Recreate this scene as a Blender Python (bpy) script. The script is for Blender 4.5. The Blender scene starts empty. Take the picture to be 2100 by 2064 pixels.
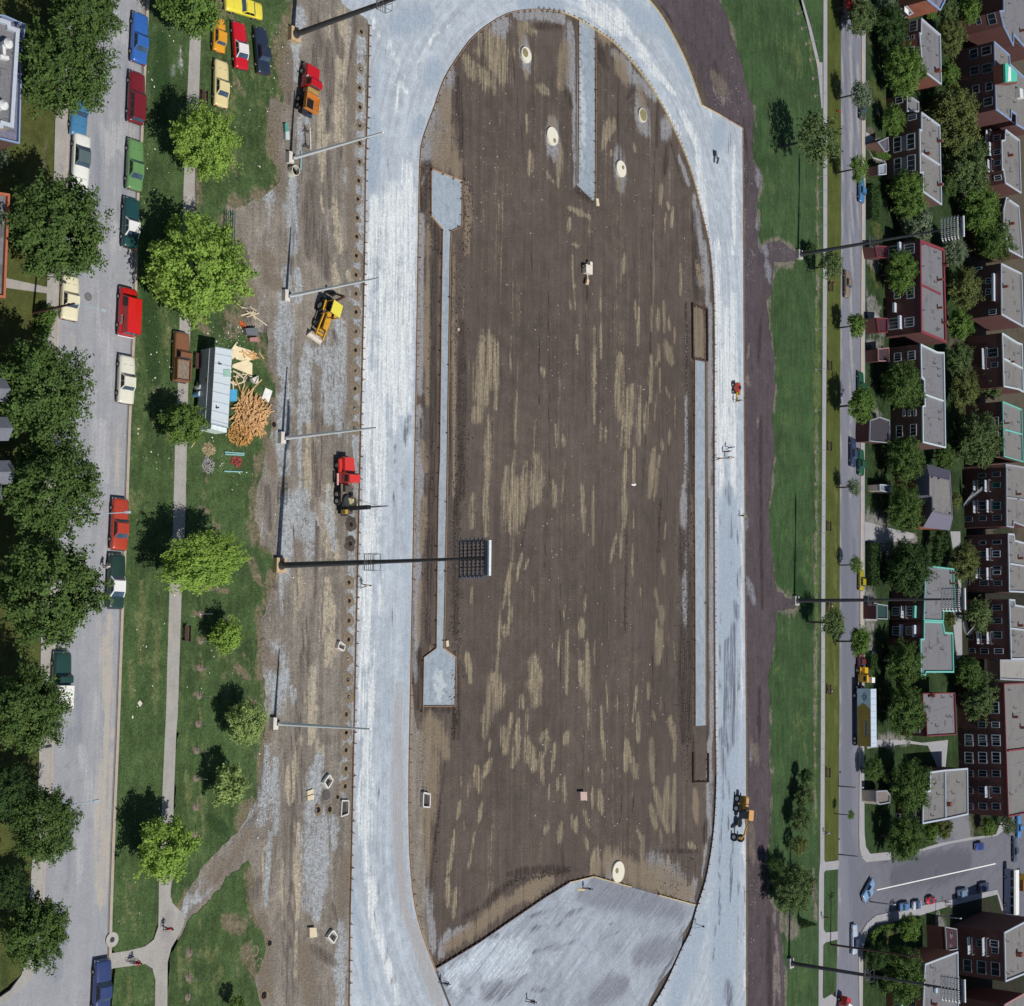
import bpy, bmesh, math, random
import numpy as np
from mathutils import Vector, Matrix, noise
from mathutils.geometry import tessellate_polygon
random.seed(7); rng = np.random.default_rng(7)
S = bpy.context.scene
COL = S.collection
R = math.radians

# ------------------------------------------------------------------ camera
CH = 128.0                                   # height of the aircraft above the park
FPX, TH, RO = 3046.56, R(51.2405), R(-3.7213)
W0, H0 = 2100.0, 2064.0
ct, st, cr, sr = math.cos(TH), math.sin(TH), math.cos(RO), math.sin(RO)
camd = bpy.data.cameras.new('camera'); cam = bpy.data.objects.new('camera', camd); COL.objects.link(cam)
fwd = Vector((st, 0, -ct)); rt0 = Vector((ct, 0, st)); up0 = Vector((0, 1, 0))
rt = rt0*cr + up0*sr; upv = -rt0*sr + up0*cr
m = Matrix((rt, upv, -fwd)).transposed().to_4x4(); m.translation = Vector((0, 0, CH))
cam.matrix_world = m
camd.sensor_width = 36; camd.sensor_fit = 'HORIZONTAL'; camd.lens = FPX/W0*36
camd.clip_start = 1; camd.clip_end = 6000
S.camera = cam
# ------------------------------------------------------------------ light
SUN_EL, SH_AZ = R(61), R(80)                 # shadows run towards SH_AZ
sd = Vector((-math.cos(SH_AZ)*math.cos(SUN_EL), -math.sin(SH_AZ)*math.cos(SUN_EL), math.sin(SUN_EL)))
wd = bpy.data.worlds.new('World'); S.world = wd; wd.use_nodes = True
nt = wd.node_tree; bg = nt.nodes['Background']
sky = nt.nodes.new('ShaderNodeTexSky'); sky.sky_type = 'NISHITA'; sky.sun_disc = False
sky.sun_elevation = SUN_EL; sky.sun_rotation = math.atan2(sd.x, sd.y) % (2*math.pi)
sky.air_density = 1.0; sky.dust_density = 0.6; sky.ozone_density = 1.2
nt.links.new(sky.outputs[0], bg.inputs[0]); bg.inputs[1].default_value = 0.055
sl = bpy.data.lights.new('sun', 'SUN'); sl.energy = 3.5; sl.angle = R(0.53); sl.color = (1.0, .965, .91)
so = bpy.data.objects.new('sun', sl); COL.objects.link(so)
so.rotation_euler = sd.to_track_quat('Z', 'Y').to_euler(); so.location = (150, 0, 200)
S.view_settings.view_transform = 'Standard'; S.view_settings.look = 'None'
S.view_settings.exposure = 0.10; S.view_settings.gamma = 1
S.view_settings.use_curve_mapping = False
S.render.engine = 'CYCLES'

# ------------------------------------------------------------------ survey: photo measurements -> metres on the ground
ORX = {'A': 0, 'B': 520, 'C': 1040, 'D': 1570}
def q(c, x, y):
    k = 530/1937 if c[1] != '3' else 530/1789
    return (ORX[c[0]] + x*k, int(c[1])*500 + y*k)
def ray(p):
    u = p[0]-W0/2; v = H0/2-p[1]
    u, v = cr*u - sr*v, sr*u + cr*v
    return Vector((FPX*st+u*ct, v, -FPX*ct+u*st))
def G(p, h=0.0):
    d = ray(p); t = (CH-h)/-d.z
    return Vector((d.x*t, d.y*t, h))
def g(c, x, y, h=0.0): return G(q(c, x, y), h)
def pts(s, h=0.0):
    """'A0 1,2 3,4 B1 5,6' -> world points"""
    out = []; c = 'A0'
    for tok in s.split():
        if tok[0] in 'ABCD': c = tok; continue
        if tok[0] == '@': c = None; continue
        x, y = tok.split(','); x = float(x); y = float(y)
        out.append(G((x, y), h) if c is None else g(c, x, y, h))
    return out
LA = math.atan2(.993, .117)                  # heading of the long straights

# ------------------------------------------------------------------ materials
MC = {}
def newmat(name):
    m = bpy.data.materials.new(name); m.use_nodes = True
    return m, m.node_tree, m.node_tree.nodes['Principled BSDF']
def nd(t, typ, **k):
    n = t.nodes.new(typ)
    for a, b in k.items():
        if a.startswith('i_'):
            n.inputs[int(a[2:]) if a[2:].isdigit() else a[2:]].default_value = b
        else: setattr(n, a, b)
    return n
def mix(t, fac, a, b):
    n = t.nodes.new('ShaderNodeMix'); n.data_type = 'RGBA'
    for s, v in ((n.inputs[0], fac), (n.inputs[6], a), (n.inputs[7], b)):
        if isinstance(v, (int, float)): s.default_value = v
        elif isinstance(v, tuple): s.default_value = (*v, 1)[:4]
        else: t.links.new(v, s)
    return n.outputs[2]
def math_(t, op, a, b=None, c=None):
    n = t.nodes.new('ShaderNodeMath'); n.operation = op
    for i, v in enumerate((a, b, c)):
        if v is None: continue
        if isinstance(v, (int, float)): n.inputs[i].default_value = v
        else: t.links.new(v, n.inputs[i])
    return n.outputs[0]
def ss(t, v, a, b):
    n = t.nodes.new('ShaderNodeMapRange'); n.interpolation_type = 'SMOOTHSTEP'
    t.links.new(v, n.inputs[0]); n.inputs[1].default_value = a; n.inputs[2].default_value = b
    return n.outputs[0]
def coords(t, rot=0.0, scl=(1, 1, 1)):
    gcd = nd(t, 'ShaderNodeNewGeometry'); mp = nd(t, 'ShaderNodeMapping')
    mp.inputs[2].default_value = (0, 0, rot)
    t.links.new(gcd.outputs['Position'], mp.inputs[0])
    m2 = nd(t, 'ShaderNodeMapping'); m2.inputs[3].default_value = scl
    t.links.new(mp.outputs[0], m2.inputs[0])
    return m2.outputs[0]
def noi(t, vec, scale, detail=4, rough=.6):
    n = nd(t, 'ShaderNodeTexNoise'); n.inputs['Scale'].default_value = scale
    n.inputs['Detail'].default_value = detail; n.inputs['Roughness'].default_value = rough
    t.links.new(vec, n.inputs['Vector']); return n.outputs[0]
def M(name, col, rough=.7, metal=0, var=.15, scale=3.0, coat=0, bump=0):
    key = (name, col, rough, metal)
    if key in MC: return MC[key]
    m, t, b = newmat(name)
    tc = nd(t, 'ShaderNodeTexCoord')
    n = noi(t, tc.outputs['Object'], scale, 5)
    n2 = noi(t, tc.outputs['Object'], scale*9, 3)
    v = math_(t, 'ADD', math_(t, 'MULTIPLY', n, .65), math_(t, 'MULTIPLY', n2, .35))
    c = mix(t, ss(t, v, .3, .7), tuple(x*(1-var) for x in col), tuple(min(1, x*(1+var)) for x in col))
    t.links.new(c, b.inputs['Base Color'])
    b.inputs['Roughness'].default_value = rough; b.inputs['Metallic'].default_value = metal
    if coat: b.inputs['Coat Weight'].default_value = coat; b.inputs['Coat Roughness'].default_value = .06
    if bump:
        bp = nd(t, 'ShaderNodeBump'); bp.inputs['Distance'].default_value = bump
        t.links.new(n2, bp.inputs['Height']); t.links.new(bp.outputs[0], b.inputs['Normal'])
    MC[key] = m; return m
def paintm(col): return M('car_paint', col, .32, .0, .06, .8, coat=.7)
GLASS = M('dark_glass', (.012, .016, .022), .08, 0, .1, 1)
GLASSB = M('sky_glass', (.05, .08, .12), .06, 0, .3, 1)
CHROME = M('chrome', (.62, .62, .62), .22, 1, .05)
RUBBER = M('rubber', (.012, .012, .013), .85)
HUB = M('hub_metal', (.35, .35, .36), .4, .6)
STEELW = M('white_steel', (.62, .67, .70), .45, .1, .06)
DARKST = M('dark_steel', (.05, .052, .06), .5, .4, .2)
CONC = M('concrete', (.40, .385, .35), .9, 0, .15, 2, bump=.02)
WOODO = M('fresh_wood', (.55, .31, .12), .8, 0, .3, 6)
WOODP = M('pale_plywood', (.66, .55, .38), .8, 0, .12, 2)
WOODD = M('dark_wood', (.075, .035, .03), .8, 0, .2, 4)
BARK = M('bark', (.09, .075, .065), .95, 0, .3, 4, bump=.03)

def groundmat(name, base, light, dark, alt, alt2, streak=10, sk=.5, big=.06, fine=2.2, rot=None, bump=.06, rough=.95, speck=.0, contrast=.25, thr=.5, grain=.5, auto=(0, 0, 0), ast=.33, wisp=.0):
    """paint attribute: r light, g dark, b alt, a alt2; ragged by noise"""
    m, t, b = newmat(name)
    rot = -(LA-math.pi/2) if rot is None else rot
    at = nd(t, 'ShaderNodeAttribute', attribute_name='paint')
    sp = nd(t, 'ShaderNodeSeparateColor'); t.links.new(at.outputs['Color'], sp.inputs[0])
    sv = coords(t, rot, (1, 1/streak, 1)); iv = coords(t, rot)
    nS = noi(t, sv, 1.1, 6, .65); nF = noi(t, iv, fine, 6, .75); nB = noi(t, iv, big, 4, .6)
    nM = noi(t, iv, fine*.22, 5, .65); nG = noi(t, iv, 5.5, 4, .85)
    nS2 = noi(t, sv, 3.4, 4, .7)
    rag = math_(t, 'ADD', math_(t, 'MULTIPLY', nS, sk*.55), math_(t, 'MULTIPLY', nM, 1-sk))
    rag = math_(t, 'ADD', rag, math_(t, 'MULTIPLY', nS2, sk*.45))
    rag = math_(t, 'ADD', math_(t, 'MULTIPLY', math_(t, 'SUBTRACT', rag, .5), 3.6), math_(t, 'MULTIPLY', math_(t, 'SUBTRACT', nF, .5), .9))
    # base tone
    tone = math_(t, 'ADD', math_(t, 'MULTIPLY', nS, .35), math_(t, 'MULTIPLY', nM, .3))
    tone = math_(t, 'ADD', tone, math_(t, 'MULTIPLY', nB, .2)); tone = math_(t, 'ADD', tone, math_(t, 'MULTIPLY', nF, .15))
    c = mix(t, ss(t, tone, .36, .64), tuple(x*(1-contrast) for x in base), tuple(x*(1+contrast) for x in base))
    for i, colr in ((0, light), (2, alt), (1, dark)):
        src = sp.outputs[i]
        ai = {0: 0, 1: 1, 2: 2}[i]
        if auto[ai]:
            an = noi(t, coords(t, rot+.05*i, (1, ast, 1)), (.13, .17, .11)[i]*(3 if ast < .1 else 1), 5, .65)
            src = math_(t, 'MAXIMUM', src, math_(t, 'MULTIPLY', ss(t, an, .46, .66), auto[ai]))
        f = ss(t, math_(t, 'ADD', src, rag), thr-.2, thr+.42)
        cc = mix(t, ss(t, nF, .3, .7), tuple(x*(1-contrast*.7) for x in colr), tuple(x*(1+contrast*.7) for x in colr))
        f = math_(t, 'MULTIPLY', f, ss(t, src, .02, .3))
        if wisp and i != 2: f = math_(t, 'MULTIPLY', f, math_(t, 'ADD', math_(t, 'MULTIPLY', ss(t, nS2, .38, .60), wisp), 1-wisp))
        c = mix(t, math_(t, 'MULTIPLY', f, .9), c, cc)
    f = math_(t, 'MULTIPLY', ss(t, math_(t, 'ADD', at.outputs['Alpha'], rag), thr-.2, thr+.42), ss(t, at.outputs['Alpha'], .02, .3))
    c = mix(t, math_(t, 'MULTIPLY', f, .9), c, alt2)
    gm = nd(t, 'ShaderNodeMix', data_type='RGBA', blend_type='MULTIPLY'); gm.inputs[0].default_value = grain
    t.links.new(c, gm.inputs[6]); gr = nd(t, 'ShaderNodeCombineColor')
    gv = math_(t, 'ADD', math_(t, 'MULTIPLY', ss(t, nG, .36, .64), 1.0), .5)
    for i in range(3): t.links.new(gv, gr.inputs[i])
    t.links.new(gr.outputs[0], gm.inputs[7]); c = gm.outputs[2]
    if speck:
        vo = nd(t, 'ShaderNodeTexVoronoi'); vo.inputs['Scale'].default_value = 1.6; t.links.new(iv, vo.inputs[0])
        f = math_(t, 'MULTIPLY', ss(t, vo.outputs[0], .13, .07), ss(t, nF, .5, .62)); c = mix(t, math_(t, 'MULTIPLY', f, speck), c, (.6, .57, .5))
    t.links.new(c, b.inputs['Base Color']); b.inputs['Roughness'].default_value = rough
    b.inputs['Specular IOR Level'].default_value = .15
    bp = nd(t, 'ShaderNodeBump'); bp.inputs['Distance'].default_value = bump; bp.inputs['Strength'].default_value = 1
    t.links.new(math_(t, 'ADD', nF, math_(t, 'MULTIPLY', nS, .8)), bp.inputs['Height']); t.links.new(bp.outputs[0], b.inputs['Normal'])
    return m

# ------------------------------------------------------------------ object helpers
def tag(o, label=None, cat=None, group=None, kind=None):
    if label: o['label'] = label
    if cat: o['category'] = cat
    if group: o['group'] = group
    if kind: o['kind'] = kind
    return o
def link(name, me, parent=None, loc=None, rz=None):
    o = bpy.data.objects.new(name, me); COL.objects.link(o)
    if parent: o.parent = parent
    if loc is not None: o.location = loc
    if rz is not None: o.rotation_euler = (0, 0, rz)
    return o
def empty(name, loc, rz, label, cat, group=None):
    o = link(name, None, None, loc, rz); o.empty_display_size = .5
    return tag(o, label, cat, group)
def copytree(o, parent=None):
    c = o.copy(); COL.objects.link(c)
    if parent: c.parent = parent
    for ch in list(KIDS.get(o.name, [])) or [x for x in o.children]: copytree(ch, c)
    return c
KIDS = {}
class MB:
    def __init__(s): s.v = []; s.f = []; s.m = []; s.mi = 0
    def add(s, vs, fs):
        n = len(s.v); s.v += [tuple(v) for v in vs]; s.f += [tuple(i+n for i in f) for f in fs]; s.m += [s.mi]*len(fs); return s
    def box(s, c, d, rz=0, rx=0, ry=0, taper=1.0):
        x, y, z = d[0]/2, d[1]/2, d[2]/2
        vs = [Vector((sx*x*(taper if sz > 0 else 1), sy*y*(taper if sz > 0 else 1), sz*z)) for sz in (-1, 1) for sy in (-1, 1) for sx in (-1, 1)]
        mm = Matrix.Rotation(rz, 3, 'Z') @ Matrix.Rotation(ry, 3, 'Y') @ Matrix.Rotation(rx, 3, 'X')
        vs = [mm @ v + Vector(c) for v in vs]
        return s.add(vs, [(0, 2, 3, 1), (4, 5, 7, 6), (0, 1, 5, 4), (2, 6, 7, 3), (0, 4, 6, 2), (1, 3, 7, 5)])
    def tube(s, a, b, r0, r1=None, n=8, caps=True):
        r1 = r0 if r1 is None else r1; a = Vector(a); b = Vector(b); d = (b-a).normalized()
        u = d.orthogonal().normalized(); w = d.cross(u); vs = []
        for P, r in ((a, r0), (b, r1)):
            for i in range(n):
                t = 2*math.pi*i/n; vs.append(P + (u*math.cos(t)+w*math.sin(t))*r)
        fs = [(i, (i+1) % n, n+(i+1) % n, n+i) for i in range(n)]
        if caps: fs += [tuple(reversed(range(n))), tuple(range(n, 2*n))]
        return s.add(vs, fs)
    def prism(s, poly, z0, z1, top=True, bottom=False):
        poly = [Vector((p[0], p[1])) for p in poly]; n = len(poly)
        if sum(poly[i].x*poly[(i+1) % n].y-poly[(i+1) % n].x*poly[i].y for i in range(n)) < 0: poly.reverse()
        vs = [(p.x, p.y, z0) for p in poly]+[(p.x, p.y, z1) for p in poly]
        fs = [(i, (i+1) % n, n+(i+1) % n, n+i) for i in range(n)]
        tr = tessellate_polygon([[Vector((p.x, p.y, 0)) for p in poly]])
        if top:
            for a, b, c in tr:
                A, B, C = poly[a], poly[b], poly[c]
                if (B-A).cross(C-A) < 0: b, c = c, b
                fs.append((n+a, n+b, n+c))
                if bottom: fs.append((a, c, b))
        return s.add(vs, fs)
    def loft(s, rings, cap=True, closed=True):
        n = len(rings[0]); base = []; vs = []
        for r in rings: vs += list(r)
        fs = []
        for k in range(len(rings)-1):
            for i in range(n if closed else n-1):
                j = (i+1) % n; fs.append((k*n+i, k*n+j, (k+1)*n+j, (k+1)*n+i))
        if cap: fs += [tuple(reversed(range(n))), tuple(range((len(rings)-1)*n, len(rings)*n))]
        return s.add(vs, fs)
    def mesh(s, name, mats, smooth=False):
        me = bpy.data.meshes.new(name); me.from_pydata(s.v, [], s.f)
        mats = mats if isinstance(mats, (list, tuple)) else [mats]
        for x in mats: me.materials.append(x)
        if len(mats) > 1: me.polygons.foreach_set('material_index', s.m)
        if smooth: me.polygons.foreach_set('use_smooth', [True]*len(me.polygons))
        me.update(); return me
    def build(s, name, mats, parent=None, loc=None, rz=None, smooth=False):
        return link(name, s.mesh(name, mats, smooth), parent, loc, rz)

def paint_attr(me, strokes, co=None):
    n = len(me.vertices)
    if co is None:
        co = np.empty(n*3, np.float32); me.vertices.foreach_get('co', co); co = co.reshape(-1, 3)[:, :2]
    A = np.zeros((n, 4), np.float32)
    for (a, b, w, ch, k) in strokes:
        a = np.array(a[:2]); b = np.array(b[:2]); d = b-a; L = float(d@d)+1e-6
        mnx = min(a[0], b[0])-w*2; mxx = max(a[0], b[0])+w*2; mny = min(a[1], b[1])-w*2; mxy = max(a[1], b[1])+w*2
        idx = np.nonzero((co[:, 0] > mnx) & (co[:, 0] < mxx) & (co[:, 1] > mny) & (co[:, 1] < mxy))[0]
        if len(idx) == 0: continue
        p = co[idx]-a; t = np.clip((p@d)/L, 0, 1); ds = np.hypot(*(p-t[:, None]*d).T)
        tw = w*(1-.35*np.abs(t*2-1))
        A[idx, ch] = np.maximum(A[idx, ch], k*.95*np.clip(1.35-ds/tw, 0, 1))
    at = me.attributes.new('paint', 'FLOAT_COLOR', 'POINT'); at.data.foreach_set('color', A.ravel())
def strokes(s, k0=1.2):
    """lines: 'C1 ch k x0,y0,x1,y1,w ...' w = half width in metres*10"""
    out = []
    for ln in s.strip().splitlines():
        tk = ln.split(); 
        if not tk: continue
        c, ch, k = tk[0], int(tk[1]), float(tk[2])
        for e in tk[3:]:
            x0, y0, x1, y1, w = [float(v) for v in e.split(',')]
            kk = 530/1937 if c[1] != '3' else 530/1789
            A = g(c, x0, y0); B = g(c, x1, y1)
            # half width: across the image -> metres at that distance
            ww = (g(c, x0+w, y0)-A).length
            out.append((A, B, max(.28, ww*(k0 if ch < 1 else 1.2 if ch < 2 else 1.6)), ch, k))
    return out
def catmull(P, k=4):
    out = []; n = len(P)
    for i in range(n-1):
        p0 = P[max(0, i-1)]; p1 = P[i]; p2 = P[i+1]; p3 = P[min(n-1, i+2)]
        for j in range(k):
            t = j/k; out.append(.5*((2*p1)+(p2-p0)*t+(2*p0-5*p1+4*p2-p3)*t*t+(3*p1-p0-3*p2+p3)*t**3))
    out.append(P[-1]); return out
def ragged(P, amp, step=.8, sc=.35, seed=0, closed=True):
    out = []; n = len(P)
    for i in range(n if closed else n-1):
        a, b = P[i], P[(i+1) % n]; L = (b-a).length; k = max(1, int(L/step))
        for j in range(k):
            p = a.lerp(b, j/k)
            v = noise.noise_vector(Vector((p.x*sc, p.y*sc, seed)))*amp + noise.noise_vector(Vector((p.x*sc*4, p.y*sc*4, seed+5)))*amp*.45
            out.append(Vector((p.x+v.x, p.y+v.y, 0)))
    return out
def sheet(name, P, z, mat, cell=1.0, st=None, holes=(), skirt=.25, kind='structure', parent=None):
    loops = [[Vector((p.x, p.y, 0)) for p in P]]+[[Vector((p.x, p.y, 0)) for p in h] for h in holes]
    flat = [p for l in loops for p in l]
    bm = bmesh.new(); vs = [bm.verts.new((p.x, p.y, z)) for p in flat]
    for a, b, c in tessellate_polygon(loops):
        try:
            f = bm.faces.new((vs[a], vs[b], vs[c])); f.normal_update()
            if f.normal.z < 0: f.normal_flip()
        except ValueError: pass
    xs = [p.x for p in flat]; ys = [p.y for p in flat]
    if cell:
        for ax, lo, hi in ((0, min(xs), max(xs)), (1, min(ys), max(ys))):
            x = (math.floor(lo/cell)+1)*cell+.0137
            while x < hi:
                co = (x, 0, 0) if ax == 0 else (0, x, 0); no = (1, 0, 0) if ax == 0 else (0, 1, 0)
                if ax == 0: gm = bm.verts[:]+bm.edges[:]+bm.faces[:]
                else: gm = bm.verts[:]+bm.edges[:]+bm.faces[:]
                bmesh.ops.bisect_plane(bm, geom=gm, plane_co=co, plane_no=no, dist=1e-4); x += cell
    if skirt:
        be = [e for e in bm.edges if len(e.link_faces) == 1]
        r = bmesh.ops.extrude_edge_only(bm, edges=be)
        for v in r['geom']:
            if isinstance(v, bmesh.types.BMVert): v.co.z -= skirt
    me = bpy.data.meshes.new(name); bm.to_mesh(me); bm.free(); me.materials.append(mat)
    if st is not None: paint_attr(me, st)
    o = link(name, me, parent)
    if kind: o['kind'] = kind
    return o
def gridsheet(name, x0, x1, y0, y1, z, cell, mat, st, amp=.0):
    nx = int((x1-x0)/cell)+1; ny = int((y1-y0)/cell)+1
    X, Y = np.meshgrid(np.linspace(x0, x1, nx), np.linspace(y0, y1, ny))
    Z = np.full(X.shape, z) + rng.normal(0, amp, X.shape)
    co = np.stack([X, Y, Z], -1).reshape(-1, 3)
    i = np.arange(nx*ny).reshape(ny, nx)
    F = np.stack([i[:-1, :-1], i[:-1, 1:], i[1:, 1:], i[1:, :-1]], -1).reshape(-1, 4)
    me = bpy.data.meshes.new(name); me.vertices.add(len(co)); me.vertices.foreach_set('co', co.ravel())
    me.loops.add(F.size); me.loops.foreach_set('vertex_index', F.ravel())
    me.polygons.add(len(F)); me.polygons.foreach_set('loop_start', np.arange(0, F.size, 4)); me.polygons.foreach_set('loop_total', np.full(len(F), 4))
    me.update(calc_edges=True); me.materials.append(mat); paint_attr(me, st, co[:, :2])
    o = link(name, me); o['kind'] = 'structure'; return o
# ------------------------------------------------------------------ ground
GRASS_L = groundmat('park_grass', (.058, .095, .034), (.13, .145, .06), (.185, .145, .10), (.30, .30, .29), (.026, .055, .018), streak=4, sk=.35, fine=1.5, bump=.10, contrast=.42, speck=.0, grain=.75, auto=(.46, .34, 0), wisp=.3)
GRASS_R = groundmat('meadow_grass', (.044, .081, .031), (.10, .125, .045), (.10, .08, .065), (.17, .15, .12), (.02, .05, .016), streak=6, sk=.5, fine=1.1, bump=.08, contrast=.36, grain=.7, auto=(.42, .18, 0))
VERGE = groundmat('verge_grass', (.075, .09, .022), (.12, .12, .04), (.04, .065, .016), (.17, .15, .12), (.04, .07, .02), streak=5, sk=.5, fine=1.1, contrast=.25, grain=.4)
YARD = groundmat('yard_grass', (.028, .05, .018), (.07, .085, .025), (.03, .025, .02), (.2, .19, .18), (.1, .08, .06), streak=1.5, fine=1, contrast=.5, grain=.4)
OLIVE = groundmat('olive_lawn', (.075, .085, .025), (.1, .1, .03), (.04, .055, .016), (.17, .15, .12), (.04, .07, .02), streak=1.5, fine=1.4, contrast=.3, grain=.4)
SOIL = groundmat('dark_soil', (.099, .079, .067), (.31, .26, .175), (.036, .027, .024), (.27, .27, .28), (.22, .175, .125), streak=24, sk=.78, fine=2.0, bump=.07, contrast=.30, thr=.56, grain=.6, speck=.25, auto=(.44, .44, .12), ast=.03, wisp=.75)
WORK = groundmat('site_dirt', (.215, .19, .160), (.42, .36, .265), (.095, .075, .066), (.34, .36, .375), (.18, .145, .11), streak=13, sk=.6, fine=2.0, bump=.10, contrast=.40, thr=.60, grain=.6, speck=.6, auto=(.50, .62, .50), ast=.09, wisp=.45)
ESOIL = groundmat('east_dirt', (.082, .066, .072), (.2, .165, .15), (.04, .032, .032), (.2, .2, .23), (.15, .12, .1), streak=6, sk=.5, fine=1.8, bump=.09, contrast=.28, thr=.62, grain=.6, speck=.5, auto=(.24, .4, .18))
GRAVEL = groundmat('track_gravel', (.395, .44, .485), (.68, .70, .69), (.10, .105, .135), (.30, .36, .43), (.34, .33, .33), streak=22, sk=.8, fine=3, bump=.02, contrast=.25, thr=.60, grain=.25, auto=(.36, .26, .5), ast=.05, wisp=.6)
PLAZA = groundmat('plaza_gravel', (.31, .345, .39), (.52, .58, .64), (.13, .13, .15), (.19, .20, .235), (.3, .3, .3), streak=14, sk=.85, rot=-(R(24)-math.pi/2), ast=.07, fine=1.6, bump=.05, contrast=.26, thr=.60, grain=.35, auto=(.55, .5, .4), wisp=.7)
SLAG = groundmat('stone_fill', (.29, .34, .385), (.46, .5, .52), (.12, .12, .13), (.3, .34, .4), (.3, .3, .3), streak=2, sk=.3, fine=5, bump=.03, contrast=.2, grain=.35)
ASPH_L = groundmat('street_asphalt', (.30, .305, .325), (.40, .40, .41), (.055, .055, .06), (.23, .24, .275), (.42, .38, .33), streak=26, sk=.8, fine=3.5, bump=.004, contrast=.12, grain=.2, rough=.85, auto=(.3, 0, .4), ast=.04, wisp=.6)
ASPH_R = groundmat('far_asphalt', (.185, .19, .225), (.30, .295, .30), (.05, .05, .06), (.145, .15, .185), (.25, .24, .23), streak=26, sk=.8, fine=2.5, bump=.004, contrast=.11, grain=.12, rough=.85, rot=0)
ASPH_S = groundmat('side_asphalt', (.152, .155, .182), (.2, .2, .22), (.05, .05, .06), (.10, .102, .125), (.2, .19, .18), streak=14, sk=.7, fine=2, bump=.004, contrast=.14, grain=.12, rough=.85, rot=-R(8)+math.pi/2)
PAVE_L = groundmat('path_concrete', (.345, .325, .30), (.45, .43, .39), (.15, .13, .12), (.27, .26, .26), (.3, .26, .2), streak=4, sk=.5, fine=3, bump=.006, contrast=.12, grain=.2)
PAVE_R = groundmat('far_concrete', (.33, .325, .34), (.42, .4, .38), (.15, .13, .12), (.27, .26, .26), (.42, .37, .30), streak=4, sk=.5, fine=3, bump=.006, contrast=.1, grain=.15)

sheet('terrain', [Vector((-1500, -1800, 0)), Vector((2500, -1800, 0)), Vector((2500, 1800, 0)), Vector((-1500, 1800, 0))], -.32, YARD, 0, skirt=0)

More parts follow.
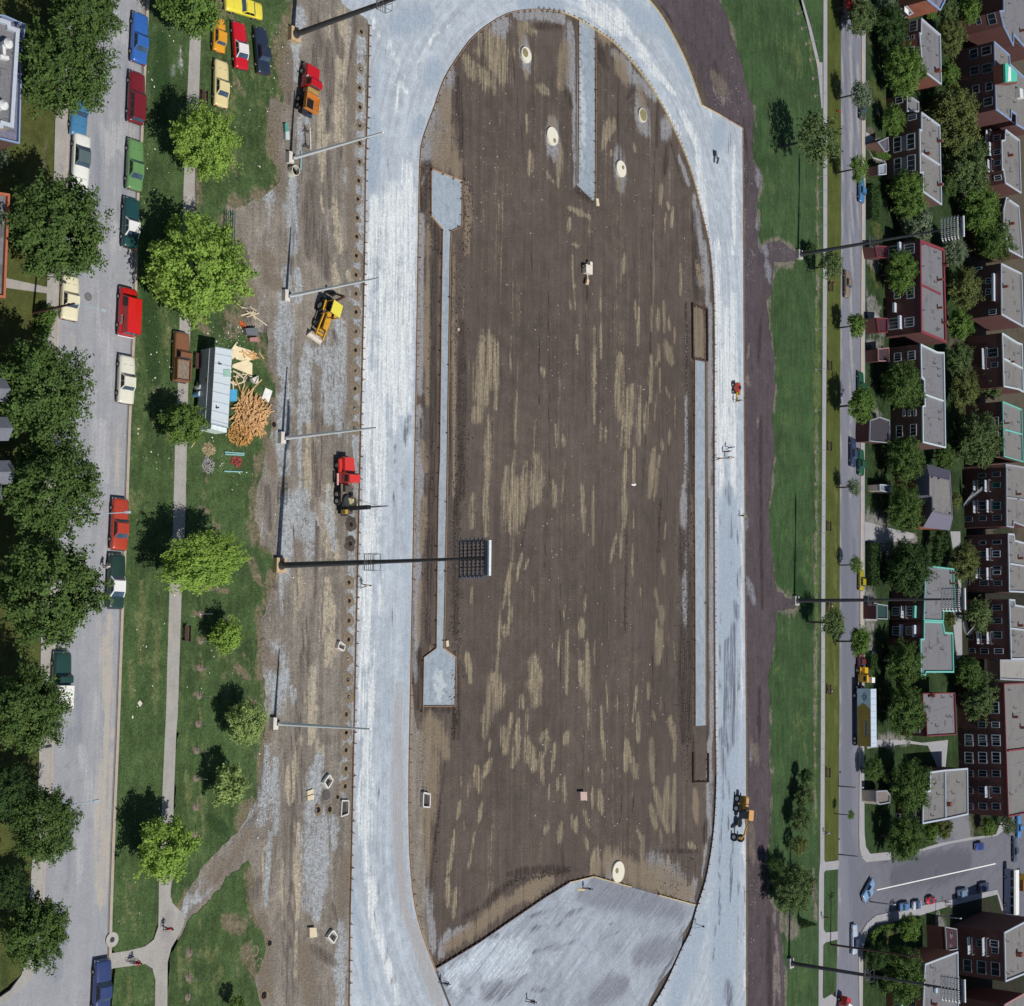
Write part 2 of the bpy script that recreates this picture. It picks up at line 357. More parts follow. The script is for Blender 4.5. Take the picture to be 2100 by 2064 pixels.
# --- inner field and border soils
field_st = strokes("""
B0 0 1 1800,310,1830,480,110 1720,560,1740,600,60 1600,450,1640,560,40 1860,300,1880,560,30 1800,610,1800,700,18
B0 2 1 1820,200,1880,160,60 1480,520,1400,700,35 1340,900,1290,1160,55 1300,1280,1250,1400,10 1260,1620,1250,1890,26
C1 1 .5 1200,300,1180,1890,150
C2 1 .55 1150,0,1120,1890,180 700,200,700,1500,120
C3 1 .5 1150,100,1000,800,200 500,500,400,900,160
B2 1 .4 1750,600,1700,1800,120
C0 1 .4 900,1000,1000,1800,160
B0 2 .9 1480,560,1400,820,50 1400,800,1330,1160,60
C0 2 .95 80,120,240,100,30 240,110,420,150,26 130,300,150,520,40 340,940,340,1150,50 990,760,1020,960,50 840,1150,850,1400,40 470,200,470,640,34 850,440,980,640,40
B3 2 .9 1130,60,1140,900,60 1140,1000,1200,1500,50
C3 2 .9 1000,900,1260,1150,60
B0 3 1 1450,700,1420,900,55 1440,950,1400,1180,90 1500,1180,1520,1280,60 1600,1400,1620,1640,30 1600,1640,1600,1890,26 1310,1700,1310,1890,22
B0 1 1 1300,1230,1450,1210,35 1290,1280,1270,1560,45 1350,1620,1380,1890,40 1530,600,1560,1200,40 1570,1200,1600,1880,20
B1 0 1 1760,750,1710,1150,70 1835,750,1820,1230,16 1690,1250,1660,1300,40 1770,1300,1740,1890,25 1900,1680,1880,1890,20
B1 2 1 1255,0,1240,1100,30 1240,1250,1240,1500,34 1240,1560,1240,1890,40
B1 3 1 1300,0,1300,1200,22 1500,0,1500,1890,12 1270,1500,1290,1700,26
B1 1 1 1360,0,1340,600,32 1350,560,1340,1890,34 1560,600,1560,1890,42 1280,1150,1280,1210,26 1255,1330,1250,1500,34 1480,0,1470,1890,14
B2 0 1 1735,0,1742,360,18 1650,50,1640,290,22 1640,750,1635,880,10 1925,580,1870,900,15 1850,950,1830,1350,12 1905,1040,1880,1100,25 1600,1250,1625,1450,20 1810,1450,1820,1600,60 1770,1600,1730,1850,35
B2 2 1 1230,0,1215,1200,26 1200,1250,1215,1450,20 1200,1750,1200,1890,20
B2 3 1 1280,80,1260,480,24 1250,700,1240,1150,16 1300,1760,1400,1890,70
B2 1 1 1330,0,1310,1150,40 1250,1220,1230,1650,30 1520,0,1510,1100,36 1320,1500,1330,1560,10 1540,1300,1540,1890,14 1260,1660,1500,1670,20 1500,1890,1500,1600,14
C0 0 1 150,860,155,1000,10 180,1160,170,1290,25 400,1090,385,1380,22 240,650,310,690,22 300,1300,340,1360,14 460,1560,620,1630,14 470,1640,460,1740,12 490,1830,540,1850,10 760,920,720,1090,25 800,900,790,1000,15 780,1130,780,1170,8 950,1080,960,1140,10 1160,1390,1150,1520,14 1200,1530,1215,1560,12 1245,1560,1230,1700,10 1190,1600,1180,1750,6 130,200,200,220,30
C0 2 1 60,110,200,110,22 200,110,420,130,24 120,340,140,430,36 135,470,145,530,30 500,300,505,1400,12 335,1080,335,1150,40 840,1180,845,1330,34 990,830,1010,920,44 1000,860,1010,930,30 800,400,900,520,28 940,560,1100,720,28 1200,900,1180,1020,36 1290,1180,1360,1380,16 1400,1480,1460,1890,24 480,180,485,300,20
C0 3 1 140,540,145,580,18 100,200,110,320,30 440,350,400,640,40 830,450,880,580,45 330,900,335,960,30 1000,680,1010,780,30 840,1360,840,1420,20 700,260,760,300,26
C0 1 1 10,200,60,600,10 60,600,140,1300,6 520,1420,640,1500,34 680,360,740,500,40 960,640,900,740,14 1130,780,1120,1100,18 1200,1080,1180,1300,20 340,500,340,760,10 1110,1100,1080,1890,6 830,560,840,1400,10 1400,1600,1410,1890,30 1230,1080,1320,1400,10 420,640,480,800,26 180,200,400,200,20
C1 0 1 490,80,510,500,9 880,80,870,220,12 470,430,480,500,8 525,690,525,800,9 655,640,655,1340,14 700,420,700,520,7 700,620,700,860,10 850,850,840,1300,28 960,430,965,560,10 985,480,980,760,10 1080,470,1078,660,9 1135,500,1130,640,14 1175,440,1178,660,12 1210,560,1215,640,14 1255,630,1255,740,8 1190,760,1230,880,28 1135,760,1140,880,10 1120,870,1118,920,8 1145,940,1145,1110,8 1080,850,1070,1180,16 1050,1200,1035,1420,14 910,1100,900,1500,30 940,1060,940,1200,10 1000,1080,990,1500,12 870,1300,855,1520,10 1120,1100,1105,1340,6 1190,1080,1215,1150,10 1260,1150,1258,1400,6 1220,1400,1215,1500,10 700,1340,700,1480,8 735,1380,735,1500,8 365,1350,368,1520,10 420,1450,425,1510,14 70,1100,65,1500,8 210,1330,200,1600,9 20,820,25,980,7 265,940,270,980,18 230,1620,220,1890,45 140,1640,110,1890,16 60,1550,30,1890,14 430,1640,420,1860,10 350,1780,360,1890,14 560,1800,565,1890,12 650,1840,650,1890,5 890,1560,880,1890,16 950,1540,950,1800,12 1100,1540,1070,1890,18 1140,1600,1110,1880,14 1160,1480,1165,1540,12 1300,160,1300,380,10
C1 2 1 1480,0,1500,440,24 1520,460,1520,1890,20 1340,1150,1335,1890,12 1420,260,1440,300,20
C1 1 1 1400,0,1420,450,34 180,0,190,250,6 310,200,320,1890,6 950,0,955,420,7 1080,0,1070,900,7 590,240,600,400,14 1380,900,1380,1890,24 1490,900,1495,1890,14 1070,900,1010,1890,7 240,500,240,1200,5 590,400,590,1400,5 1340,450,1340,1100,14
C1 3 1 1430,500,1440,850,46 1420,150,1460,300,20
C2 0 1 60,0,40,280,60 130,0,110,240,36 200,0,200,140,20 360,0,350,140,16 565,0,575,320,14 645,0,645,430,10 880,0,880,280,20 950,170,950,300,8 1070,0,1070,50,12 1110,0,1100,100,8 860,280,850,520,10 820,360,770,560,14 940,420,940,650,8 1190,260,1180,390,8 1165,540,1175,640,14 1110,760,1130,900,14 1160,900,1160,1010,20 1120,1000,1120,1180,16 1150,1080,1130,1300,26 1250,1160,1255,1300,5 1205,1080,1210,1180,6 1000,740,1000,820,6 20,580,10,900,12 110,500,70,700,12 160,540,130,620,8 30,920,10,1020,20 185,730,200,850,8 195,1300,220,1600,45 110,1560,110,1640,20 150,1650,150,1820,8 340,1160,330,1210,5 395,1120,380,1330,10 430,880,425,1000,6 450,1080,445,1550,14 590,800,580,920,12 560,1000,560,1100,24 600,1160,605,1600,18 550,1320,560,1480,20 655,1140,655,1340,6 745,1440,750,1700,6 715,1380,720,1460,5 970,1500,940,1750,12 1060,1470,1058,1580,12 1220,1740,1260,1890,22 1150,1570,1150,1680,6 1090,1680,1110,1740,10 610,1630,612,1820,8 705,1650,705,1890,10 300,1830,250,1890,18 90,1750,60,1890,18 30,1700,10,1840,14 980,1700,985,1890,14 820,1570,825,1720,5 500,1060,510,1100,6 1380,60,1370,700,12
C2 2 1 1325,0,1325,290,24 1335,480,1335,560,10 1330,640,1335,1010,20 1530,0,1530,1890,18
C2 1 1 1370,0,1370,1890,30 1500,0,1500,1890,14 1310,320,1310,640,34 1310,1060,1320,1890,40 300,0,280,600,6 900,200,880,1100,9 1150,100,1130,460,10 170,60,110,460,9 595,500,580,900,7 1090,1250,1090,1500,7 400,700,400,1890,5
C3 0 1 140,80,180,240,36 80,50,40,230,22 230,160,250,360,16 280,0,260,160,18 410,30,400,60,24 330,90,310,280,12 290,370,290,470,8 350,330,350,400,10 400,320,400,480,12 660,0,680,200,10 660,270,660,350,8 560,250,570,280,6 830,90,830,250,26 870,200,890,310,20 1000,70,1010,330,20 900,0,905,60,14 1160,0,1160,200,12 1160,310,1150,680,14 1110,340,1100,600,22 1020,400,1110,680,20 990,520,1030,660,18 640,420,660,560,20 590,400,590,520,12 530,550,570,670,12 540,740,560,810,12 450,590,470,690,16 370,650,360,760,20 280,660,260,700,16 480,600,480,700,12 940,740,930,900,16 900,680,930,760,10 1060,680,1070,770,8 620,840,600,960,30 1250,780,1300,810,12 1110,870,1130,950,12
C3 2 1 740,900,720,980,40 1400,60,1400,700,20 1300,1050,1260,1180,24 1390,700,1350,1000,8
C3 3 1 700,900,900,1000,60 900,960,1250,1120,60 60,1150,300,1030,40 640,930,600,990,40 1300,420,1310,620,20
C3 1 1 0,990,200,960,24 200,960,420,960,26 60,1080,240,1010,10 1380,640,1370,740,34 880,440,870,560,8 800,400,780,640,6 530,0,525,400,6 1060,830,1320,830,12 1180,600,1180,820,16 1290,40,1290,340,20 850,850,880,870,30
B3 0 1 1440,300,1435,400,6 1550,260,1560,400,25 1500,300,1490,440,8 1430,480,1415,600,12 1580,500,1560,620,14 1390,690,1370,860,12 1370,870,1350,960,18 1340,1020,1345,1200,18 1400,1100,1380,1300,12 1530,700,1490,950,11 1460,600,1460,680,8 1640,60,1630,130,12 1640,200,1600,300,20 1730,0,1740,130,28
B3 2 1 1095,0,1095,350,16 1100,340,1110,700,26 1090,700,1110,1000,16 1130,1000,1200,1250,50 1200,1250,1240,1500,34 1210,60,1190,300,20 1320,1430,1500,1350,20 1350,1400,1300,1540,30 1180,860,1180,1000,16
B3 3 1 1200,40,1220,380,80 1220,400,1170,700,60 1170,700,1170,980,50 1330,1500,1700,1250,36 1650,1260,1780,1180,40 1300,20,1330,160,40
B3 1 1 1330,160,1290,500,14 1290,500,1240,900,14 1240,900,1210,1200,12 1600,1200,1780,1050,30 1450,1290,1560,1230,20
""", 1.65)
SF = gridsheet('soil_field', 130, 226, -84, 84, 0.0, .42, SOIL, field_st, .006)
work_st = strokes("""
B0 0 1 640,460,640,1050,55 660,100,690,300,55 560,1000,510,1150,30 500,830,520,1350,38 600,1500,640,1890,42 500,1440,520,1600,16 700,350,680,640,30 570,100,570,300,10
B0 1 1 450,100,500,400,60 560,340,570,750,55 555,800,555,1000,20 615,180,630,400,22 560,1130,570,1550,26 640,1080,650,1180,26 430,1400,420,1890,80 520,1700,540,1890,34 450,350,470,640,40 700,600,760,200,18 270,400,260,760,40 760,100,760,230,30
B0 2 1 350,60,350,210,34 335,300,325,480,18 350,900,340,1150,28 290,1320,285,1650,42 310,1680,300,1890,36 815,280,805,1890,30 100,1430,130,1500,50 700,1270,710,1420,26 360,820,400,900,40 180,1480,240,1560,20
B0 3 1 250,400,200,780,50 160,820,140,1100,60 160,1150,200,1500,50 720,1000,730,1890,30 740,500,740,900,26
B1 0 1 600,170,620,330,50 360,950,430,1250,30 430,1350,400,1890,60 650,480,655,1000,22 700,220,720,260,30 730,700,745,830,30
B1 1 1 500,0,540,210,70 555,200,560,270,34 470,1280,480,1420,40 90,200,100,300,30 100,600,60,800,30 600,660,630,760,26 450,1500,470,1890,30
B1 2 1 250,200,240,500,50 230,600,230,900,55 240,950,230,1400,46 250,1500,230,1700,36 500,830,600,880,80 400,780,430,860,40 790,0,770,1890,22 340,950,350,1890,16
B1 2 1 380,900,400,1300,60 560,900,560,1300,60 640,600,660,1150,50 600,950,640,1400,50 330,200,340,420,30
B2 2 .9 380,60,420,500,60 560,20,560,250,40
B1 3 1 60,100,120,140,70 80,260,200,300,50 60,900,150,1200,30 100,1500,150,1700,40 730,600,730,1300,30
B2 0 1 560,0,560,500,60 560,700,560,1300,75 340,600,340,900,44 430,1350,430,1890,55 620,400,620,600,30
B2 1 1 480,300,465,800,18 420,1150,410,1400,17 370,1000,360,1800,12 310,1600,320,1890,18 100,0,120,300,40 60,450,60,600,40 50,640,160,740,40 725,1400,730,1890,10
B2 2 1 335,50,385,350,50 205,650,215,950,22 240,1400,200,1550,50 550,150,600,450,34 740,0,740,1890,22 220,60,230,500,20 280,1500,300,1600,30
B2 3 1 100,1250,160,1350,60 150,1700,100,1890,40 680,900,680,1500,22
B3 0 1 320,50,250,500,34 200,900,200,1300,24 300,650,300,1300,34 290,1400,290,1700,22 230,250,240,480,24 450,80,470,140,40 70,760,60,1100,10
B3 1 1 270,500,250,1200,14 235,1200,230,1890,14 60,100,20,500,30 540,1180,580,1330,18 400,1500,560,1600,40 130,900,100,1200,10 310,0,320,260,14
B3 2 1 450,200,430,450,55 480,600,430,1250,60 600,1350,600,1890,46 150,200,150,700,30 110,700,90,1200,20 630,100,620,500,26 1100,0,1100,10,1
B3 3 1 640,860,600,1240,34 40,1300,100,1800,60 350,1500,400,1890,60
B1 2 1 230,450,230,950,70 215,1150,230,1700,60
B2 2 1 250,60,230,650,55 180,1250,150,1650,90 330,100,350,350,60
B3 2 1 60,100,60,600,60 420,300,400,1200,70 560,600,560,800,30
B0 2 1 320,60,310,600,30 290,1300,290,1890,40 800,300,790,1850,30
B1 2 1 770,60,760,1850,26
B2 2 1 735,0,720,1890,26
B2 1 1 470,250,450,900,12 400,900,400,1890,10 350,1200,340,1890,10 520,700,500,1300,8 300,300,330,900,14
B3 1 1 260,0,250,1500,10 300,0,290,800,9 330,100,330,500,9 220,500,200,1700,10 280,1000,270,1890,9
B1 1 1 430,1000,440,1890,12 520,1100,500,1890,10
A3 3 1 1700,700,1500,1000,60 1650,1050,1500,1300,60 1600,800,1400,1100,40
A3 2 1 1760,520,1480,1000,40 1480,1000,1340,1180,40 1300,1150,1260,1270,45 1700,1280,1560,1360,50
A3 1 1 1780,560,1660,700,20 1560,900,1480,1050,20 1780,1050,1700,1250,60 1770,1500,1700,1890,40
A2 3 1 1800,600,1937,700,70 1900,900,1937,1300,30
A1 1 1 1800,0,1850,250,60 1750,400,1860,560,60 1700,600,1800,800,60
A1 3 1 1850,300,1900,450,60
""")
gridsheet('construction_ground', 101, 137, -75, 88, .035, .36, WORK, work_st, .006)
sheet('construction_ground', pts('@ 350,1790 420,1740 470,1700 520,1660 540,1900 430,1960 365,1930 345,1880'), .028, WORK, .4, work_st)
east_st = strokes("""
C0 0 1 1600,700,1620,760,30 1540,640,1560,700,12
C0 1 1 1160,50,1260,250,20 1350,480,1420,700,20 1770,900,1800,1200,14 1790,1250,1790,1360,20 1560,480,1600,700,30
C0 2 1 1900,1260,1880,1360,30 1880,1550,1870,1700,14 1900,1800,1937,1890,30
C0 3 1 1540,560,1640,700,40 1780,1880,1780,1600,12
C1 0 1 1810,760,1800,860,16 1800,1000,1810,1050,22 1880,1310,1875,1380,14 1830,60,1850,90,14
C1 1 1 1900,560,1880,900,18 1900,1300,1900,1890,20
C2 1 1 1900,0,1910,900,20 1890,1500,1890,1890,20
C2 2 1 1800,700,1850,850,26 1790,200,1790,300,16
C3 3 1 1690,80,1740,200,26 1690,640,1700,900,24
C3 2 1 1690,100,1680,240,10
D1 2 1 0,150,30,280,24
D3 0 1 60,1260,100,1890,14 60,1560,60,1890,20
D3 1 1 20,1300,30,1890,30
""")
sheet('east_ground', pts('@ 1290,-60 1345,0 1400,80 1440,170 1480,300 1495,520 1497,1000 1497,1500 1497,2150 1650,2150 1640,1500 1640,700 1620,0 1600,-80'), .04, ESOIL, .7, east_st)

# --- the gravel speed-skating oval
inner = pts('@ 921,2110 @ 893,1995 854.8,1885 841.4,1796 837,1707 836.5,1589 838.7,1465 848,965 855,527 857,400 859,328 864,290 876,254 889,219 908.5,164 938.6,115 968.7,76.6 1007,46.5 1050,26 1103,20.5 1149,26 1185,41 1220.6,63 1256,87.6 1291.7,124.5 1327,169.6 1354.6,213.4 1373.8,251.7 1401,312 1420,366.6 1434,424 1450.4,492.5 1455.9,532.8 1461,598.5 1462.7,691.5 1462.7,965 1463.5,1273.6 1465,1500 1466,1589 1460.7,1701 1446,1796 1425,1864 1413,1909 1395.5,1944 1363,2015.5 1336,2062 1300,2120')
inner[0] = G((938, 2110))
outerW = pts('@ 712,2115 714,2064 715.5,1900 718.5,1767 723,1530 724,1506 728,1315 732,1137 739,828 745.7,527 747,405 748,330 752.5,191 755,52')
outerN = pts('@ 752,40 738,30 716,20 700,8 690,-25 1315,-32 1328.6,0 1349,25 1368,55 1390,96 1406.6,131 1423,175 1437,216 1478,238 1521.6,264 1523,520 1524,774 1525.7,1017 1527,1274 1528,1400 1529,1530 1529,2033 1530,2120')
KD = 4; innerD = catmull(inner, KD); outerD = catmull(outerN[6:13], 4)+outerN[13:]
TC = Vector((180.15, 35.16)); ax = Vector((math.cos(LA-math.pi/2), math.sin(LA-math.pi/2))); al = Vector((math.cos(LA), math.sin(LA)))
south = G((838, 1690)); sb = (Vector((south.x, south.y))-TC).dot(al)
def add_tc(o, streak=22.):
    me = o.data; n = len(me.vertices); a = me.attributes.new('tc', 'FLOAT_VECTOR', 'POINT'); out = []
    for v in me.vertices:
        d = Vector((v.co.x, v.co.y))-TC; u = d.dot(ax); w = d.dot(al)
        if w > 0: r = math.hypot(u, w); s = math.copysign(1, u)*r; t = math.atan2(w, abs(u))*36
        elif w < sb: r = math.hypot(u, w-sb); s = math.copysign(1, u)*r; t = sb-36*math.atan2(sb-w, abs(u))
        else: s, t = u, w
        out += [s, t/streak, 0]
    a.data.foreach_set('vector', out)
for n in PLAZA.node_tree.nodes:
    if n.bl_idname == 'ShaderNodeTexNoise' and n.inputs['Scale'].default_value < 4: n.inputs['Distortion'].default_value = .55
t = GRAVEL.node_tree
for n in t.nodes:       # the wheel streaks follow the bends of the oval
    if n.bl_idname == 'ShaderNodeTexNoise' and abs(n.inputs['Scale'].default_value-1.1) < 1e-4:
        an = nd(t, 'ShaderNodeAttribute', attribute_name='tc'); t.links.new(an.outputs['Vector'], n.inputs['Vector']); n.inputs['Scale'].default_value = 1.3
track_st = strokes("""
B0 0 1 1150,1250,1150,1890,70 1050,1450,1040,1890,110 1180,1400,1190,1890,60 900,1500,900,1890,60 960,1560,960,1890,60 1000,300,1120,560,26 880,130,960,330,22 1080,560,1080,900,24 1080,600,1150,700,20 1250,520,1340,280,12 1320,300,1500,160,10
B0 2 1 1050,200,1300,100,70 1300,600,1380,500,60 900,900,880,1400,50 1200,1000,1250,900,40 880,500,900,700,30
B0 1 .6 1160,1100,1160,1105,8 905,1215,905,1220,9 940,1555,940,1560,9 1020,975,1020,980,6 965,350,1000,500,8
B0 1 .6 880,150,1000,420,5 900,140,1020,400,5 1100,500,1110,1200,4 1180,560,1380,330,4 1000,1000,1000,1900,4
C0 1 .6 900,260,1200,640,4 700,120,1000,330,4 1250,720,1400,1050,4 1450,1200,1520,1850,4 1500,1000,1560,1300,5
B3 1 .6 800,1000,870,1500,4 870,1500,980,1880,4 980,900,1040,1300,4 1040,1300,1180,1800,4 760,200,750,900,4
B2 1 .5 900,0,880,1890,3 960,200,940,1890,3 820,300,810,1890,3
B1 0 1 850,0,830,1000,60 1000,0,1000,1100,120 1120,0,1110,1200,80 1180,0,1160,1000,40 880,1000,850,1890,60 960,1100,950,1890,60 1060,1000,1060,1400,50
B1 1 1 1150,1300,1130,1500,22 1125,1500,1118,1890,5 1062,1500,1055,1890,5 1005,990,1005,1040,5
B1 2 .7 1160,1600,1160,1890,30
B2 0 1 860,0,850,560,80 850,560,830,1300,60 800,800,790,1890,30 880,1200,870,1890,40 930,0,930,500,30 960,600,950,1100,20
B2 1 .8 1100,0,1110,600,7 1055,0,1050,500,6 1045,560,1030,1250,6 1035,1250,1020,1890,9
B2 2 .7 1150,0,1140,1890,40 1000,1000,980,1890,30
B2 3 .8 1080,1500,1090,1890,50
B3 0 1 780,0,780,900,50 800,900,830,1400,44 730,300,720,800,24 860,1400,1000,1890,30
B3 1 .7 938,0,935,300,5 860,300,845,1000,9 850,1000,900,1350,8 900,1400,1000,1800,7
B3 3 1 1000,0,1000,900,50 1010,900,1060,1300,46 1100,1350,1280,1890,50
B3 2 1 700,1200,800,1890,26 680,1000,690,1300,14
C0 0 1 560,0,640,100,60 640,110,900,220,60 900,240,1050,420,30 980,380,1250,700,26 1300,850,1420,1100,36 1430,1150,1500,1890,44 1100,700,1300,1000,16 660,40,900,150,40 1700,1100,1690,1890,20
C0 2 1 100,30,400,50,50 1100,50,1350,600,40 900,60,1100,200,60 560,160,580,300,30 1600,950,1560,1100,50
C0 1 .8 1680,980,1650,1150,18 1570,1500,1570,1570,7 1060,280,1065,300,8 1640,1250,1660,1380,14
C1 0 1 1570,0,1600,1890,40 1690,400,1690,1890,40 1640,500,1640,1500,40
C1 1 .8 1655,20,1665,160,5 1640,1600,1630,1780,12 1660,1780,1650,1890,16 1620,1380,1625,1450,5
C2 0 1 1575,0,1570,1890,10 1755,0,1755,1890,12
C2 2 1 1650,100,1650,1890,90
C2 1 1 1640,0,1660,120,26 1600,150,1600,280,12 1650,300,1660,400,8 1740,600,1750,680,8 1700,850,1720,980,24 1640,1150,1620,1890,26 1690,1050,1690,1890,40 1740,1300,1740,1500,10 1600,900,1590,1500,6 1725,300,1730,900,5 1680,0,1680,600,7
C3 0 1 1610,0,1600,420,18 1500,850,1420,1100,12 1620,800,1600,1500,9 1440,1050,1200,1600,14 1550,900,1540,1700,6 1400,1300,1330,1600,6 1640,400,1640,1890,10
C3 2 1 1560,0,1520,700,110 1520,700,1500,1890,120 1350,1300,1150,1890,70
C3 1 1 1510,0,1500,400,14 1500,400,1460,1000,10 1470,0,1480,300,12 1470,1000,1465,1350,10 1520,1750,1540,1890,40 1560,700,1540,1200,12 1580,420,1570,560,10 1535,100,1530,700,6 1600,900,1590,1500,5 1440,1300,1420,1700,6 1640,1000,1640,1400,6
""")
def off(P, d): return P
TRK = sheet('gravel_track', outerW+outerN[:6]+outerD+list(reversed(innerD)), .09, GRAVEL, .9, track_st)
add_tc(TRK)
GRAVEL2 = SLAG
sheet('stone_strip', pts('C0 530,135 655,215 657,1495 640,1505 520,1385'), .035, SLAG, 1.2, strokes("C0 0 1 560,400,570,1300,20"))
sheet('stone_path', pts('B0 1325,1268 1560,1358 1555,1700 1475,1735 1468,1890 B1 1460,600 1448,1400 1442,1895 B2 1430,700 1420,1205 1512,1275 1505,1638 1263,1640 1268,1275 1362,1205 1368,700 1378,0 B1 1388,1600 1398,700 1408,0 B0 1410,1720 1325,1620'), .035, SLAG, 1.2, strokes("B2 0 1 1380,1400,1390,1560,50"))
sheet('stone_walk', pts('C1 1400,872 1480,886 1482,1890 C2 1486,900 1487,1782 1404,1790 1402,900 C1 1398,1890'), .035, SLAG, 1.2, strokes("C2 1 .4 1440,0,1440,10,4"))
plaza = pts('B3 1262,1642 1560,1455 C3 0,1322 420,1046 590,1007 850,1077 1300,1205 1272,1300 1215,1400 1200,1500 1130,1640 1050,1740 990,1850 930,1990 @ 938,2110 B3 1365,1904')
plaza_st = strokes("""
B3 0 1 1400,1640,1500,1600,60 1500,1600,1780,1500,90 1330,1650,1420,1800,40 1600,1700,1780,1650,40
C3 0 1 0,1560,100,1600,120 60,1460,10,1500,40
C3 1 1 150,1290,350,1200,14 400,1280,520,1230,20 180,1530,500,1450,16 150,1370,380,1330,12 0,1800,130,1700,26 150,1780,300,1800,16 700,1340,760,1330,10 350,1700,380,1690,10 640,1450,800,1380,6 1210,1380,1180,1500,24 1180,1500,1120,1620,14 1100,1640,1000,1800,14
C3 2 1 600,1060,1200,1260,60 500,1130,800,1200,40 900,1550,1150,1500,60 600,1850,800,1750,60
B3 1 1 1620,1430,1700,1410,18 1600,1800,1780,1790,60 1430,1760,1500,1800,20
""")
sheet('gravel_plaza', plaza, .096, PLAZA, .8, plaza_st)

# --- lawns of the near park
EDGE = '@ 600,-60 602,10 597,55 590,80 584,109 579,160 580,208 558,211 552,246 562,287 556,315 570,364 562,388 542,391 525,412 505,425'
l_lawn = pts('@ 302,-60 290,233 287,287 281,410 278,527 275,650 271,719 264,856 258,1020 249,1246 240,1500 231,1707 225,1885 224,1940 @ 238,1957 262,1950 290,1945 312,1925 322,1890 323,1850 326,1780 332,1640 340,1480 352,1200 360,950 374,560 @ 386,150 392,-60')
lawn_st = strokes("""
A0 2 .7 1290,480,1280,560,8 1350,200,1340,1000,6
A2 0 1 1180,800,1150,1700,30 1060,700,1060,1300,40 980,1200,980,1600,14
A2 1 .6 1200,1300,1190,1400,10
A1 0 1 1240,500,1230,800,8 1250,600,1260,1700,7 1000,800,1180,1500,10
A3 0 1 1000,1100,850,1300,10 1050,1100,900,1400,10
A1 3 1 1100,300,1150,1000,60
A0 3 1 1200,300,1200,900,60
""")
sheet('verge_lawn', l_lawn, .13, GRASS_L, .7, lawn_st)
w_lawn = pts('@ 408,-60 404,150 398,410 388,560 380,760 372,1100 366,1350 358,1560 350,1740 349,1840 352,1850 366,1864 373,1856 380,1836 412,1792 436,1764 470,1725 500,1685 520,1640 532,1600 535,1540 545,1440 540,1390 530,1330 545,1240 565,1170 550,1120 530,1110 520,1060 530,985 545,930 560,820 560,740 545,690 520,680 490,640 480,600 500,540 480,480 470,420')+pts(' '.join(['@']+list(reversed(EDGE.split()[1:]))))
wl = ragged(w_lawn, .85, .6)
park_st = strokes("""
A0 1 1 1640,0,1650,120,40 1720,100,1740,160,26 1780,600,1820,720,16 1720,860,1700,900,20 1700,1650,1780,1890,70 1720,1200,1780,1330,18 1620,840,1680,880,20 1720,1400,1800,1560,14 1700,560,1820,700,12
A0 0 1 1760,560,1740,800,26 1800,1300,1700,1550,14 1460,400,1460,700,14 1640,420,1660,440,10
A1 1 1 1750,60,1800,300,80 1700,540,1860,640,60 1560,760,1600,840,20 1700,100,1760,400,50 1500,1500,1600,1560,20 1550,1740,1560,1800,20 1900,1600,1937,1700,30 1460,500,1540,650,50 1650,600,1750,700,40
A1 2 1 1700,590,1740,650,14 1530,1640,1580,1700,20
A2 1 1 1500,150,1560,180,26 1880,550,1937,700,40 1440,940,1500,960,18 1470,1130,1500,1150,18 1440,1340,1520,1360,26 1440,1540,1500,1560,18 1440,1760,1500,1780,14 1880,1600,1937,1700,50 1820,1250,1870,1300,20 1760,1340,1860,1420,30 1580,250,1640,300,20 1450,740,1700,780,10
A2 0 1 1520,0,1500,1800,10 1600,200,1590,400,8 1620,1200,1700,1300,26
A3 1 1 1340,120,1370,140,14 1330,310,1360,320,14 1340,510,1370,530,14 1330,700,1360,730,14 1280,1100,1240,1280,26 1560,1290,1680,1370,50 1290,1500,1320,1600,14 1290,1680,1310,1740,14 1290,1830,1300,1890,14 1700,1000,1780,1200,60
A3 0 1 1290,100,1290,700,8 1390,100,1400,900,7 1230,1450,1260,1890,20 1380,1300,1500,1890,14 1400,1400,1560,1890,10
A3 3 1 1450,600,1550,700,40
B1 1 1 0,120,60,500,40 100,500,120,560,20 60,700,40,850,30
B0 1 1 230,380,180,800,14
""")
def fringe(P, ch, w, k, lo, cond):
    r = random.Random(5); out = []
    for i in range(0, len(P)-1, 3):
        if cond(P[i]) and r.random() < .8: out.append((P[i]+Vector((r.uniform(-.8, .4), 0, 0)), P[min(i+3, len(P)-1)]+Vector((r.uniform(-1.2, .3), r.uniform(-.5, .5), 0)), w*r.uniform(.5, 1.7), ch, k*r.uniform(.6, 1.1)))
    return out
sheet('park_lawn', wl, .08, GRASS_L, .6, park_st+fringe(wl, 1, 1.1, 1, 0, lambda p: p.x > 106.5))
# lawn south-east of the fork
sl_ = pts('@ 372,1915 388,1884 418,1856 452,1822 482,1784 512,1768 524,1800 512,1840 530,1890 540,1960 520,2010 545,2115 338,2120 342,1990 350,1960')
sheet('park_lawn', ragged(sl_, .9, .6, seed=3), .083, GRASS_L, .6, strokes("""
A3 0 1 1230,1500,1250,1890,20 1380,1300,1500,1890,14 1400,1400,1560,1890,10 1480,1500,1600,1890,8
A3 1 1 1560,1300,1680,1370,60 1290,1500,1320,1600,16 1290,1680,1310,1740,20 1290,1830,1300,1890,14 1720,1000,1780,1300,60 1700,1500,1760,1700,50"""))
sheet('park_lawn', pts('@ 235,1986 262,1982 296,1977 307,1983 314,1998 317,2030 315,2120 222,2120'), .13, GRASS_L, .7, strokes("A3 0 1 880,1700,880,1890,20"))
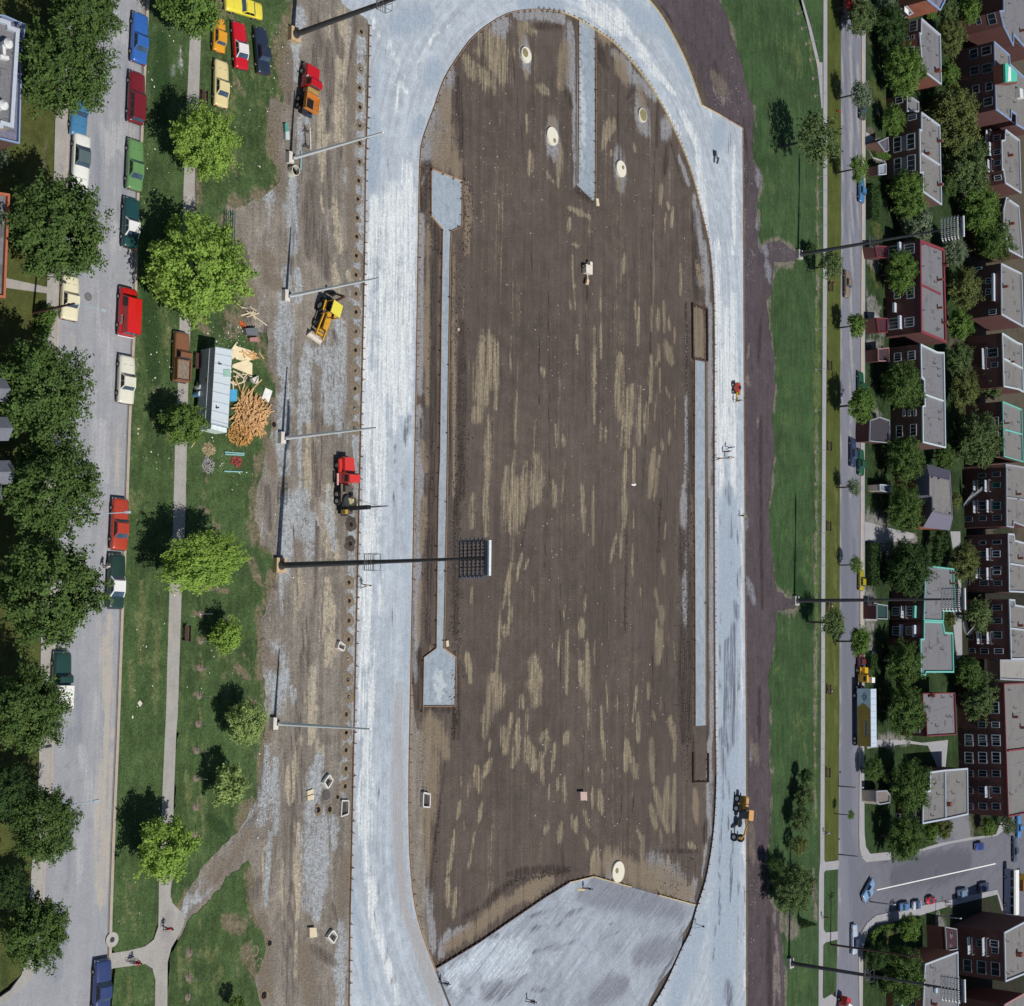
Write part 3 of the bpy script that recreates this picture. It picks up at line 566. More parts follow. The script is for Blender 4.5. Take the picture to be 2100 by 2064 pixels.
# paths
sheet('park_path', pts('@ 392,-60 388,60 388.5,60 384,164 376,356 372,465 363,787 357.5,910 353,1082 346,1213 342,1342 338.8,1465 336,1520 331.8,1618 324.4,1811 323,1900 314,1926.6 296,1941 260,1950 226.6,1955 222,1988 231,1986 296,1977 311,1986 317,2009.5 315.5,2120 341,2120 342,1974 349.6,1944 370,1909 377.7,1888 367,1867 352,1852 348,1840 349,1811 355.5,1618 360,1500 363,1465 367,1342 371,1213 377.6,1082 381.7,910 384.5,787 397,465 398,356 407.7,164 411,55 414,-60'), .14, PAVE_L, 1.2, strokes("""
A0 1 .6 1420,700,1410,800,5
A2 3 1 1310,1000,1290,1300,14
A3 2 1 1150,1250,1140,1500,30"""))
# left street + kerb + far pavement
kerbL = pts('@ 303,-70 300,0 287,287 279,410 276,527 273.6,650 269.5,719 262.6,856 257,1020 247.6,1246 238.5,1500 229.6,1707 223.7,1885 222,1971 218,2064 215,2120')
leftL = pts('@ 150,-70 140,150 137,233 135,356 122,560 116,700 112,900 110,1200 105,1589 96,1690 89,1796 84,1920 76,1972 62,2008 30,2040 -60,2100 -60,2130')
street_st = strokes("""
A0 1 .35 965,0,930,900,5 900,900,880,1890,4 1020,430,1020,500,5
A0 0 1 860,0,840,1890,14 780,900,800,1890,12 930,0,900,1890,6
A0 2 1 960,0,930,1890,14 730,400,740,1890,20
A0 3 .8 1000,400,960,1890,26
A1 1 .4 870,40,850,330,4 930,60,870,260,4 500,600,500,800,3
A1 0 1 740,0,730,1890,24 830,300,810,1890,6 800,1000,800,1890,14
A1 3 .8 900,1300,860,1890,30 560,700,560,800,40
A2 0 1 650,0,660,300,14 735,1200,720,1890,6 800,0,790,800,6
A2 2 1 600,1300,600,1890,30
A2 3 1 790,950,820,1890,44
A3 0 1 650,0,640,1100,7 560,0,540,1100,20 500,1600,490,1890,14
A3 3 1 730,0,710,1200,44
A3 2 1 470,0,460,1200,24 420,1300,400,1700,40
A3 1 .5 780,310,770,400,10 760,620,765,670,16 755,800,760,850,10
""")
sheet('street', kerbL+list(reversed(leftL)), .02, ASPH_L, 1.1, street_st)
sheet('side_pavement', [p.lerp(a, 0) for p, a in zip(leftL[:12], leftL[:12])]+list(reversed(pts('@ 127,-70 113,150 112,233 109,356 96,560 90,700 86,900 84,1200 78,1589 70,1690 62,1796 58,1900'))), .15, PAVE_L, 1.2, strokes("A0 2 .6 450,1200,440,1300,30"))
sheet('side_pavement', pts('@ 84,1915 76,1972 62,2008 30,2040 -60,2100 -60,2085 20,2030 42,2000 54,1960 58,1905'), .15, PAVE_L, 1.2, strokes("A3 2 .6 40,1800,60,1850,10"))
sheet('front_lawn', pts('@ -150,-90 126,-70 112,150 111,233 108,356 95,560 89,700 85,900 83,1200 77,1589 69,1690 61,1796 53,1960 40,2000 -150,2160'), .14, OLIVE, 1.2, strokes("""
A0 2 1 320,850,330,1300,3
A3 1 .8 0,1500,20,1800,40"""))
sheet('house_path', pts('A1 30,258 360,330 350,375 30,332'), .155, PAVE_L, 1.2, [])

# --- far park lawn, verge, street
bound = pts('@ 1474,-70 C0 1590,0 1640,100 1670,220 1700,350 1760,480 1780,620 1825,730 1850,850 1840,1050 1850,1200 1905,1330 1870,1500 1880,1700 1890,1890 D0 10,1800 170,1840 235,1890 D1 225,130 60,150 50,240 40,350 0,420 10,520 40,700 80,1050 40,1300 60,1500 30,1890 D2 20,100 30,300 60,650 75,780 160,820 210,850 230,900 90,930 80,960 60,1200 25,1400 25,1890 D3 20,100 35,300 30,700 0,1000 10,1150 50,1235 95,1250 125,1560 130,1904 @ 1608,2120')
pathR_l = pts('@ 1687,-70 D0 430,0 428,1000 428,1890 D1 425,400 420,1300 418,1890 D2 415,400 412,1400 410,1890 D3 378,100 374,900 366,1000 364,1250 364,1450 362,1904 @ 1677,2120')
east_lawn_st = strokes("""
D0 0 1 390,1200,385,1890,12 300,100,360,600,12 230,60,260,100,12
D0 2 1 390,1200,385,1890,6 0,1850,200,1880,30
D1 0 1 390,100,380,1890,22
D1 2 1 390,240,380,500,8 380,1400,375,1840,8 0,60,160,120,40
D2 0 1 385,0,370,1890,20
D2 2 1 378,100,370,700,9 375,800,370,1890,8 60,850,230,890,36
D2 3 1 250,750,330,1000,50
D3 0 1 340,0,340,700,16
D3 2 1 330,960,345,1300,14 100,1300,200,1380,36 340,200,340,600,6
D3 1 1 340,1000,345,1200,10
""")
rb = ragged(bound, .8, 1.0, closed=False)
sheet('east_lawn', rb+list(reversed(pathR_l)), .075, GRASS_R, 1.1, east_lawn_st+fringe(rb, 2, 1.1, 1, 0, lambda p: True))
pathR_r = pts('@ 1697,-70 D0 458,0 458,1000 457,1890 D1 455,400 448,1300 445,1890 D2 443,400 440,1400 440,1890 D3 405,100 402,890 410,905 500,893 500,955 410,965 400,980 398,1370 410,1392 495,1385 495,1440 410,1462 395,1480 390,1840 400,1850 450,1820 @ 1719,2050 1719,2090 1697,2120')
sheet('park_path', pathR_l+list(reversed(pathR_r)), .135, PAVE_R, 1.5, strokes("D3 2 .5 390,900,390,1300,6"))
sheet('diagonal_path', pts('@ 1629,-50 D0 242,0 275,0 340,220 400,470 422,470 424,812 415,815 395,600 380,480 325,250'), .139, PAVE_R, 1.5, strokes("D0 3 1 385,480,388,505,10"))
vE = pts('@ 1725,-70 D0 560,0 562,1890 D1 557,600 553,1890 D2 552,600 548,1890 D3 505,100 500,890')
sheet('street_verge', pts('@ 1697,-70 D0 458,0 458,1000 457,1890 D1 455,400 448,1300 445,1890 D2 443,400 440,1400 440,1890 D3 405,100 402,890 410,902')+list(reversed(vE)), .12, VERGE, 1.2, strokes("D0 1 .8 520,0,500,300,26\nD1 1 .6 500,300,500,1500,12\nD2 0 1 520,0,520,1800,10"))
sheet('street_verge', pts('D3 410,968 498,957 494,1380 412,1390 399,1370 399,985'), .12, GRASS_R, 1.2, [])
sheet('street_verge', pts('D3 410,1464 492,1442 486,1800 450,1818 400,1848 391,1838 396,1480'), .12, GRASS_R, 1.2, [])
rR = pts('@ 1770,-70 D0 728,180 718,260 717,1890 D1 712,600 710,1890 D2 708,600 703,1890 D3 650,100 645,700 648,800 665,870 700,905 850,890 1100,822 1300,772 1600,722 1650,680 1660,560 @ 2160,1640')
farst_st = strokes("""
D0 0 1 572,0,575,1890,8 640,200,640,1890,16 690,200,690,1890,8
D0 2 1 600,0,600,1890,8 665,200,665,1890,8
D1 0 1 565,0,560,1890,8 640,0,640,1890,14 
D1 1 .4 695,0,690,1890,3
D2 0 1 560,0,556,1890,8
D2 2 1 600,0,600,1890,30 660,400,650,1890,20
D2 1 .4 560,420,700,420,2
D3 2 1 560,0,560,800,40 600,800,640,1400,40
D3 0 1 512,0,505,1900,5
D3 1 .5 530,380,575,385,3 570,720,580,740,7 625,830,640,1000,5
""")
stR = pts('@ 1732,-70')[:0]
sheet('east_street', vE+pts('D3 498,955 494,1380 492,1442 486,1800 @ 1712,2120')+pts('@ 1759,2120 D3 645,1904 640,1600 640,1440 660,1380 700,1325 760,1275 640,1150 645,700 650,100 D2 703,1890 708,600 D1 710,1890 712,600 D0 717,1890 718,260 728,180 @ 1770,-70'), .02, ASPH_R, 1.4, farst_st)
sheet('side_street', pts('D3 640,700 648,800 665,870 700,905 850,890 1100,822 1300,772 1600,722 1650,680 1660,560 @ 2160,1640 2160,1990 D3 1650,1250 1600,1095 1250,1172 1000,1222 760,1275 700,1325 660,1390 640,1440 636,1150'), .026, ASPH_S, 1.4, strokes("""
D3 1 .6 870,920,875,1280,4 1180,820,1180,1140,4 760,1100,765,1300,4 720,920,860,900,8 950,890,1080,880,5 1470,950,1475,1040,5
D3 0 1 900,860,1300,800,10
D3 2 1 900,1000,1400,900,50"""))  # the short dark stroke farthest along paints in a pole's cast shadow
sheet('painted_line', pts('D3 770,1096 1592,913 1592,921 770,1103'), .034, M('road_paint', (.78, .78, .76), .7, 0, .1), 0, None, skirt=0)
# far pavements (raised)
sheet('far_pavement', rR[:12]+pts('D3 665,870 700,905 850,890 1100,822 1300,772 1600,722 1650,680 1655,600 1620,640 1590,715 1405,735 1200,775 1050,820 830,838 720,848 690,800 680,700 678,100 D2 735,1890 738,0 D1 738,1890 742,0 D0 744,1890 745,250 @ 1780,-70'), .15, PAVE_R, 1.4, strokes("D0 3 1 728,300,728,1890,9\nD1 3 1 722,0,718,1890,8\nD2 3 1 718,0,712,1890,8"))
sheet('far_pavement', pts('D3 645,1904 640,1600 640,1440 660,1390 700,1325 760,1275 1000,1222 1250,1172 1600,1095 1650,1250 1630,1240 1600,1130 1250,1215 1080,1270 900,1315 760,1350 700,1400 672,1500 668,1904 @ 1768,2120 1760,2120'), .15, PAVE_R, 1.4, strokes("D3 3 1 650,1500,650,1890,8"))
# yards; broad strokes between house rows paint the lanes' shade into the ground
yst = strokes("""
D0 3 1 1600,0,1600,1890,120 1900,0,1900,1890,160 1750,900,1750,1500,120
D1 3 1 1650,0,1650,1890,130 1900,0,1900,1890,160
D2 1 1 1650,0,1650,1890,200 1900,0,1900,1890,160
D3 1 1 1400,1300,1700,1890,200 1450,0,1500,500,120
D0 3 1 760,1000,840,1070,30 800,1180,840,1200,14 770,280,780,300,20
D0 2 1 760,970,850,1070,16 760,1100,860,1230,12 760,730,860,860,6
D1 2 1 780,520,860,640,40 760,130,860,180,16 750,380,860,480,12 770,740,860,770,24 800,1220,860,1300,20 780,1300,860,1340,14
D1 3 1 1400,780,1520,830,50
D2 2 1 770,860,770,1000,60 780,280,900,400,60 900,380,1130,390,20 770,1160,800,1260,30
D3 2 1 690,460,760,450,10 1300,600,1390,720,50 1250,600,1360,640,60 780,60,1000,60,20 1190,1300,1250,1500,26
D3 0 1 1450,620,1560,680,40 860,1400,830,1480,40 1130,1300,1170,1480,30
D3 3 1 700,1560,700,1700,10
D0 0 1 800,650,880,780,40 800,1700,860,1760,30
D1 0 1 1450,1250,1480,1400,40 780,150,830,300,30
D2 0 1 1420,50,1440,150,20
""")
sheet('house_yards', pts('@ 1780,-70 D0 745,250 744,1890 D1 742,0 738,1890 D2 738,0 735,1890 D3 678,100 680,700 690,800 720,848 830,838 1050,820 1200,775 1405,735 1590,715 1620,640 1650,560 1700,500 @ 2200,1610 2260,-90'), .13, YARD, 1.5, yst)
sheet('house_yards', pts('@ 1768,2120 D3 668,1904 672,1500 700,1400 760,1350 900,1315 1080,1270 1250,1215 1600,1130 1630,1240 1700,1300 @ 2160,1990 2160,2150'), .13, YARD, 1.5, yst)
sheet('driveway', pts('D3 1252,600 1403,572 1405,728 1360,740 1200,778 1130,740'), .142, ASPH_S, 1.5, strokes('D3 0 1 1300,640,1380,700,60'))
sheet('driveway', pts('D2 745,865 832,865 832,1000 745,1000'), .142, PAVE_R, 1.5, [])
sheet('driveway', pts('D1 755,510 870,560 850,660 770,625'), .142, PAVE_R, 1.5, [])
sheet('driveway', pts('D0 748,990 850,1065 840,1100 900,1230 800,1190 750,1080'), .142, PAVE_R, 1.5, [])
sheet('driveway', pts('D2 740,255 900,300 1110,345 1110,380 960,410 880,420 740,400'), .142, PAVE_R, 1.5, [])
sheet('driveway', pts('D3 1080,80 1260,60 1240,260 1190,260 1120,100 980,85 700,120 690,60 960,60'), .142, PAVE_R, 1.5, [])
sheet('back_lane', pts('D2 1380,330 1455,330 1470,1250 1430,1300 1400,1000 1400,940 1450,800'), .142, PAVE_R, 1.5, [])
# ------------------------------------------------------------------ trees
def leafmat(name, col, var=.35, tr=.25):
    m, t, b = newmat(name)
    at = nd(t, 'ShaderNodeAttribute', attribute_name='lv')
    hs = tuple(min(1, c*k) for c, k in zip(col, (1+var*1.35, 1+var, 1+var*.6))); lo = tuple(c*(1-var) for c in col)
    c = mix(t, at.outputs['Fac'], lo, hs)
    t.links.new(c, b.inputs['Base Color']); b.inputs['Roughness'].default_value = .8
    b.inputs['Specular IOR Level'].default_value = .08
    tn = nd(t, 'ShaderNodeBsdfTranslucent'); t.links.new(c, tn.inputs[0])
    ms = nd(t, 'ShaderNodeMixShader'); ms.inputs[0].default_value = tr
    t.links.new(b.outputs[0], ms.inputs[1]); t.links.new(tn.outputs[0], ms.inputs[2])
    t.links.new(ms.outputs[0], t.nodes['Material Output'].inputs[0]); return m
LEAF = {
 'dark': leafmat('maple_leaves', (.095, .165, .05)), 'mid': leafmat('linden_leaves', (.135, .235, .06)),
 'bright': leafmat('spring_leaves', (.29, .45, .10), .3, .35), 'blue': leafmat('silver_leaves', (.17, .23, .155), .35),
 'olive': leafmat('olive_leaves', (.15, .19, .07)), 'deep': leafmat('deep_leaves', (.058, .11, .04)),
 'dull': leafmat('elm_leaves', (.12, .18, .075)), 'pale': leafmat('pale_leaves', (.33, .45, .17), .3, .35), 'red': leafmat('red_leaves', (.2, .03, .035))}
CROWN = {}
def crown_mesh(kind, matk, var):
    key = (kind, matk, var)
    if key in CROWN: return CROWN[key]
    r = np.random.default_rng(hash((kind, var)) % 1000 if False else {'big': 11, 'med': 22, 'small': 33, 'cone': 44, 'bush': 55, 'thin': 66}[kind]+var*7)
    ns, nl, ls, sp = {'big': (430, 50, .042, .072), 'med': (250, 44, .060, .095), 'small': (130, 34, .085, .13), 'cone': (260, 32, .055, .07), 'bush': (130, 34, .09, .12), 'thin': (110, 26, .078, .13)}[kind]
    off = float(var*13.7+len(kind))
    V = []; LV = []
    for s in range(ns):
        if kind == 'cone':
            h = r.random()**1.4*2-1; rad = .72*(1-(h+1)/2)**.8+.05; a = r.random()*6.283
            d = np.array([math.cos(a), math.sin(a), -.25]); c0 = np.array([0, 0, h+.2]); tip = np.array([math.cos(a)*rad, math.sin(a)*rad, h])
        else:
            while True:
                d = r.normal(size=3); d /= np.linalg.norm(d)
                if d[2] > -.75: break
            nz = noise.noise(Vector(d*1.9)+Vector((off, 0, 0)))
            nz2 = noise.noise(Vector(d*4.5)+Vector((off, 3, 0)))
            rr = 1+.42*nz+.30*nz2; rr *= (.93+.17*r.random())
            if r.random() < .12: rr *= .72
            zsc = .80 if d[2] > 0 else .62
            tip = d*rr*np.array([1, 1, zsc]); c0 = tip*.58+np.array([0, 0, .06 if kind != 'bush' else 0])
        ax_ = tip-c0; lv0 = r.random()
        t = r.random(nl)**.75
        P = c0+np.outer(t, ax_)+r.normal(size=(nl, 3))*sp*(1.05-.55*t[:, None])
        out = P/np.maximum(.2, np.linalg.norm(P, axis=1))[:, None]
        N = out*.75+np.array([0, 0, .55])+r.normal(size=(nl, 3))*.62; N /= np.linalg.norm(N, axis=1)[:, None]
        U = np.cross(N, r.normal(size=(nl, 3))); U /= np.linalg.norm(U, axis=1)[:, None]; Wv = np.cross(N, U)
        sz = ls*(.6+.8*r.random(nl))[:, None]
        q4 = np.stack([P-U*sz*.8, P-Wv*sz*.5+U*sz*.05, P+U*sz*.8, P+Wv*sz*.5+U*sz*.05], 1)
        V.append(q4.reshape(-1, 3)); LV.append(np.clip(lv0*.6+r.random(nl)*.4, 0, 1))
    V = np.concatenate(V); LV = np.concatenate(LV); n = len(LV)
    me = bpy.data.meshes.new('crown'); me.vertices.add(n*4); me.vertices.foreach_set('co', V.astype(np.float32).ravel())
    me.loops.add(n*4); me.loops.foreach_set('vertex_index', np.arange(n*4)); me.polygons.add(n)
    me.polygons.foreach_set('loop_start', np.arange(0, n*4, 4)); me.polygons.foreach_set('loop_total', np.full(n, 4)); me.update(calc_edges=True)
    a = me.attributes.new('lv', 'FLOAT', 'FACE'); a.data.foreach_set('value', LV.astype(np.float32))
    me.materials.append(LEAF[matk]); CROWN[key] = me; return me
ntree = 0
def tree(c, x, y, r, h, matk, label, kind=None, sx=1.0, sz=1.0, base=None, cat='tree', group=None, name='tree', spin=None):
    """crown centre at crop pixel x,y ; r = crown radius in crop pixels ; h = height of the crown centre"""
    global ntree; ntree += 1
    k = 530/1937 if c[1] != '3' else 530/1789
    P = g(c, x, y, h)
    if base is not None:
        B = g(c, base[0], base[1]); h0 = 1.; best = None
        for hh in np.arange(.8, 12, .1):
            D = (Vector(q(c, x, y))-Vector(pj(Vector((B.x, B.y, hh))))).length
            if best is None or D < best[0]: best = (D, hh)
        h = best[1]; P = Vector((B.x, B.y, h))
    Rm = (g(c, x, y+r, h)-P).length
    if base is not None: Rm = (g(c, x, y+r, h)-g(c, x, y, h)).length
    if kind is None: kind = 'big' if Rm > 3.4 else 'med' if Rm > 2.1 else 'small'
    t = empty(name, (P.x, P.y, 0.1), 0, label, cat, group)
    cr_ = link('crown', crown_mesh(kind, matk, ntree % 3), t, (0, 0, h-.1), ntree*2.399 if spin is None else spin)
    cr_.scale = (Rm*sx, Rm, Rm*sz)
    if cat == 'tree':
        b = MB(); tr = .035*Rm+.05; zt = h-.1
        b.tube((0, 0, -.4), (0, 0, max(.3, zt-Rm*.35)), tr*1.4, tr, 8)
        for i in range(6):
            a = i*1.047+ntree; b.tube((0, 0, max(.25, zt-Rm*(.5-.08*i))), (math.cos(a)*Rm*.6*sx, math.sin(a)*Rm*.6, zt+Rm*(.05+.08*(i % 3))), tr*.6, tr*.2, 5)
        b.build('trunk', BARK, t)
    return t
def pj(P):
    d = P-Vector((0, 0, CH)); z = d.dot(fwd); u = d.dot(rt)*FPX/z; v = d.dot(upv)*FPX/z
    return (u+W0/2, H0/2-v)

TG = 'street trees in front of the west houses'
for a in (
 ('A0', 650, 60, 240, 6.2, 'dark', 'big dark maple at the top left, its crown cut by the photo top', 'big'),
 ('A0', 470, 520, 320, 6.5, 'dark', 'big maple beside the white-edged flat roof, over the blue parked car'),
 ('A0', 400, 1730, 370, 6.8, 'dark', 'big maple between the red-edged roof and the street'),
 ('A1', 300, 1080, 350, 6.6, 'dark', 'big maple beside the pale blue gables'),
 ('A2', 370, 10, 350, 6.6, 'dark', 'big maple just below the pale blue gables'),
 ('A2', 360, 800, 390, 6.8, 'dark', 'widest maple over the left street, across from the white-roofed green coupe'),
 ('A2', 190, 1665, 290, 6.0, 'dark', 'big maple covering the white back of the parked green pickup'),
 ('A3', 300, 660, 235, 6.2, 'dark', 'maple by the street lamp arm, lower left'),
 ('A3', 250, 1400, 235, 6.0, 'dark', 'lowest maple over the left street, above the pavement corner'),
 ('A3', 30, 420, 170, 5.5, 'deep', 'dark maple at the photo edge behind the street lamp'),
 ('A3', 40, 1080, 150, 5.0, 'deep', 'dark small maple at the photo edge, second from the bottom')):
    tree(*a[:7], kind=a[7] if len(a) > 7 else 'big', group=TG)
for a in (
 ('A0', 1430, 20, 220, 4.8, 'mid', 'green tree over the park path at the top'),
 ('A0', 1530, 1080, 245, 4.8, 'bright', 'bright green tree over the path below the parked cars'),
 ('A1', 1480, 190, 365, 4.5, 'bright', 'largest light green park tree, above the brown pickup'),
 ('A1', 1375, 1340, 155, 3.4, 'mid', 'medium dark green tree at the lower end of the silver trailer'),
 ('A2', 1700, 1120, 120, 2.6, 'bright', 'small bright tree just right of the lone dark bench'),
 ('A2', 1840, 1760, 150, 3.0, 'pale', 'pale young tree at the ragged dirt edge'),
 ('A3', 1590, 365, 128, 2.9, 'pale', 'small pale tree below the pale young one'),
 ('A3', 1140, 810, 205, 4.0, 'bright', 'bright round tree over the path near the fork')):
    tree(*a[:7], group='park trees near the path')
tree('A2', 1510, 560, 195, 4.9, 'bright', 'wide bright spreading tree leaning over the path and the dirt', 'big', sx=1.85, spin=.1, group='park trees near the path')
tree('A3', 1640, 1890, 60, 2.0, 'mid', 'low green tree cut by the lower photo edge in the park', 'small')
tree('A1', 350, 540, 85, 1.0, 'mid', 'clipped dark green shrub on the front lawn beside the street lamp', 'bush', cat='shrub', name='shrub', sx=.8, sz=1.2)
tree('A1', 330, 640, 60, .8, 'mid', 'lower part of the clipped hedge on the front lawn', 'bush', cat='shrub', name='shrub')
tree('A0', 15, 1190, 60, .9, 'blue', 'blue green spruce shrub at the left photo edge', 'bush', cat='shrub', name='shrub')
# young trees of the verge beyond the oval
for c, x, y, r, bx, by, mk, kd, lb in (
 ('D0', 705, 683, 92, 520, 745, 'blue', 'thin', 'pale silvery young tree leaning over the street above the grey green car'),
 ('D0', 690, 1235, 88, 515, 1300, 'mid', 'thin', 'young tree over the kerb just above the parked blue car'),
 ('D1', 675, 612, 80, 525, 635, 'mid', 'small', 'small round tree beside the driveway of the red-trimmed house'),
 ('D1', 708, 1190, 118, 515, 1225, 'mid', 'med', 'dense round tree covering the dark green parked car'),
 ('D1', 660, 1805, 62, 530, 1830, 'blue', 'thin', 'sparse silvery sapling by the mansard house'),
 ('D2', 675, 570, 58, 550, 583, 'mid', 'thin', 'small sparse tree just above the yellow parked car'),
 ('D2', 700, 1135, 98, 525, 1153, 'mid', 'med', 'round tree above the maroon parked car'),
 ('D2', 500, 1010, 105, 300, 1010, 'dull', 'thin', 'loose tree leaning over the path and verge below the middle floodlight mast'),
 ('D0', 370, 985, 175, 120, 1100, 'dull', 'thin', 'dull wispy tree over the path, its trunk in the meadow'),
 ('D1', 480, 130, 100, 330, 190, 'dull', 'thin', 'loose tree over the path just below the upper floodlight mast'),
 ('D3', 590, 562, 30, 470, 570, 'mid', 'thin', 'tiny sapling crown seen over the middle of the street'),
 ('D3', 275, 300, 50, 200, 300, 'deep', 'med', 'dark narrow tree, upper of the clump beside the path'),
 ('D3', 262, 420, 75, 190, 440, 'dull', 'med', 'grey green tree in the middle of the clump beside the path'),
 ('D3', 240, 580, 78, 150, 600, 'dull', 'med', 'light grey green tree of the clump beside the path'),
 ('D3', 235, 760, 68, 150, 780, 'olive', 'thin', 'thin brownish tree, lowest of the clump beside the path')):
    tree(c, x, y, r, 3, mk, lb, kd, base=(bx, by), group='young trees of the park verge')
for a in (
 ('D3', 180, 1080, 170, 3.6, 'dull', 'wide grey green tree opposite the side street', 'big', .9),
 ('D3', 60, 920, 70, 2.4, 'deep', 'very dark tree at the meadow edge above the wide grey green tree', 'med', .6),
 ('D3', 290, 1330, 60, 1.8, 'deep', 'dark narrow shrub row along the lower path', 'cone', .4),
 ('D0', 1560-1230, 1870, 50, 1.4, 'deep', 'dark low bush beside the upper floodlight mast', 'bush', 1),
 ('D0', 700, 120, 120, 4.2, 'dull', 'leafy tree over the kerb at the top of the far street', 'med', 1),
 ('D0', 640, 40, 60, 3.6, 'red', 'dark red leaved tree at the top of the far street', 'small', 1),
 ('D0', 930, 200, 140, 3.4, 'deep', 'dark blue green conifer in front of the highest brick house', 'big', 1.05),
 ('D0', 900, 60, 85, 2.5, 'blue', 'blue green bush tree left of the white skylight porch', 'med', 1),
 ('D0', 1025, 545, 175, 4.6, 'mid', 'full green tree before the second flat-roofed brick house', 'big', 1),
 ('D0', 950, 900, 98, 3.2, 'mid', 'rounded tree left of the little grey roof', 'med', 1),
 ('D0', 1060, 1460, 155, 4.2, 'mid', 'leafy tree at the lower end of the twin brick house', 'big', 1),
 ('D0', 1130, 1670, 135, 4.0, 'blue', 'silvery tree in front of the upper lamp rack', 'med', 1),
 ('D1', 1010, 215, 140, 4.4, 'mid', 'tree covering the middle of the red-trimmed house', 'big', 1),
 ('D1', 1020, 1060, 165, 4.6, 'dark', 'dense dark tree in front of the long grey roof', 'big', 1),
 ('D1', 1040, 1610, 165, 4.6, 'dark', 'dark tree between the long grey roof and the mansard house', 'big', 1),
 ('D2', 1030, 170, 165, 4.6, 'dark', 'dark tree against the left slope of the mansard house', 'big', 1),
 ('D2', 1060, 600, 190, 5.0, 'deep', 'tallest dark tree above the twin houses with green trim', 'big', 1),
 ('D2', 1030, 1300, 160, 4.6, 'dark', 'dark tree left of the grey roof with turquoise edges', 'big', 1),
 ('D2', 1040, 1680, 180, 4.8, 'dark', 'dark tree between the long trailer and the flat roof with a red edge', 'big', 1),
 ('D3', 985, 370, 165, 4.8, 'dark', 'large tree left of the corner house', 'big', 1),
 ('D3', 950, 735, 155, 4.6, 'dark', 'large tree on the corner lawn above the side street', 'big', 1),
 ('D3', 1230, 670, 70, 2.4, 'olive', 'small bushy tree beside the corner house driveway', 'med', 1),
 ('D3', 740, 260, 75, 2.6, 'dark', 'dark round bush behind the corner pavement', 'med', 1),
 ('D3', 985, 1365, 90, 3.2, 'mid', 'young light tree on the lawn below the side street', 'med', 1),
 ('D3', 940, 1680, 180, 4.6, 'dark', 'large tree left of the lowest flat roof', 'big', 1),
 ('D3', 770, 1560, 85, 3.0, 'deep', 'dark tree by the kerb left of the large lowest one', 'med', 1)):
    tree(*a[:7], kind=a[7], sx=a[8], group='front garden trees along the far street')
for a in (
 ('D0', 1235, 80, 60, 3.0, 'mid', 'small tree wedged between the two highest houses'),
 ('D0', 1350, 70, 95, 4.2, 'dull', 'grey brown tree right of the highest house'),
 ('D0', 1520, 80, 90, 4.4, 'mid', 'fresh green tree at the top beside the dark brick block'),
 ('D0', 1380, 290, 125, 4.6, 'olive', 'tree right of the highest flat roof'),
 ('D0', 1365, 560, 90, 4.0, 'mid', 'narrow tree between the highest flat roof and the tall brick block'),
 ('D0', 1400, 900, 210, 5.0, 'olive', 'largest olive green garden tree, centre of the upper back yards'),
 ('D0', 1500, 1250, 190, 5.0, 'dull', 'grey green garden tree left of the balcony with the green lounger'),
 ('D0', 1590, 1550, 165, 5.0, 'mid', 'rounded garden tree right of the upper lamp rack'),
 ('D0', 1700, 1790, 160, 5.2, 'dark', 'dark garden tree right of and below the upper lamp rack'),
 ('D0', 1400, 1830, 90, 4.0, 'blue', 'bluish garden tree just below the upper lamp rack'),
 ('D0', 1365, 1400, 70, 3.2, 'dark', 'dark shrubby tree behind the twin brick house'),
 ('D1', 1420, 60, 90, 4.0, 'blue', 'silvery garden tree right of the red parapet'),
 ('D1', 1480, 320, 145, 4.4, 'olive', 'brownish green garden tree left of the white curved balcony'),
 ('D1', 1450, 610, 110, 4.0, 'mid', 'green garden tree near the lower corner of the red parapet'),
 ('D1', 1440, 860, 110, 4.0, 'dull', 'grey green garden tree beside the long grey roof'),
 ('D1', 1480, 1080, 130, 4.2, 'olive', 'light garden tree left of the open green yard'),
 ('D1', 1690, 1050, 100, 4.4, 'dull', 'loose dark garden tree against the brick row'),
 ('D1', 1580, 1470, 185, 5.0, 'dull', 'largest grey green garden tree beside the green-edged roof'),
 ('D1', 1330, 1600, 90, 3.4, 'dark', 'dark shrub tree above the mansard roof'),
 ('D2', 1430, 90, 50, 3.0, 'olive', 'yellow green shrub right of the mansard roof'),
 ('D2', 1300, 400, 75, 3.0, 'deep', 'dark conical garden tree below the mansard roof'),
 ('D2', 1280, 520, 60, 3.0, 'deep', 'dark bush above the turquoise-edged roof'),
 ('D2', 1480, 550, 130, 4.4, 'olive', 'light olive garden tree left of the stairs and balconies'),
 ('D2', 1600, 950, 110, 5.2, 'dull', 'feathery dark tree right of the middle lamp rack'),
 ('D2', 1385, 990, 50, 2.6, 'olive', 'small shrub in the corner of the turquoise-edged roof'),
 ('D2', 1600, 1560, 175, 5.2, 'dull', 'big light green garden tree left of the long brick apartment block'),
 ('D2', 1510, 1390, 110, 4.6, 'dark', 'dark garden tree below the lower balconies'),
 ('D3', 1680, 650, 62, 3.2, 'dull', 'thin tree at the corner of the side street and the lane'),
 ('D3', 1540, 660, 60, 2.6, 'mid', 'small tree on the little lawn below the apartment block'),
 ('D3', 1140, 700, 60, 2.6, 'mid', 'shrubby tree right of the large corner lawn tree')):
    kd = 'thin' if 'feathery' in a[6] or 'thin tree' in a[6] else None
    tree(*a[:7], kind=kd, sx=1.4 if 'feathery' in a[6] else 1, group='garden trees of the back yards')
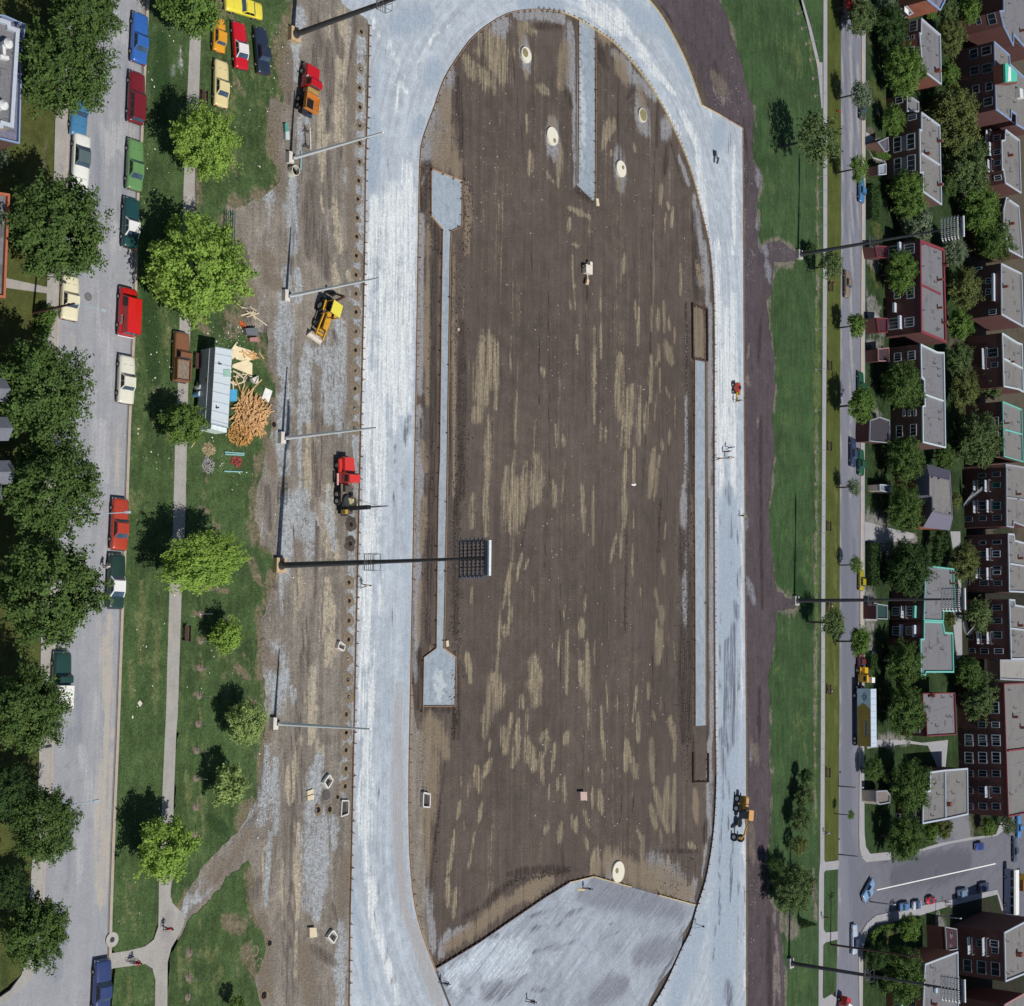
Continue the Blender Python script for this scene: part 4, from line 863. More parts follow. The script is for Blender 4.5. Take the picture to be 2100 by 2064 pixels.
# hedges
def hedge(c, P, h, label, matk='deep'):
    W = pts(c+' '+P); b = bmesh.new()
    ctr = sum(W, Vector())/len(W); t = empty('hedge', ctr, 0, label, 'hedge', 'hedges of the far gardens')
    r = np.random.default_rng(len(P)); n = 1500
    xs = [p.x for p in W]; ys = [p.y for p in W]; mb = MB()
    for i in range(n*4):
        p = Vector((r.uniform(min(xs), max(xs)), r.uniform(min(ys), max(ys)), 0))
        ins = False; k = len(W)
        for a in range(k):
            A, B = W[a], W[(a+1) % k]
            if (A.y > p.y) != (B.y > p.y) and p.x < (B.x-A.x)*(p.y-A.y)/(B.y-A.y)+A.x: ins = not ins
        if not ins: continue
        z = h*r.random()**.4; nrm = Vector(r.normal(size=3)).normalized(); u = nrm.orthogonal().normalized()*.16; w = nrm.cross(u)
        o = Vector((p.x-ctr.x, p.y-ctr.y, z+.15)); mb.add([o-u, o-w, o+u, o+w], [(0, 1, 2, 3)])
    me = mb.mesh('foliage', LEAF[matk]); a = me.attributes.new('lv', 'FLOAT', 'FACE'); a.data.foreach_set('value', r.random(len(me.polygons)).astype(np.float32))
    link('foliage', me, t); mb = MB()
    mb.prism([Vector((p.x-ctr.x, p.y-ctr.y)) for p in W], .1, h*.75); mb.build('stems', M('hedge_core', (.02, .035, .012), .95), t)
hedge('D0', '750,1085 800,1090 905,1180 885,1205 800,1180', 1.1, 'light green hedge between the two drives of the twin brick house', 'mid')
hedge('D0', '750,1400 800,1400 805,1660 750,1650', 1.3, 'dark hedge along the pavement below the parked blue car')
hedge('D0', '750,1240 820,1230 815,1340 750,1330', 1.2, 'dark hedge beside the young tree above the blue car')
hedge('D2', '745,420 805,420 800,740 745,735', 1.3, 'long dark hedge along the pavement above the middle mast')
hedge('D2', '745,1245 795,1250 795,1360 745,1360', 1.2, 'short dark hedge beside the maroon car')
hedge('D3', '700,1390 760,1340 900,1320 1060,1290 1060,1305 900,1345 770,1375 720,1420 705,1500', 1.2, 'dark hedge following the corner below the side street', 'mid')

# ------------------------------------------------------------------ vehicles
WHEEL = {}
def wheel(parent, x, y, r=.34, w=.22, big=False):
    key = (round(r, 2), round(w, 2))
    if key not in WHEEL:
        b = MB(); b.tube((-w/2, 0, 0), (w/2, 0, 0), r, r, 16); ty = b.mesh('tyre', RUBBER)
        b = MB()
        for s in (-1, 1): b.tube((s*w*.3, 0, 0), (s*(w/2+.015), 0, 0), r*.6, r*.5, 12)
        WHEEL[key] = (ty, b.mesh('rim', HUB))
    wp = link('wheel', WHEEL[key][0], parent, (x, y, r)); link('rim', WHEEL[key][1], wp, (0, 0, 0)); return wp
def head(a, b):
    d = b-a; return math.atan2(d.y, d.x)-math.pi/2
STL = math.atan2(G((290, 233), 0).y-G((238.5, 1500), 0).y, G((290, 233), 0).x-G((238.5, 1500), 0).x)-math.pi/2
STR_ = head(g('D2', 706, 1500), g('D0', 717, 500))
def ringpts(y, hw, zl, zb):
    L = [(-hw*.9, y, zl), (-hw, y, zl+.16), (-hw*1.01, y, zb-.2), (-hw*.96, y, zb-.04), (-hw*.62, y, zb+.025), (0, y, zb+.045)]
    return L+[(-x, yy, z) for x, yy, z in reversed(L[:-1])]
def car(c, x, y, rz, col, label, style='sedan', L=5.3, roof=None, cat='car', h=.6, flip=False, group=None, W=None, tail=None):
    P = g(c, x, y, h); t = empty('parked_car' if cat == 'car' else 'van' if cat == 'van' else 'pickup_truck', (P.x, P.y, .025), rz+(math.pi if flip else 0), label, cat, group)
    pm = paintm(col); W = W or {'compact': 1.62, 'van': 2.0, 'bug': 1.55}.get(style, 1.92); hw = W/2; l = L/2
    zb = {'van': 1.0, 'pickup': 1.02}.get(style, .88); zl = .24
    b = MB()
    if style == 'bug':
        sec = [(-l, .45, .4, .55), (-l*.8, .8, .25, .75), (-l*.4, .98, .25, .92), (0, 1, .25, .95), (l*.4, .98, .25, .92), (l*.8, .75, .25, .78), (l, .4, .4, .5)]
    elif style == 'van':
        sec = [(-l, .95, .35, 1.0), (-l*.97, 1, .3, 1.02), (l*.6, 1, .3, 1.02), (l*.62, 1, .3, 1.0), (l*.92, .96, .3, .92), (l, .88, .38, .78)]
    else:
        sec = [(-l, .90, .36, zb-.2), (-l*.975, .97, .30, zb-.09), (-l*.9, 1, .25, zb-.05), (-l*.5, 1.0, zl, zb-.0), (0, 1.0, zl, zb), (l*.28, 1.0, zl, zb-.01), (l*.62, .985, zl, zb-.05), (l*.9, .96, .26, zb-.11), (l*.975, .92, .3, zb-.15), (l, .87, .36, zb-.26)]
    b.loft([ringpts(yy, hw*a, z0, z1) for yy, a, z0, z1 in sec]); b.build('body', pm, t, smooth=True)
    # greenhouse: base y range, top y range, roof height, top width
    gh = {'sedan': (-.46, .26, -.30, .10, 1.38, .76), 'coupe': (-.58, .20, -.36, .04, 1.33, .76), 'wagon': (-.95, .26, -.86, .10, 1.42, .80), 'compact': (-.62, .34, -.46, .14, 1.34, .76),
          'hatch': (-.86, .36, -.55, .16, 1.34, .76), 'van': (-.985, .66, -.96, .52, 1.98, .86), 'pickup': (-.10, .28, -.06, .16, 1.68, .80), 'bug': (-.62, .34, -.3, .14, 1.42, .62)}[style]
    y0, y1, Y0, Y1, zr, wt = [v*l if i < 4 else v for i, v in enumerate(gh)]; zz = zb-.03
    lo = [(-hw*.90, y0, zz), (hw*.90, y0, zz), (hw*.90, y1, zz), (-hw*.90, y1, zz)]; hi = [(-hw*wt, Y0, zr-.05), (hw*wt, Y0, zr-.05), (hw*wt, Y1, zr-.05), (-hw*wt, Y1, zr-.05)]
    rm = paintm(roof) if roof else pm
    b = MB(); b.loft([lo, hi], cap=False); pill = b.build('pillar_frame', rm if style not in ('sedan',) else pm, t)
    b = MB(); top = [(x_*.93, yy*1.0+(.05 if yy < (Y0+Y1)/2 else -.05), zr) for x_, yy, z_ in hi]; b.loft([hi, top], cap=False)
    n = 4; mid = (Y0+Y1)/2; b.add(top+[(0, Y0+.06, zr+.035), (0, Y1-.06, zr+.035)], [(0, 4, 5, 3), (4, 1, 2, 5)]); b.build('roof', rm, t, smooth=False)
    lo = [Vector(v) for v in lo]; hi = [Vector(v) for v in hi]
    def pane(nm, a, b_, c_, d_, ins, mt, u0=.07, u1=.93, v0=.1, v1=.92):
        nrm = (b_-a).cross(d_-a).normalized()*ins
        f = lambda u, v: (a.lerp(b_, u)).lerp(d_.lerp(c_, u), v)+nrm
        mb = MB(); mb.add([f(u0, v0), f(u1, v0), f(u1, v1), f(u0, v1)], [(0, 1, 2, 3)]); mb.build(nm, mt, t)
    pane('rear_window', lo[0], lo[1], hi[1], hi[0], .012, GLASSB)
    pane('windshield', lo[2], lo[3], hi[3], hi[2], .012, GLASSB)
    wins = {'van': ((.72, .97),), 'pickup': ((.1, .9),), 'wagon': ((.04, .3), (.33, .6), (.64, .9))}.get(style, ((.06, .47), (.5, .92)))
    for s in (0, 1):
        for u0, u1 in wins:
            if s: pane('side_window', lo[1], lo[2], hi[2], hi[1], .012, GLASS, u0, u1)
            else: pane('side_window', lo[3], lo[0], hi[0], hi[3], .012, GLASS, 1-u1, 1-u0)
    if style == 'pickup':
        # cargo bed: floor and three walls standing on the body
        b = MB(); yb0, yb1 = -l*.97, y0-.08
        inner_ = M('bed_liner', (.22, .17, .13) if tail is None else tail, .9, 0, .3, 3)
        for sx_ in (-1, 1): b.box((sx_*(hw-.07), (yb0+yb1)/2, 1.16), (.13, yb1-yb0, .38))
        b.box((0, yb0+.05, 1.16), (W-.14, .09, .38)); b.box((0, yb1-.04, 1.16), (W-.14, .08, .38)); b.build('cargo_bed', pm, t)
        b = MB(); b.box((0, (yb0+yb1)/2, 1.075), (W-.28, yb1-yb0-.14, .02)); b.build('bed_floor', inner_, t)
        if tail:
            b = MB(); b.box((0, (yb0+yb1)/2, 1.5), (W-.1, yb1-yb0, .4), taper=.93); b.build('bed_cover', M('white_cover', tail, .6), t)
    for yy in (-l*.6, l*.62):
        for sx_ in (-1, 1): wheel(t, sx_*(hw-.1), yy, .33 if style not in ('bug', 'compact') else .29)
    for s, nm in ((-1, 'rear_bumper'), (1, 'front_bumper')):
        b = MB(); b.box((0, s*(l+.03), .46), (W*.9, .12, .15)); b.box((-W*.44, s*(l-.07), .46), (.1, .26, .14)); b.box((W*.44, s*(l-.07), .46), (.1, .26, .14)); b.build(nm, CHROME, t)
    b = MB(); b.tube((0, 0, 0), (0, .03, 0), .09, .09, 10); hl = b.mesh('headlight', M('lamp_glass', (.7, .7, .68), .1))
    tl = MB().box((0, 0, 0), (.34, .03, .12)).mesh('taillight', M('red_lamp', (.35, .02, .015), .2))
    for s in (-1, 1):
        link('headlight', hl, t, (s*hw*.68, l*.985, .62)); link('taillight', tl, t, (s*hw*.66, -l*1.0, .62))
    if style not in ('van', 'bug'):
        b = MB(); b.box((0, l*.62, zb-.015), (W*.62, .03, .01)); b.build('hood_seam', DARKST, t)
    return t
PS = 'cars parked along the near street'; PF = 'cars parked along the far street'; PP = 'cars parked on the park grass'
car('A0', 1045, 290, STL, (.035, .13, .42), 'bright blue sedan, topmost of the cars along the verge', 'coupe', 5.4, group=PS)
car('A0', 1020, 735, STL, (.17, .012, .018), 'dark red station wagon with a roof rack at the kerb', 'wagon', 5.5, group=PS)
car('A0', 1010, 1240, STL, (.13, .27, .10), 'light green sedan at the kerb', 'coupe', 5.4, group=PS)
car('A0', 980, 1675, STL, (.012, .06, .06), 'dark teal coupe with a white rear roof, above the red van', 'coupe', 5.3, roof=(.78, .78, .75), group=PS)
vn = car('A1', 965, 510, STL, (.60, .012, .012), 'bright red delivery van with a white door sign', 'van', 5.0, cat='van', group=PS, h=.9)
b = MB(); b.box((-1.0, -1.0, .95), (.012, .95, .5)); sg = b.build('door_sign', M('sign_white', (.75, .72, .66), .6), vn)
b = MB(); b.box((-1.01, -1.0, 1.12), (.006, .7, .1)); b.build('sign_panel', M('sign_grey', (.3, .3, .33), .6), sg)
b = MB(); b.box((-1.015, -1.0, .9), (.006, .8, .07)); b.build('sign_panel', M('sign_red', (.5, .05, .04), .6), sg)
b = MB(); b.box((0, -2.56, .45), (1.9, .2, .1)); b.build('rear_step', M('step_white', (.75, .75, .72), .5), vn)
car('A1', 945, 1020, STL, (.72, .70, .58), 'cream white sedan at the kerb below the red van', 'sedan', 5.0, group=PS)
car('A2', 895, 275, STL, (.43, .05, .022), 'orange red coupe at the kerb', 'coupe', 5.3, group=PS)
car('A2', 870, 705, STL, (.018, .045, .035), 'dark green coupe with a large white vinyl roof, beside a standing person', 'coupe', 5.5, roof=(.78, .78, .76), group=PS)
car('A3', 705, 1780, STL, (.035, .055, .16), 'dark blue sedan at the bottom by the path entrance', 'sedan', 5.5, group=PS)
car('A0', 590, 830, STL, (.06, .19, .34), 'mid blue car half hidden under the maple on the house side', 'sedan', 5.3, flip=True, group=PS)
car('A0', 605, 1215, STL, (.76, .76, .70), 'long white car with a dark grey green vinyl roof', 'coupe', 5.7, roof=(.10, .14, .14), flip=True, group=PS)
car('A1', 522, 408, STL, (.76, .70, .48), 'cream sedan on the house side below the lamp arm', 'sedan', 4.5, flip=False, group=PS)
car('A2', 455, 1450, STL, (.015, .055, .045), 'dark green pickup with a white bed cover under the maple', 'pickup', 5.6, cat='pickup truck', tail=(.76, .76, .7), group=PS)
car('A0', 1825, 55, head(g('A0', 1930, 80, .6), g('A0', 1720, 20, .6)), (.78, .66, .06), 'lemon yellow sedan parked crosswise at the top edge', 'coupe', 5.4, group=PP)
car('A0', 1640, 265, head(g('A0', 1635, 395, .6), g('A0', 1640, 140, .6)), (.72, .33, .02), 'small orange compact car on the grass', 'compact', 3.9, group=PP)
car('A0', 1797, 345, head(g('A0', 1800, 510, .6), g('A0', 1780, 190, .6)), (.55, .008, .018), 'crimson coupe with a white vinyl roof on the grass', 'coupe', 5.3, roof=(.75, .7, .68), group=PP)
car('B0', 62, 385, head(g('B0', 75, 550, .6), g('B0', 50, 215, .6)), (.02, .03, .055), 'dark navy sedan at the ragged grass edge', 'sedan', 5.3, group=PP)
car('A0', 1655, 630, head(g('A0', 1655, 800, .6), g('A0', 1660, 470, .6)), (.72, .60, .30), 'pale yellow coupe on the grass above the bright tree', 'coupe', 5.3, group=PP)
car('A1', 1365, 850, head(g('A1', 1365, 1020, .9), g('A1', 1375, 670, .9)), (.23, .10, .045), 'brown pickup truck with an open bed parked on the path', 'pickup', 5.4, cat='pickup truck', h=.9)
car('D0', 725, 800, STR_, (.055, .075, .055), 'grey green car under the silvery young tree', 'sedan', 5.2, group=PF)
car('D0', 718, 1422, STR_, (.07, .20, .42), 'sky blue car parked beside the dark hedge', 'sedan', 5.2, group=PF)
car('D1', 612, 305, STR_, (.24, .18, .13), 'beige brown sedan driving on the far street', 'sedan', 5.3, flip=True, group=PF)
car('D1', 712, 1060, STR_, (.015, .09, .05), 'dark green car mostly under the dense round tree', 'sedan', 5.2, group=PF)
car('D1', 655, 1565, STR_, (.035, .05, .11), 'dark navy sedan double parked on the far street', 'sedan', 5.5, group=PF)
car('D1', 715, 1640, STR_, (.02, .10, .05), 'dark green car at the kerb beside the double parked navy one', 'sedan', 5.0, group=PF)
car('D2', 717, 695, STR_, (.40, .33, .02), 'mustard yellow compact above the middle mast', 'compact', 4.0, group=PF)
car('D2', 712, 1295, STR_, (.16, .03, .045), 'maroon car parked in front of the yellow tractor truck', 'sedan', 4.9, group=PF)
car('D3', 712, 1100, head(g('D3', 680, 1165), g('D3', 752, 1035)), (.22, .37, .58), 'light blue sedan with a white hood turning into the side street', 'sedan', 5.2, group=PF)
car('D3', 615, 1440, STR_, (.45, .52, .62), 'long pale blue car with a dark roof below the corner', 'coupe', 5.4, roof=(.04, .05, .09), group=PF)
SD = head(g('D3', 1000, 1190), g('D3', 1400, 1110))
car('D3', 1478, 798, SD+math.pi, (.035, .06, .28), 'deep blue car alone on the upper side of the side street', 'compact', 4.3, group=PF)
car('D3', 960, 1213, SD, (.10, .22, .42), 'medium blue car, nearest the corner of the three on the side street', 'compact', 4.6, group=PF)
car('D3', 1047, 1203, SD, (.55, .58, .66), 'white car between the blue and the red one', 'compact', 3.9, roof=(.1, .15, .3), group=PF)
car('D3', 1143, 1170, SD, (.55, .01, .02), 'small red beetle-shaped car on the side street', 'bug', 3.9, group=PF)
car('D3', 1365, 1122, SD, (.18, .25, .36), 'pale blue grey car in the shade of the lower block', 'wagon', 5.2, group=PF)
car('D3', 1510, 1080, SD, (.04, .05, .12), 'dark navy car in the shade, nearest the lane', 'sedan', 5.2, group=PF)
car('D3', 1725, 820, STR_, (.06, .08, .12), 'dark slate car on the lane at the right edge', 'sedan', 5.5, group=PF)
car('D3', 1752, 660, STR_, (.07, .26, .55), 'bright blue car under the thin corner tree at the right edge', 'sedan', 5.0, group=PF)
car('D0', 597, 40, STR_, (.10, .02, .03), 'dark maroon car under the red leaved tree at the top', 'sedan', 5.0, group=PF)
car('D2', 1735, 1345, STR_, (.55, .33, .02), 'orange yellow car by the grey shed roofs', 'compact', 4.0, h=.9, group=PF)
# ------------------------------------------------------------------ houses
def brick(name, col, sc=1.0):
    m, t, b = newmat(name); v = coords(t)
    n = noi(t, v, .5, 5); n2 = noi(t, v, 6, 4, .8)
    br = nd(t, 'ShaderNodeTexBrick'); br.inputs['Scale'].default_value = 4.0*sc
    tc = nd(t, 'ShaderNodeTexCoord'); mp = nd(t, 'ShaderNodeMapping'); mp.inputs[2].default_value = (math.pi/2, 0, 0); t.links.new(tc.outputs['Object'], mp.inputs[0])
    # run the courses along z whatever way the wall faces
    sx = nd(t, 'ShaderNodeSeparateXYZ'); t.links.new(tc.outputs['Object'], sx.inputs[0])
    cb = nd(t, 'ShaderNodeCombineXYZ'); t.links.new(math_(t, 'ADD', sx.outputs[0], sx.outputs[1]), cb.inputs[0]); t.links.new(sx.outputs[2], cb.inputs[1])
    t.links.new(cb.outputs[0], br.inputs[0])
    br.inputs['Color1'].default_value = (*col, 1); br.inputs['Color2'].default_value = (*[c*.72 for c in col], 1); br.inputs['Mortar'].default_value = (*[c*.6+.08 for c in col], 1)
    br.inputs['Mortar Size'].default_value = .012
    c = mix(t, ss(t, math_(t, 'ADD', math_(t, 'MULTIPLY', n, .6), math_(t, 'MULTIPLY', n2, .4)), .35, .65), tuple(x*.75 for x in col), tuple(x*1.2 for x in col))
    c = mix(t, .5, c, br.outputs[0]); t.links.new(c, b.inputs['Base Color']); b.inputs['Roughness'].default_value = .9; return m
def roofmat(name, col, dark=.45, blot=.55):
    m, t, b = newmat(name); v = coords(t); n = noi(t, v, .35, 6, .65); n2 = noi(t, v, 3.5, 5, .75); n3 = noi(t, coords(t, .1, (1, .12, 1)), .6, 5, .7)
    c = mix(t, ss(t, n2, .3, .7), tuple(x*.78 for x in col), tuple(x*1.2 for x in col))
    c = mix(t, math_(t, 'MULTIPLY', ss(t, n, .55, .72), blot), c, tuple(x*dark for x in col))
    c = mix(t, math_(t, 'MULTIPLY', ss(t, n3, .52, .66), .5), c, tuple(x*.7 for x in col))
    t.links.new(c, b.inputs['Base Color']); b.inputs['Roughness'].default_value = .95; return m
BR_R = brick('red_brick', (.22, .072, .048)); BR_B = brick('brown_brick', (.145, .075, .056)); BR_D = brick('dark_brick', (.115, .042, .036)); BR_O = brick('orange_brick', (.33, .11, .06)); BR_P = brick('tan_siding', (.42, .36, .29))
RF = roofmat('tar_gravel_roof', (.175, .173, .185)); RF2 = roofmat('pale_gravel_roof', (.19, .183, .175)); RF3 = roofmat('lilac_roof', (.17, .17, .24)); RFD = roofmat('dark_gravel_roof', (.19, .18, .17))
TRIM = {'white': (.46, .50, .56), 'red': (.22, .035, .045), 'green': (.16, .50, .42), 'pale': (.52, .60, .62), 'orange': (.42, .13, .06), 'grey': (.33, .34, .38), 'blue': (.25, .33, .5), 'pink': (.4, .2, .2)}
def tm(k): return M('trim_'+k, TRIM[k], .6, 0, .1)
WF = M('white_window_frame', (.55, .60, .66), .6, 0, .05); WFD = M('dim_window_frame', (.20, .22, .27), .6, 0, .1); WGL = M('window_glass', (.018, .024, .034), .12, 0, .3, .6); WGT = M('teal_panel', (.05, .22, .21), .6)
BAL = M('balcony_white', (.55, .6, .68), .6); IRON = M('stair_iron', (.42, .46, .5), .5, .2)
def roofh(c, base_x, roof_x, y):
    """height whose roof edge covers roof_x when its wall foot is seen at base_x"""
    for h in np.arange(1, 20, .1):
        B = g(c, base_x, y)
        if pj(Vector((B.x, B.y, h)))[0] > q(c, roof_x, y)[0]: return float(h)
    return 8.
def wallhit(A, B, p):
    d = ray(p); O = Vector((0, 0, CH)); e = (B-A); n = Vector((e.y, -e.x, 0)).normalized()
    dn = d.dot(n)
    if abs(dn) < 1e-6: return None
    t = (A-O).dot(n)/dn
    if t <= 0: return None
    P = O+d*t; s = (P-A).dot(e)/e.length
    return t, s, P.z, dn
nwin = 0
TAR = M('tar_seam', (.115, .113, .12), .9, 0, .3, 3)
def house(name, label, c, poly, h, wall, roof, trim, wins=(), ch=(), vents=(), group=None, divider=None, cat='house', par=.35, extra=None, z0=.05, frame=None, trimw=.28, style=None):
    W = pts(c+' '+poly, h); ctr = sum(W, Vector())/len(W)
    t = empty(name, (ctr.x, ctr.y, 0), 0, label, cat, group)
    n = len(W); L = [Vector((p.x-ctr.x, p.y-ctr.y)) for p in W]
    b = MB(); b.prism(L, z0-.2, h-.02, top=False); b.build('wall', wall, t)
    b = MB(); b.prism(L, h-par-.1, h-par, top=True); rf = b.build('roof', roof, t)
    area = sum(L[i].x*L[(i+1) % n].y-L[(i+1) % n].x*L[i].y for i in range(n)); sg_ = 1 if area > 0 else -1
    if n >= 4 and h > 4:
        mnx, mxx = min(p.x for p in L), max(p.x for p in L); mny, mxy = min(p.y for p in L), max(p.y for p in L)
        b = MB(); rr = random.Random(int(abs(ctr.y)*10))
        for k_ in range(int((mxy-mny)/5)):
            y_ = mny+1.3+k_*5+rr.uniform(-.4, .4); x_ = (mnx+mxx)/2+rr.uniform(-.8, .8); wd_ = (mxx-mnx)*rr.uniform(.2, .42)
            b.box((x_, y_, h-par+.008), (wd_, .1, .015), rz=rr.uniform(-.05, .05))
        for k_ in range(3): b.box((rr.uniform(mnx*.5, mxx*.5), rr.uniform(mny*.6, mxy*.6), h-par+.012), (rr.uniform(.5, 1.4), rr.uniform(.4, 1.2), .02), rz=rr.uniform(-.3, .3))
        b.build('roof_patch', TAR, t)
    # parapet as mitred ring
    inn = []; outr = []
    for i in range(n):
        a, b0, c0 = L[i-1], L[i], L[(i+1) % n]
        d1 = (b0-a).normalized(); d2 = (c0-b0).normalized()
        n1 = Vector((-d1.y, d1.x))*sg_; n2 = Vector((-d2.y, d2.x))*sg_
        mm = (n1+n2); k = mm.length
        mm = mm/k if k > .1 else n1
        s = 1/max(.35, mm.dot(n1)); inn.append(b0+mm*s*trimw); outr.append(b0-mm*s*.05)
    b = MB(); zs = (h-par-.02, h+.02)
    for i in range(n):
        j = (i+1) % n
        b.add([(*outr[i], zs[1]), (*outr[j], zs[1]), (*inn[j], zs[1]), (*inn[i], zs[1]), (*outr[i], h-.22), (*outr[j], h-.22), (*inn[j], zs[0]), (*inn[i], zs[0])],
              [(0, 1, 2, 3) if sg_ > 0 else (3, 2, 1, 0), (4, 5, 1, 0) if sg_ > 0 else (0, 1, 5, 4), (3, 2, 6, 7) if sg_ > 0 else (7, 6, 2, 3)])
    b.build('parapet', tm(trim), t)
    if divider:
        A, B = pts(c+' '+divider, h); A -= ctr; B -= ctr; d = B-A
        MB().box(((A.x+B.x)/2, (A.y+B.y)/2, h-.15), (d.length-.5, .32, .36), rz=math.atan2(d.y, d.x)).build('party_wall', tm(trim), t)
    for e in wins:
        global nwin; nwin += 1
        x0, y0, x1, y1 = e[:4]; cc = c if len(e) < 6 else e[5]; sty = e[4] if len(e) > 4 else 'w'
        cx, cy = (x0+x1)/2, (y0+y1)/2; best = None
        for i in range(n):
            A, B = W[i].copy(), W[(i+1) % n].copy(); A.z = B.z = 0
            if (B-A).length < 1: continue
            o = Vector((B.y-A.y, -(B.x-A.x), 0)).normalized()*sg_
            hit = wallhit(A, B, q(cc, cx, cy))
            if not hit: continue
            if ray(q(cc, cx, cy)).dot(o) > 0: continue
            tt, s, z, _ = hit
            if s < -.5 or s > (B-A).length+.5 or z < -1.5 or z > h+.3: continue
            if best is None or tt < best[0]: best = (tt, A, B, o)
        if not best: continue
        _, A, B, o = best
        L_ = (B-A).length; eu = (B-A).normalized()
        horiz = abs(o.x) > abs(o.y)
        hs = [wallhit(A, B, q(cc, *p)) for p in ((x0, cy), (x1, cy), (cx, y0), (cx, y1))]
        z_a, z_b = hs[0][2], hs[1][2]; s_a, s_b = sorted((hs[2][1], hs[3][1]))
        if not horiz: s_a, s_b = hs[2][1], hs[3][1]; m_ = (s_a+s_b)/2; s_a, s_b = m_-.6, m_+.6
        zl_, zh = max(.3, min(z_a, z_b)), min(h-.35, max(z_a, z_b))
        s_a = max(.15, s_a); s_b = min(L_-.15, s_b)
        if zh-zl_ < .3 or s_b-s_a < .25: continue
        cpt = A+eu*((s_a+s_b)/2)-ctr; an = math.atan2(eu.y, eu.x); w_ = s_b-s_a; hh = zh-zl_
        o2 = Vector((math.cos(an-math.pi/2), math.sin(an-math.pi/2), 0)); sgn = 1 if o2.dot(o) > 0 else -1
        fm = {'w': WF, 'd': WFD, 't': WGT, 'g': WGT}[sty[0]]
        fr = MB(); fw = .13
        loc = (cpt.x, cpt.y, (zl_+zh)/2)
        Y = -sgn
        for dx_, dz_, sx_, sz_ in ((0, hh/2, w_+.1, fw), (0, -hh/2, w_+.1, fw), (-w_/2, 0, fw, hh-fw), (w_/2, 0, fw, hh-fw)): fr.box((dx_, Y*.05, dz_), (sx_, .14, sz_))
        if w_ > 1.5 and sty[0] == 'w':
            for k_ in (-.17, .17): fr.box((w_*k_, Y*.045, 0), (.08, .11, hh-fw))
        elif w_ > .9: fr.box((0, Y*.045, 0), (.08, .11, hh-fw))
        fo = fr.build('window', fm, t, loc, an)
        MB().box((0, Y*.02, 0), (w_-.02, .05, hh-.02)).build('pane', WGL, fo)
        if len(sty) > 1:   # white awning / balcony slab below
            pass
    for (x, y, *r_) in ch:
        cc = c; P = g(cc, x, y, h+.3)-ctr; k = r_[0] if r_ else 1
        b = MB(); b.box((P.x, P.y, h+.2), (1.0*k, .7*k, 1.3)); co_ = b.build('chimney', BR_R, rf)
    for (x, y) in vents:
        P = g(c, x, y, h)-ctr; b = MB(); b.tube((P.x, P.y, h-par-.05), (P.x, P.y, h+.25), .12, .12, 8); b.tube((P.x, P.y, h+.25), (P.x, P.y, h+.38), .22, .16, 8); b.build('roof_vent', HUB, t)
    t['_c'] = 0; del t['_c']
    return t, ctr, W
def slabs(t, ctr, W, c, items, h, name='balcony', mat=None, dep=1.3):
    """things fixed on the west wall given by their pixel box: x0,y0,x1,y1"""
    for x0, y0, x1, y1, kind in items:
        n = len(W); best = None
        for i in range(n):
            A, B = W[i].copy(), W[(i+1) % n].copy(); A.z = B.z = 0
            if (B-A).length < 2: continue
            e = (B-A).normalized()
            if abs(e.y) < .6: continue
            hit = wallhit(A, B, q(c, (x0+x1)/2, (y0+y1)/2))
            if hit and -1 < hit[1] < (B-A).length+1 and (best is None or hit[0] < best[0]): best = (hit[0], A, B, e)
        if not best: continue
        _, A, B, e = best
        s0 = wallhit(A, B, q(c, (x0+x1)/2, y0))[1]; s1 = wallhit(A, B, q(c, (x0+x1)/2, y1))[1]; z = wallhit(A, B, q(c, (x0+x1)/2, (y0+y1)/2))[2]
        P = A+e*((s0+s1)/2)-ctr; w_ = abs(s1-s0); an = math.atan2(e.y, e.x)
        o = Vector((-1, 0, 0)); b = MB()
        if kind == 'balcony':
            z = max(2.6, z-.3); rail = MB()
            b.box((P.x-dep/2, P.y, z), (w_, dep, .14), rz=an); bo = b.build('balcony', BAL, t)
            nrm = Vector((-e.y, e.x, 0)); nrm = nrm if nrm.x < 0 else -nrm
            m0 = Vector((P.x-dep/2, P.y, z))
            F = m0+nrm*dep/2
            rail.box((F.x, F.y, z+.95), (w_, .06, .08), rz=an); rail.box((F.x, F.y, z+.45), (w_, .05, .05), rz=an)
            for s in (-1, 1):
                p1 = m0+e*s*w_/2; rail.box((p1.x, p1.y, z+.95), (.06, dep, .08), rz=an)
            k = int(w_/.3)
            for i in range(k+1):
                p1 = F+e*(-w_/2+w_*i/k); rail.box((p1.x, p1.y, z+.5), (.03, .03, .9))
            rail.build('railing', IRON, bo)
        elif kind == 'awning':
            b.box((P.x-.5, P.y, z), (w_, 1.0, .12), rz=an, ry=0); b.box((P.x-.95, P.y, z-.2), (w_, .1, .4), rz=an); b.build('awning', mat or BAL, t)
        elif kind == 'panel':
            zz0 = wallhit(A, B, q(c, x0, (y0+y1)/2))[2]; zz1 = wallhit(A, B, q(c, x1, (y0+y1)/2))[2]
            nrm = Vector((-e.y, e.x, 0)); nrm = nrm if nrm.x < 0 else -nrm; P = P+nrm*.03
            b.box((P.x, P.y, (zz0+zz1)/2), (w_, .08, abs(zz1-zz0)), rz=an); b.build('siding_panel', mat or M('grey_siding', (.20, .19, .20), .8), t)
        elif kind == 'stair':
            for i in range(14):
                f = i/13; a = f*1.5; p1 = P+Vector((-1.1-1.2*math.sin(a), (-1.5+3*f), 0)); b.box((p1.x, p1.y, .3+z*f*.95), (1.0, .28, .05), rz=a*.6)
                b.box((p1.x-.45, p1.y, .8+z*f*.95), (.04, .04, 1.0))
            b.build('outside_stair', IRON, t)
HG = 'flat-roofed brick houses along the far street'; HB = 'brick row houses behind the gardens'
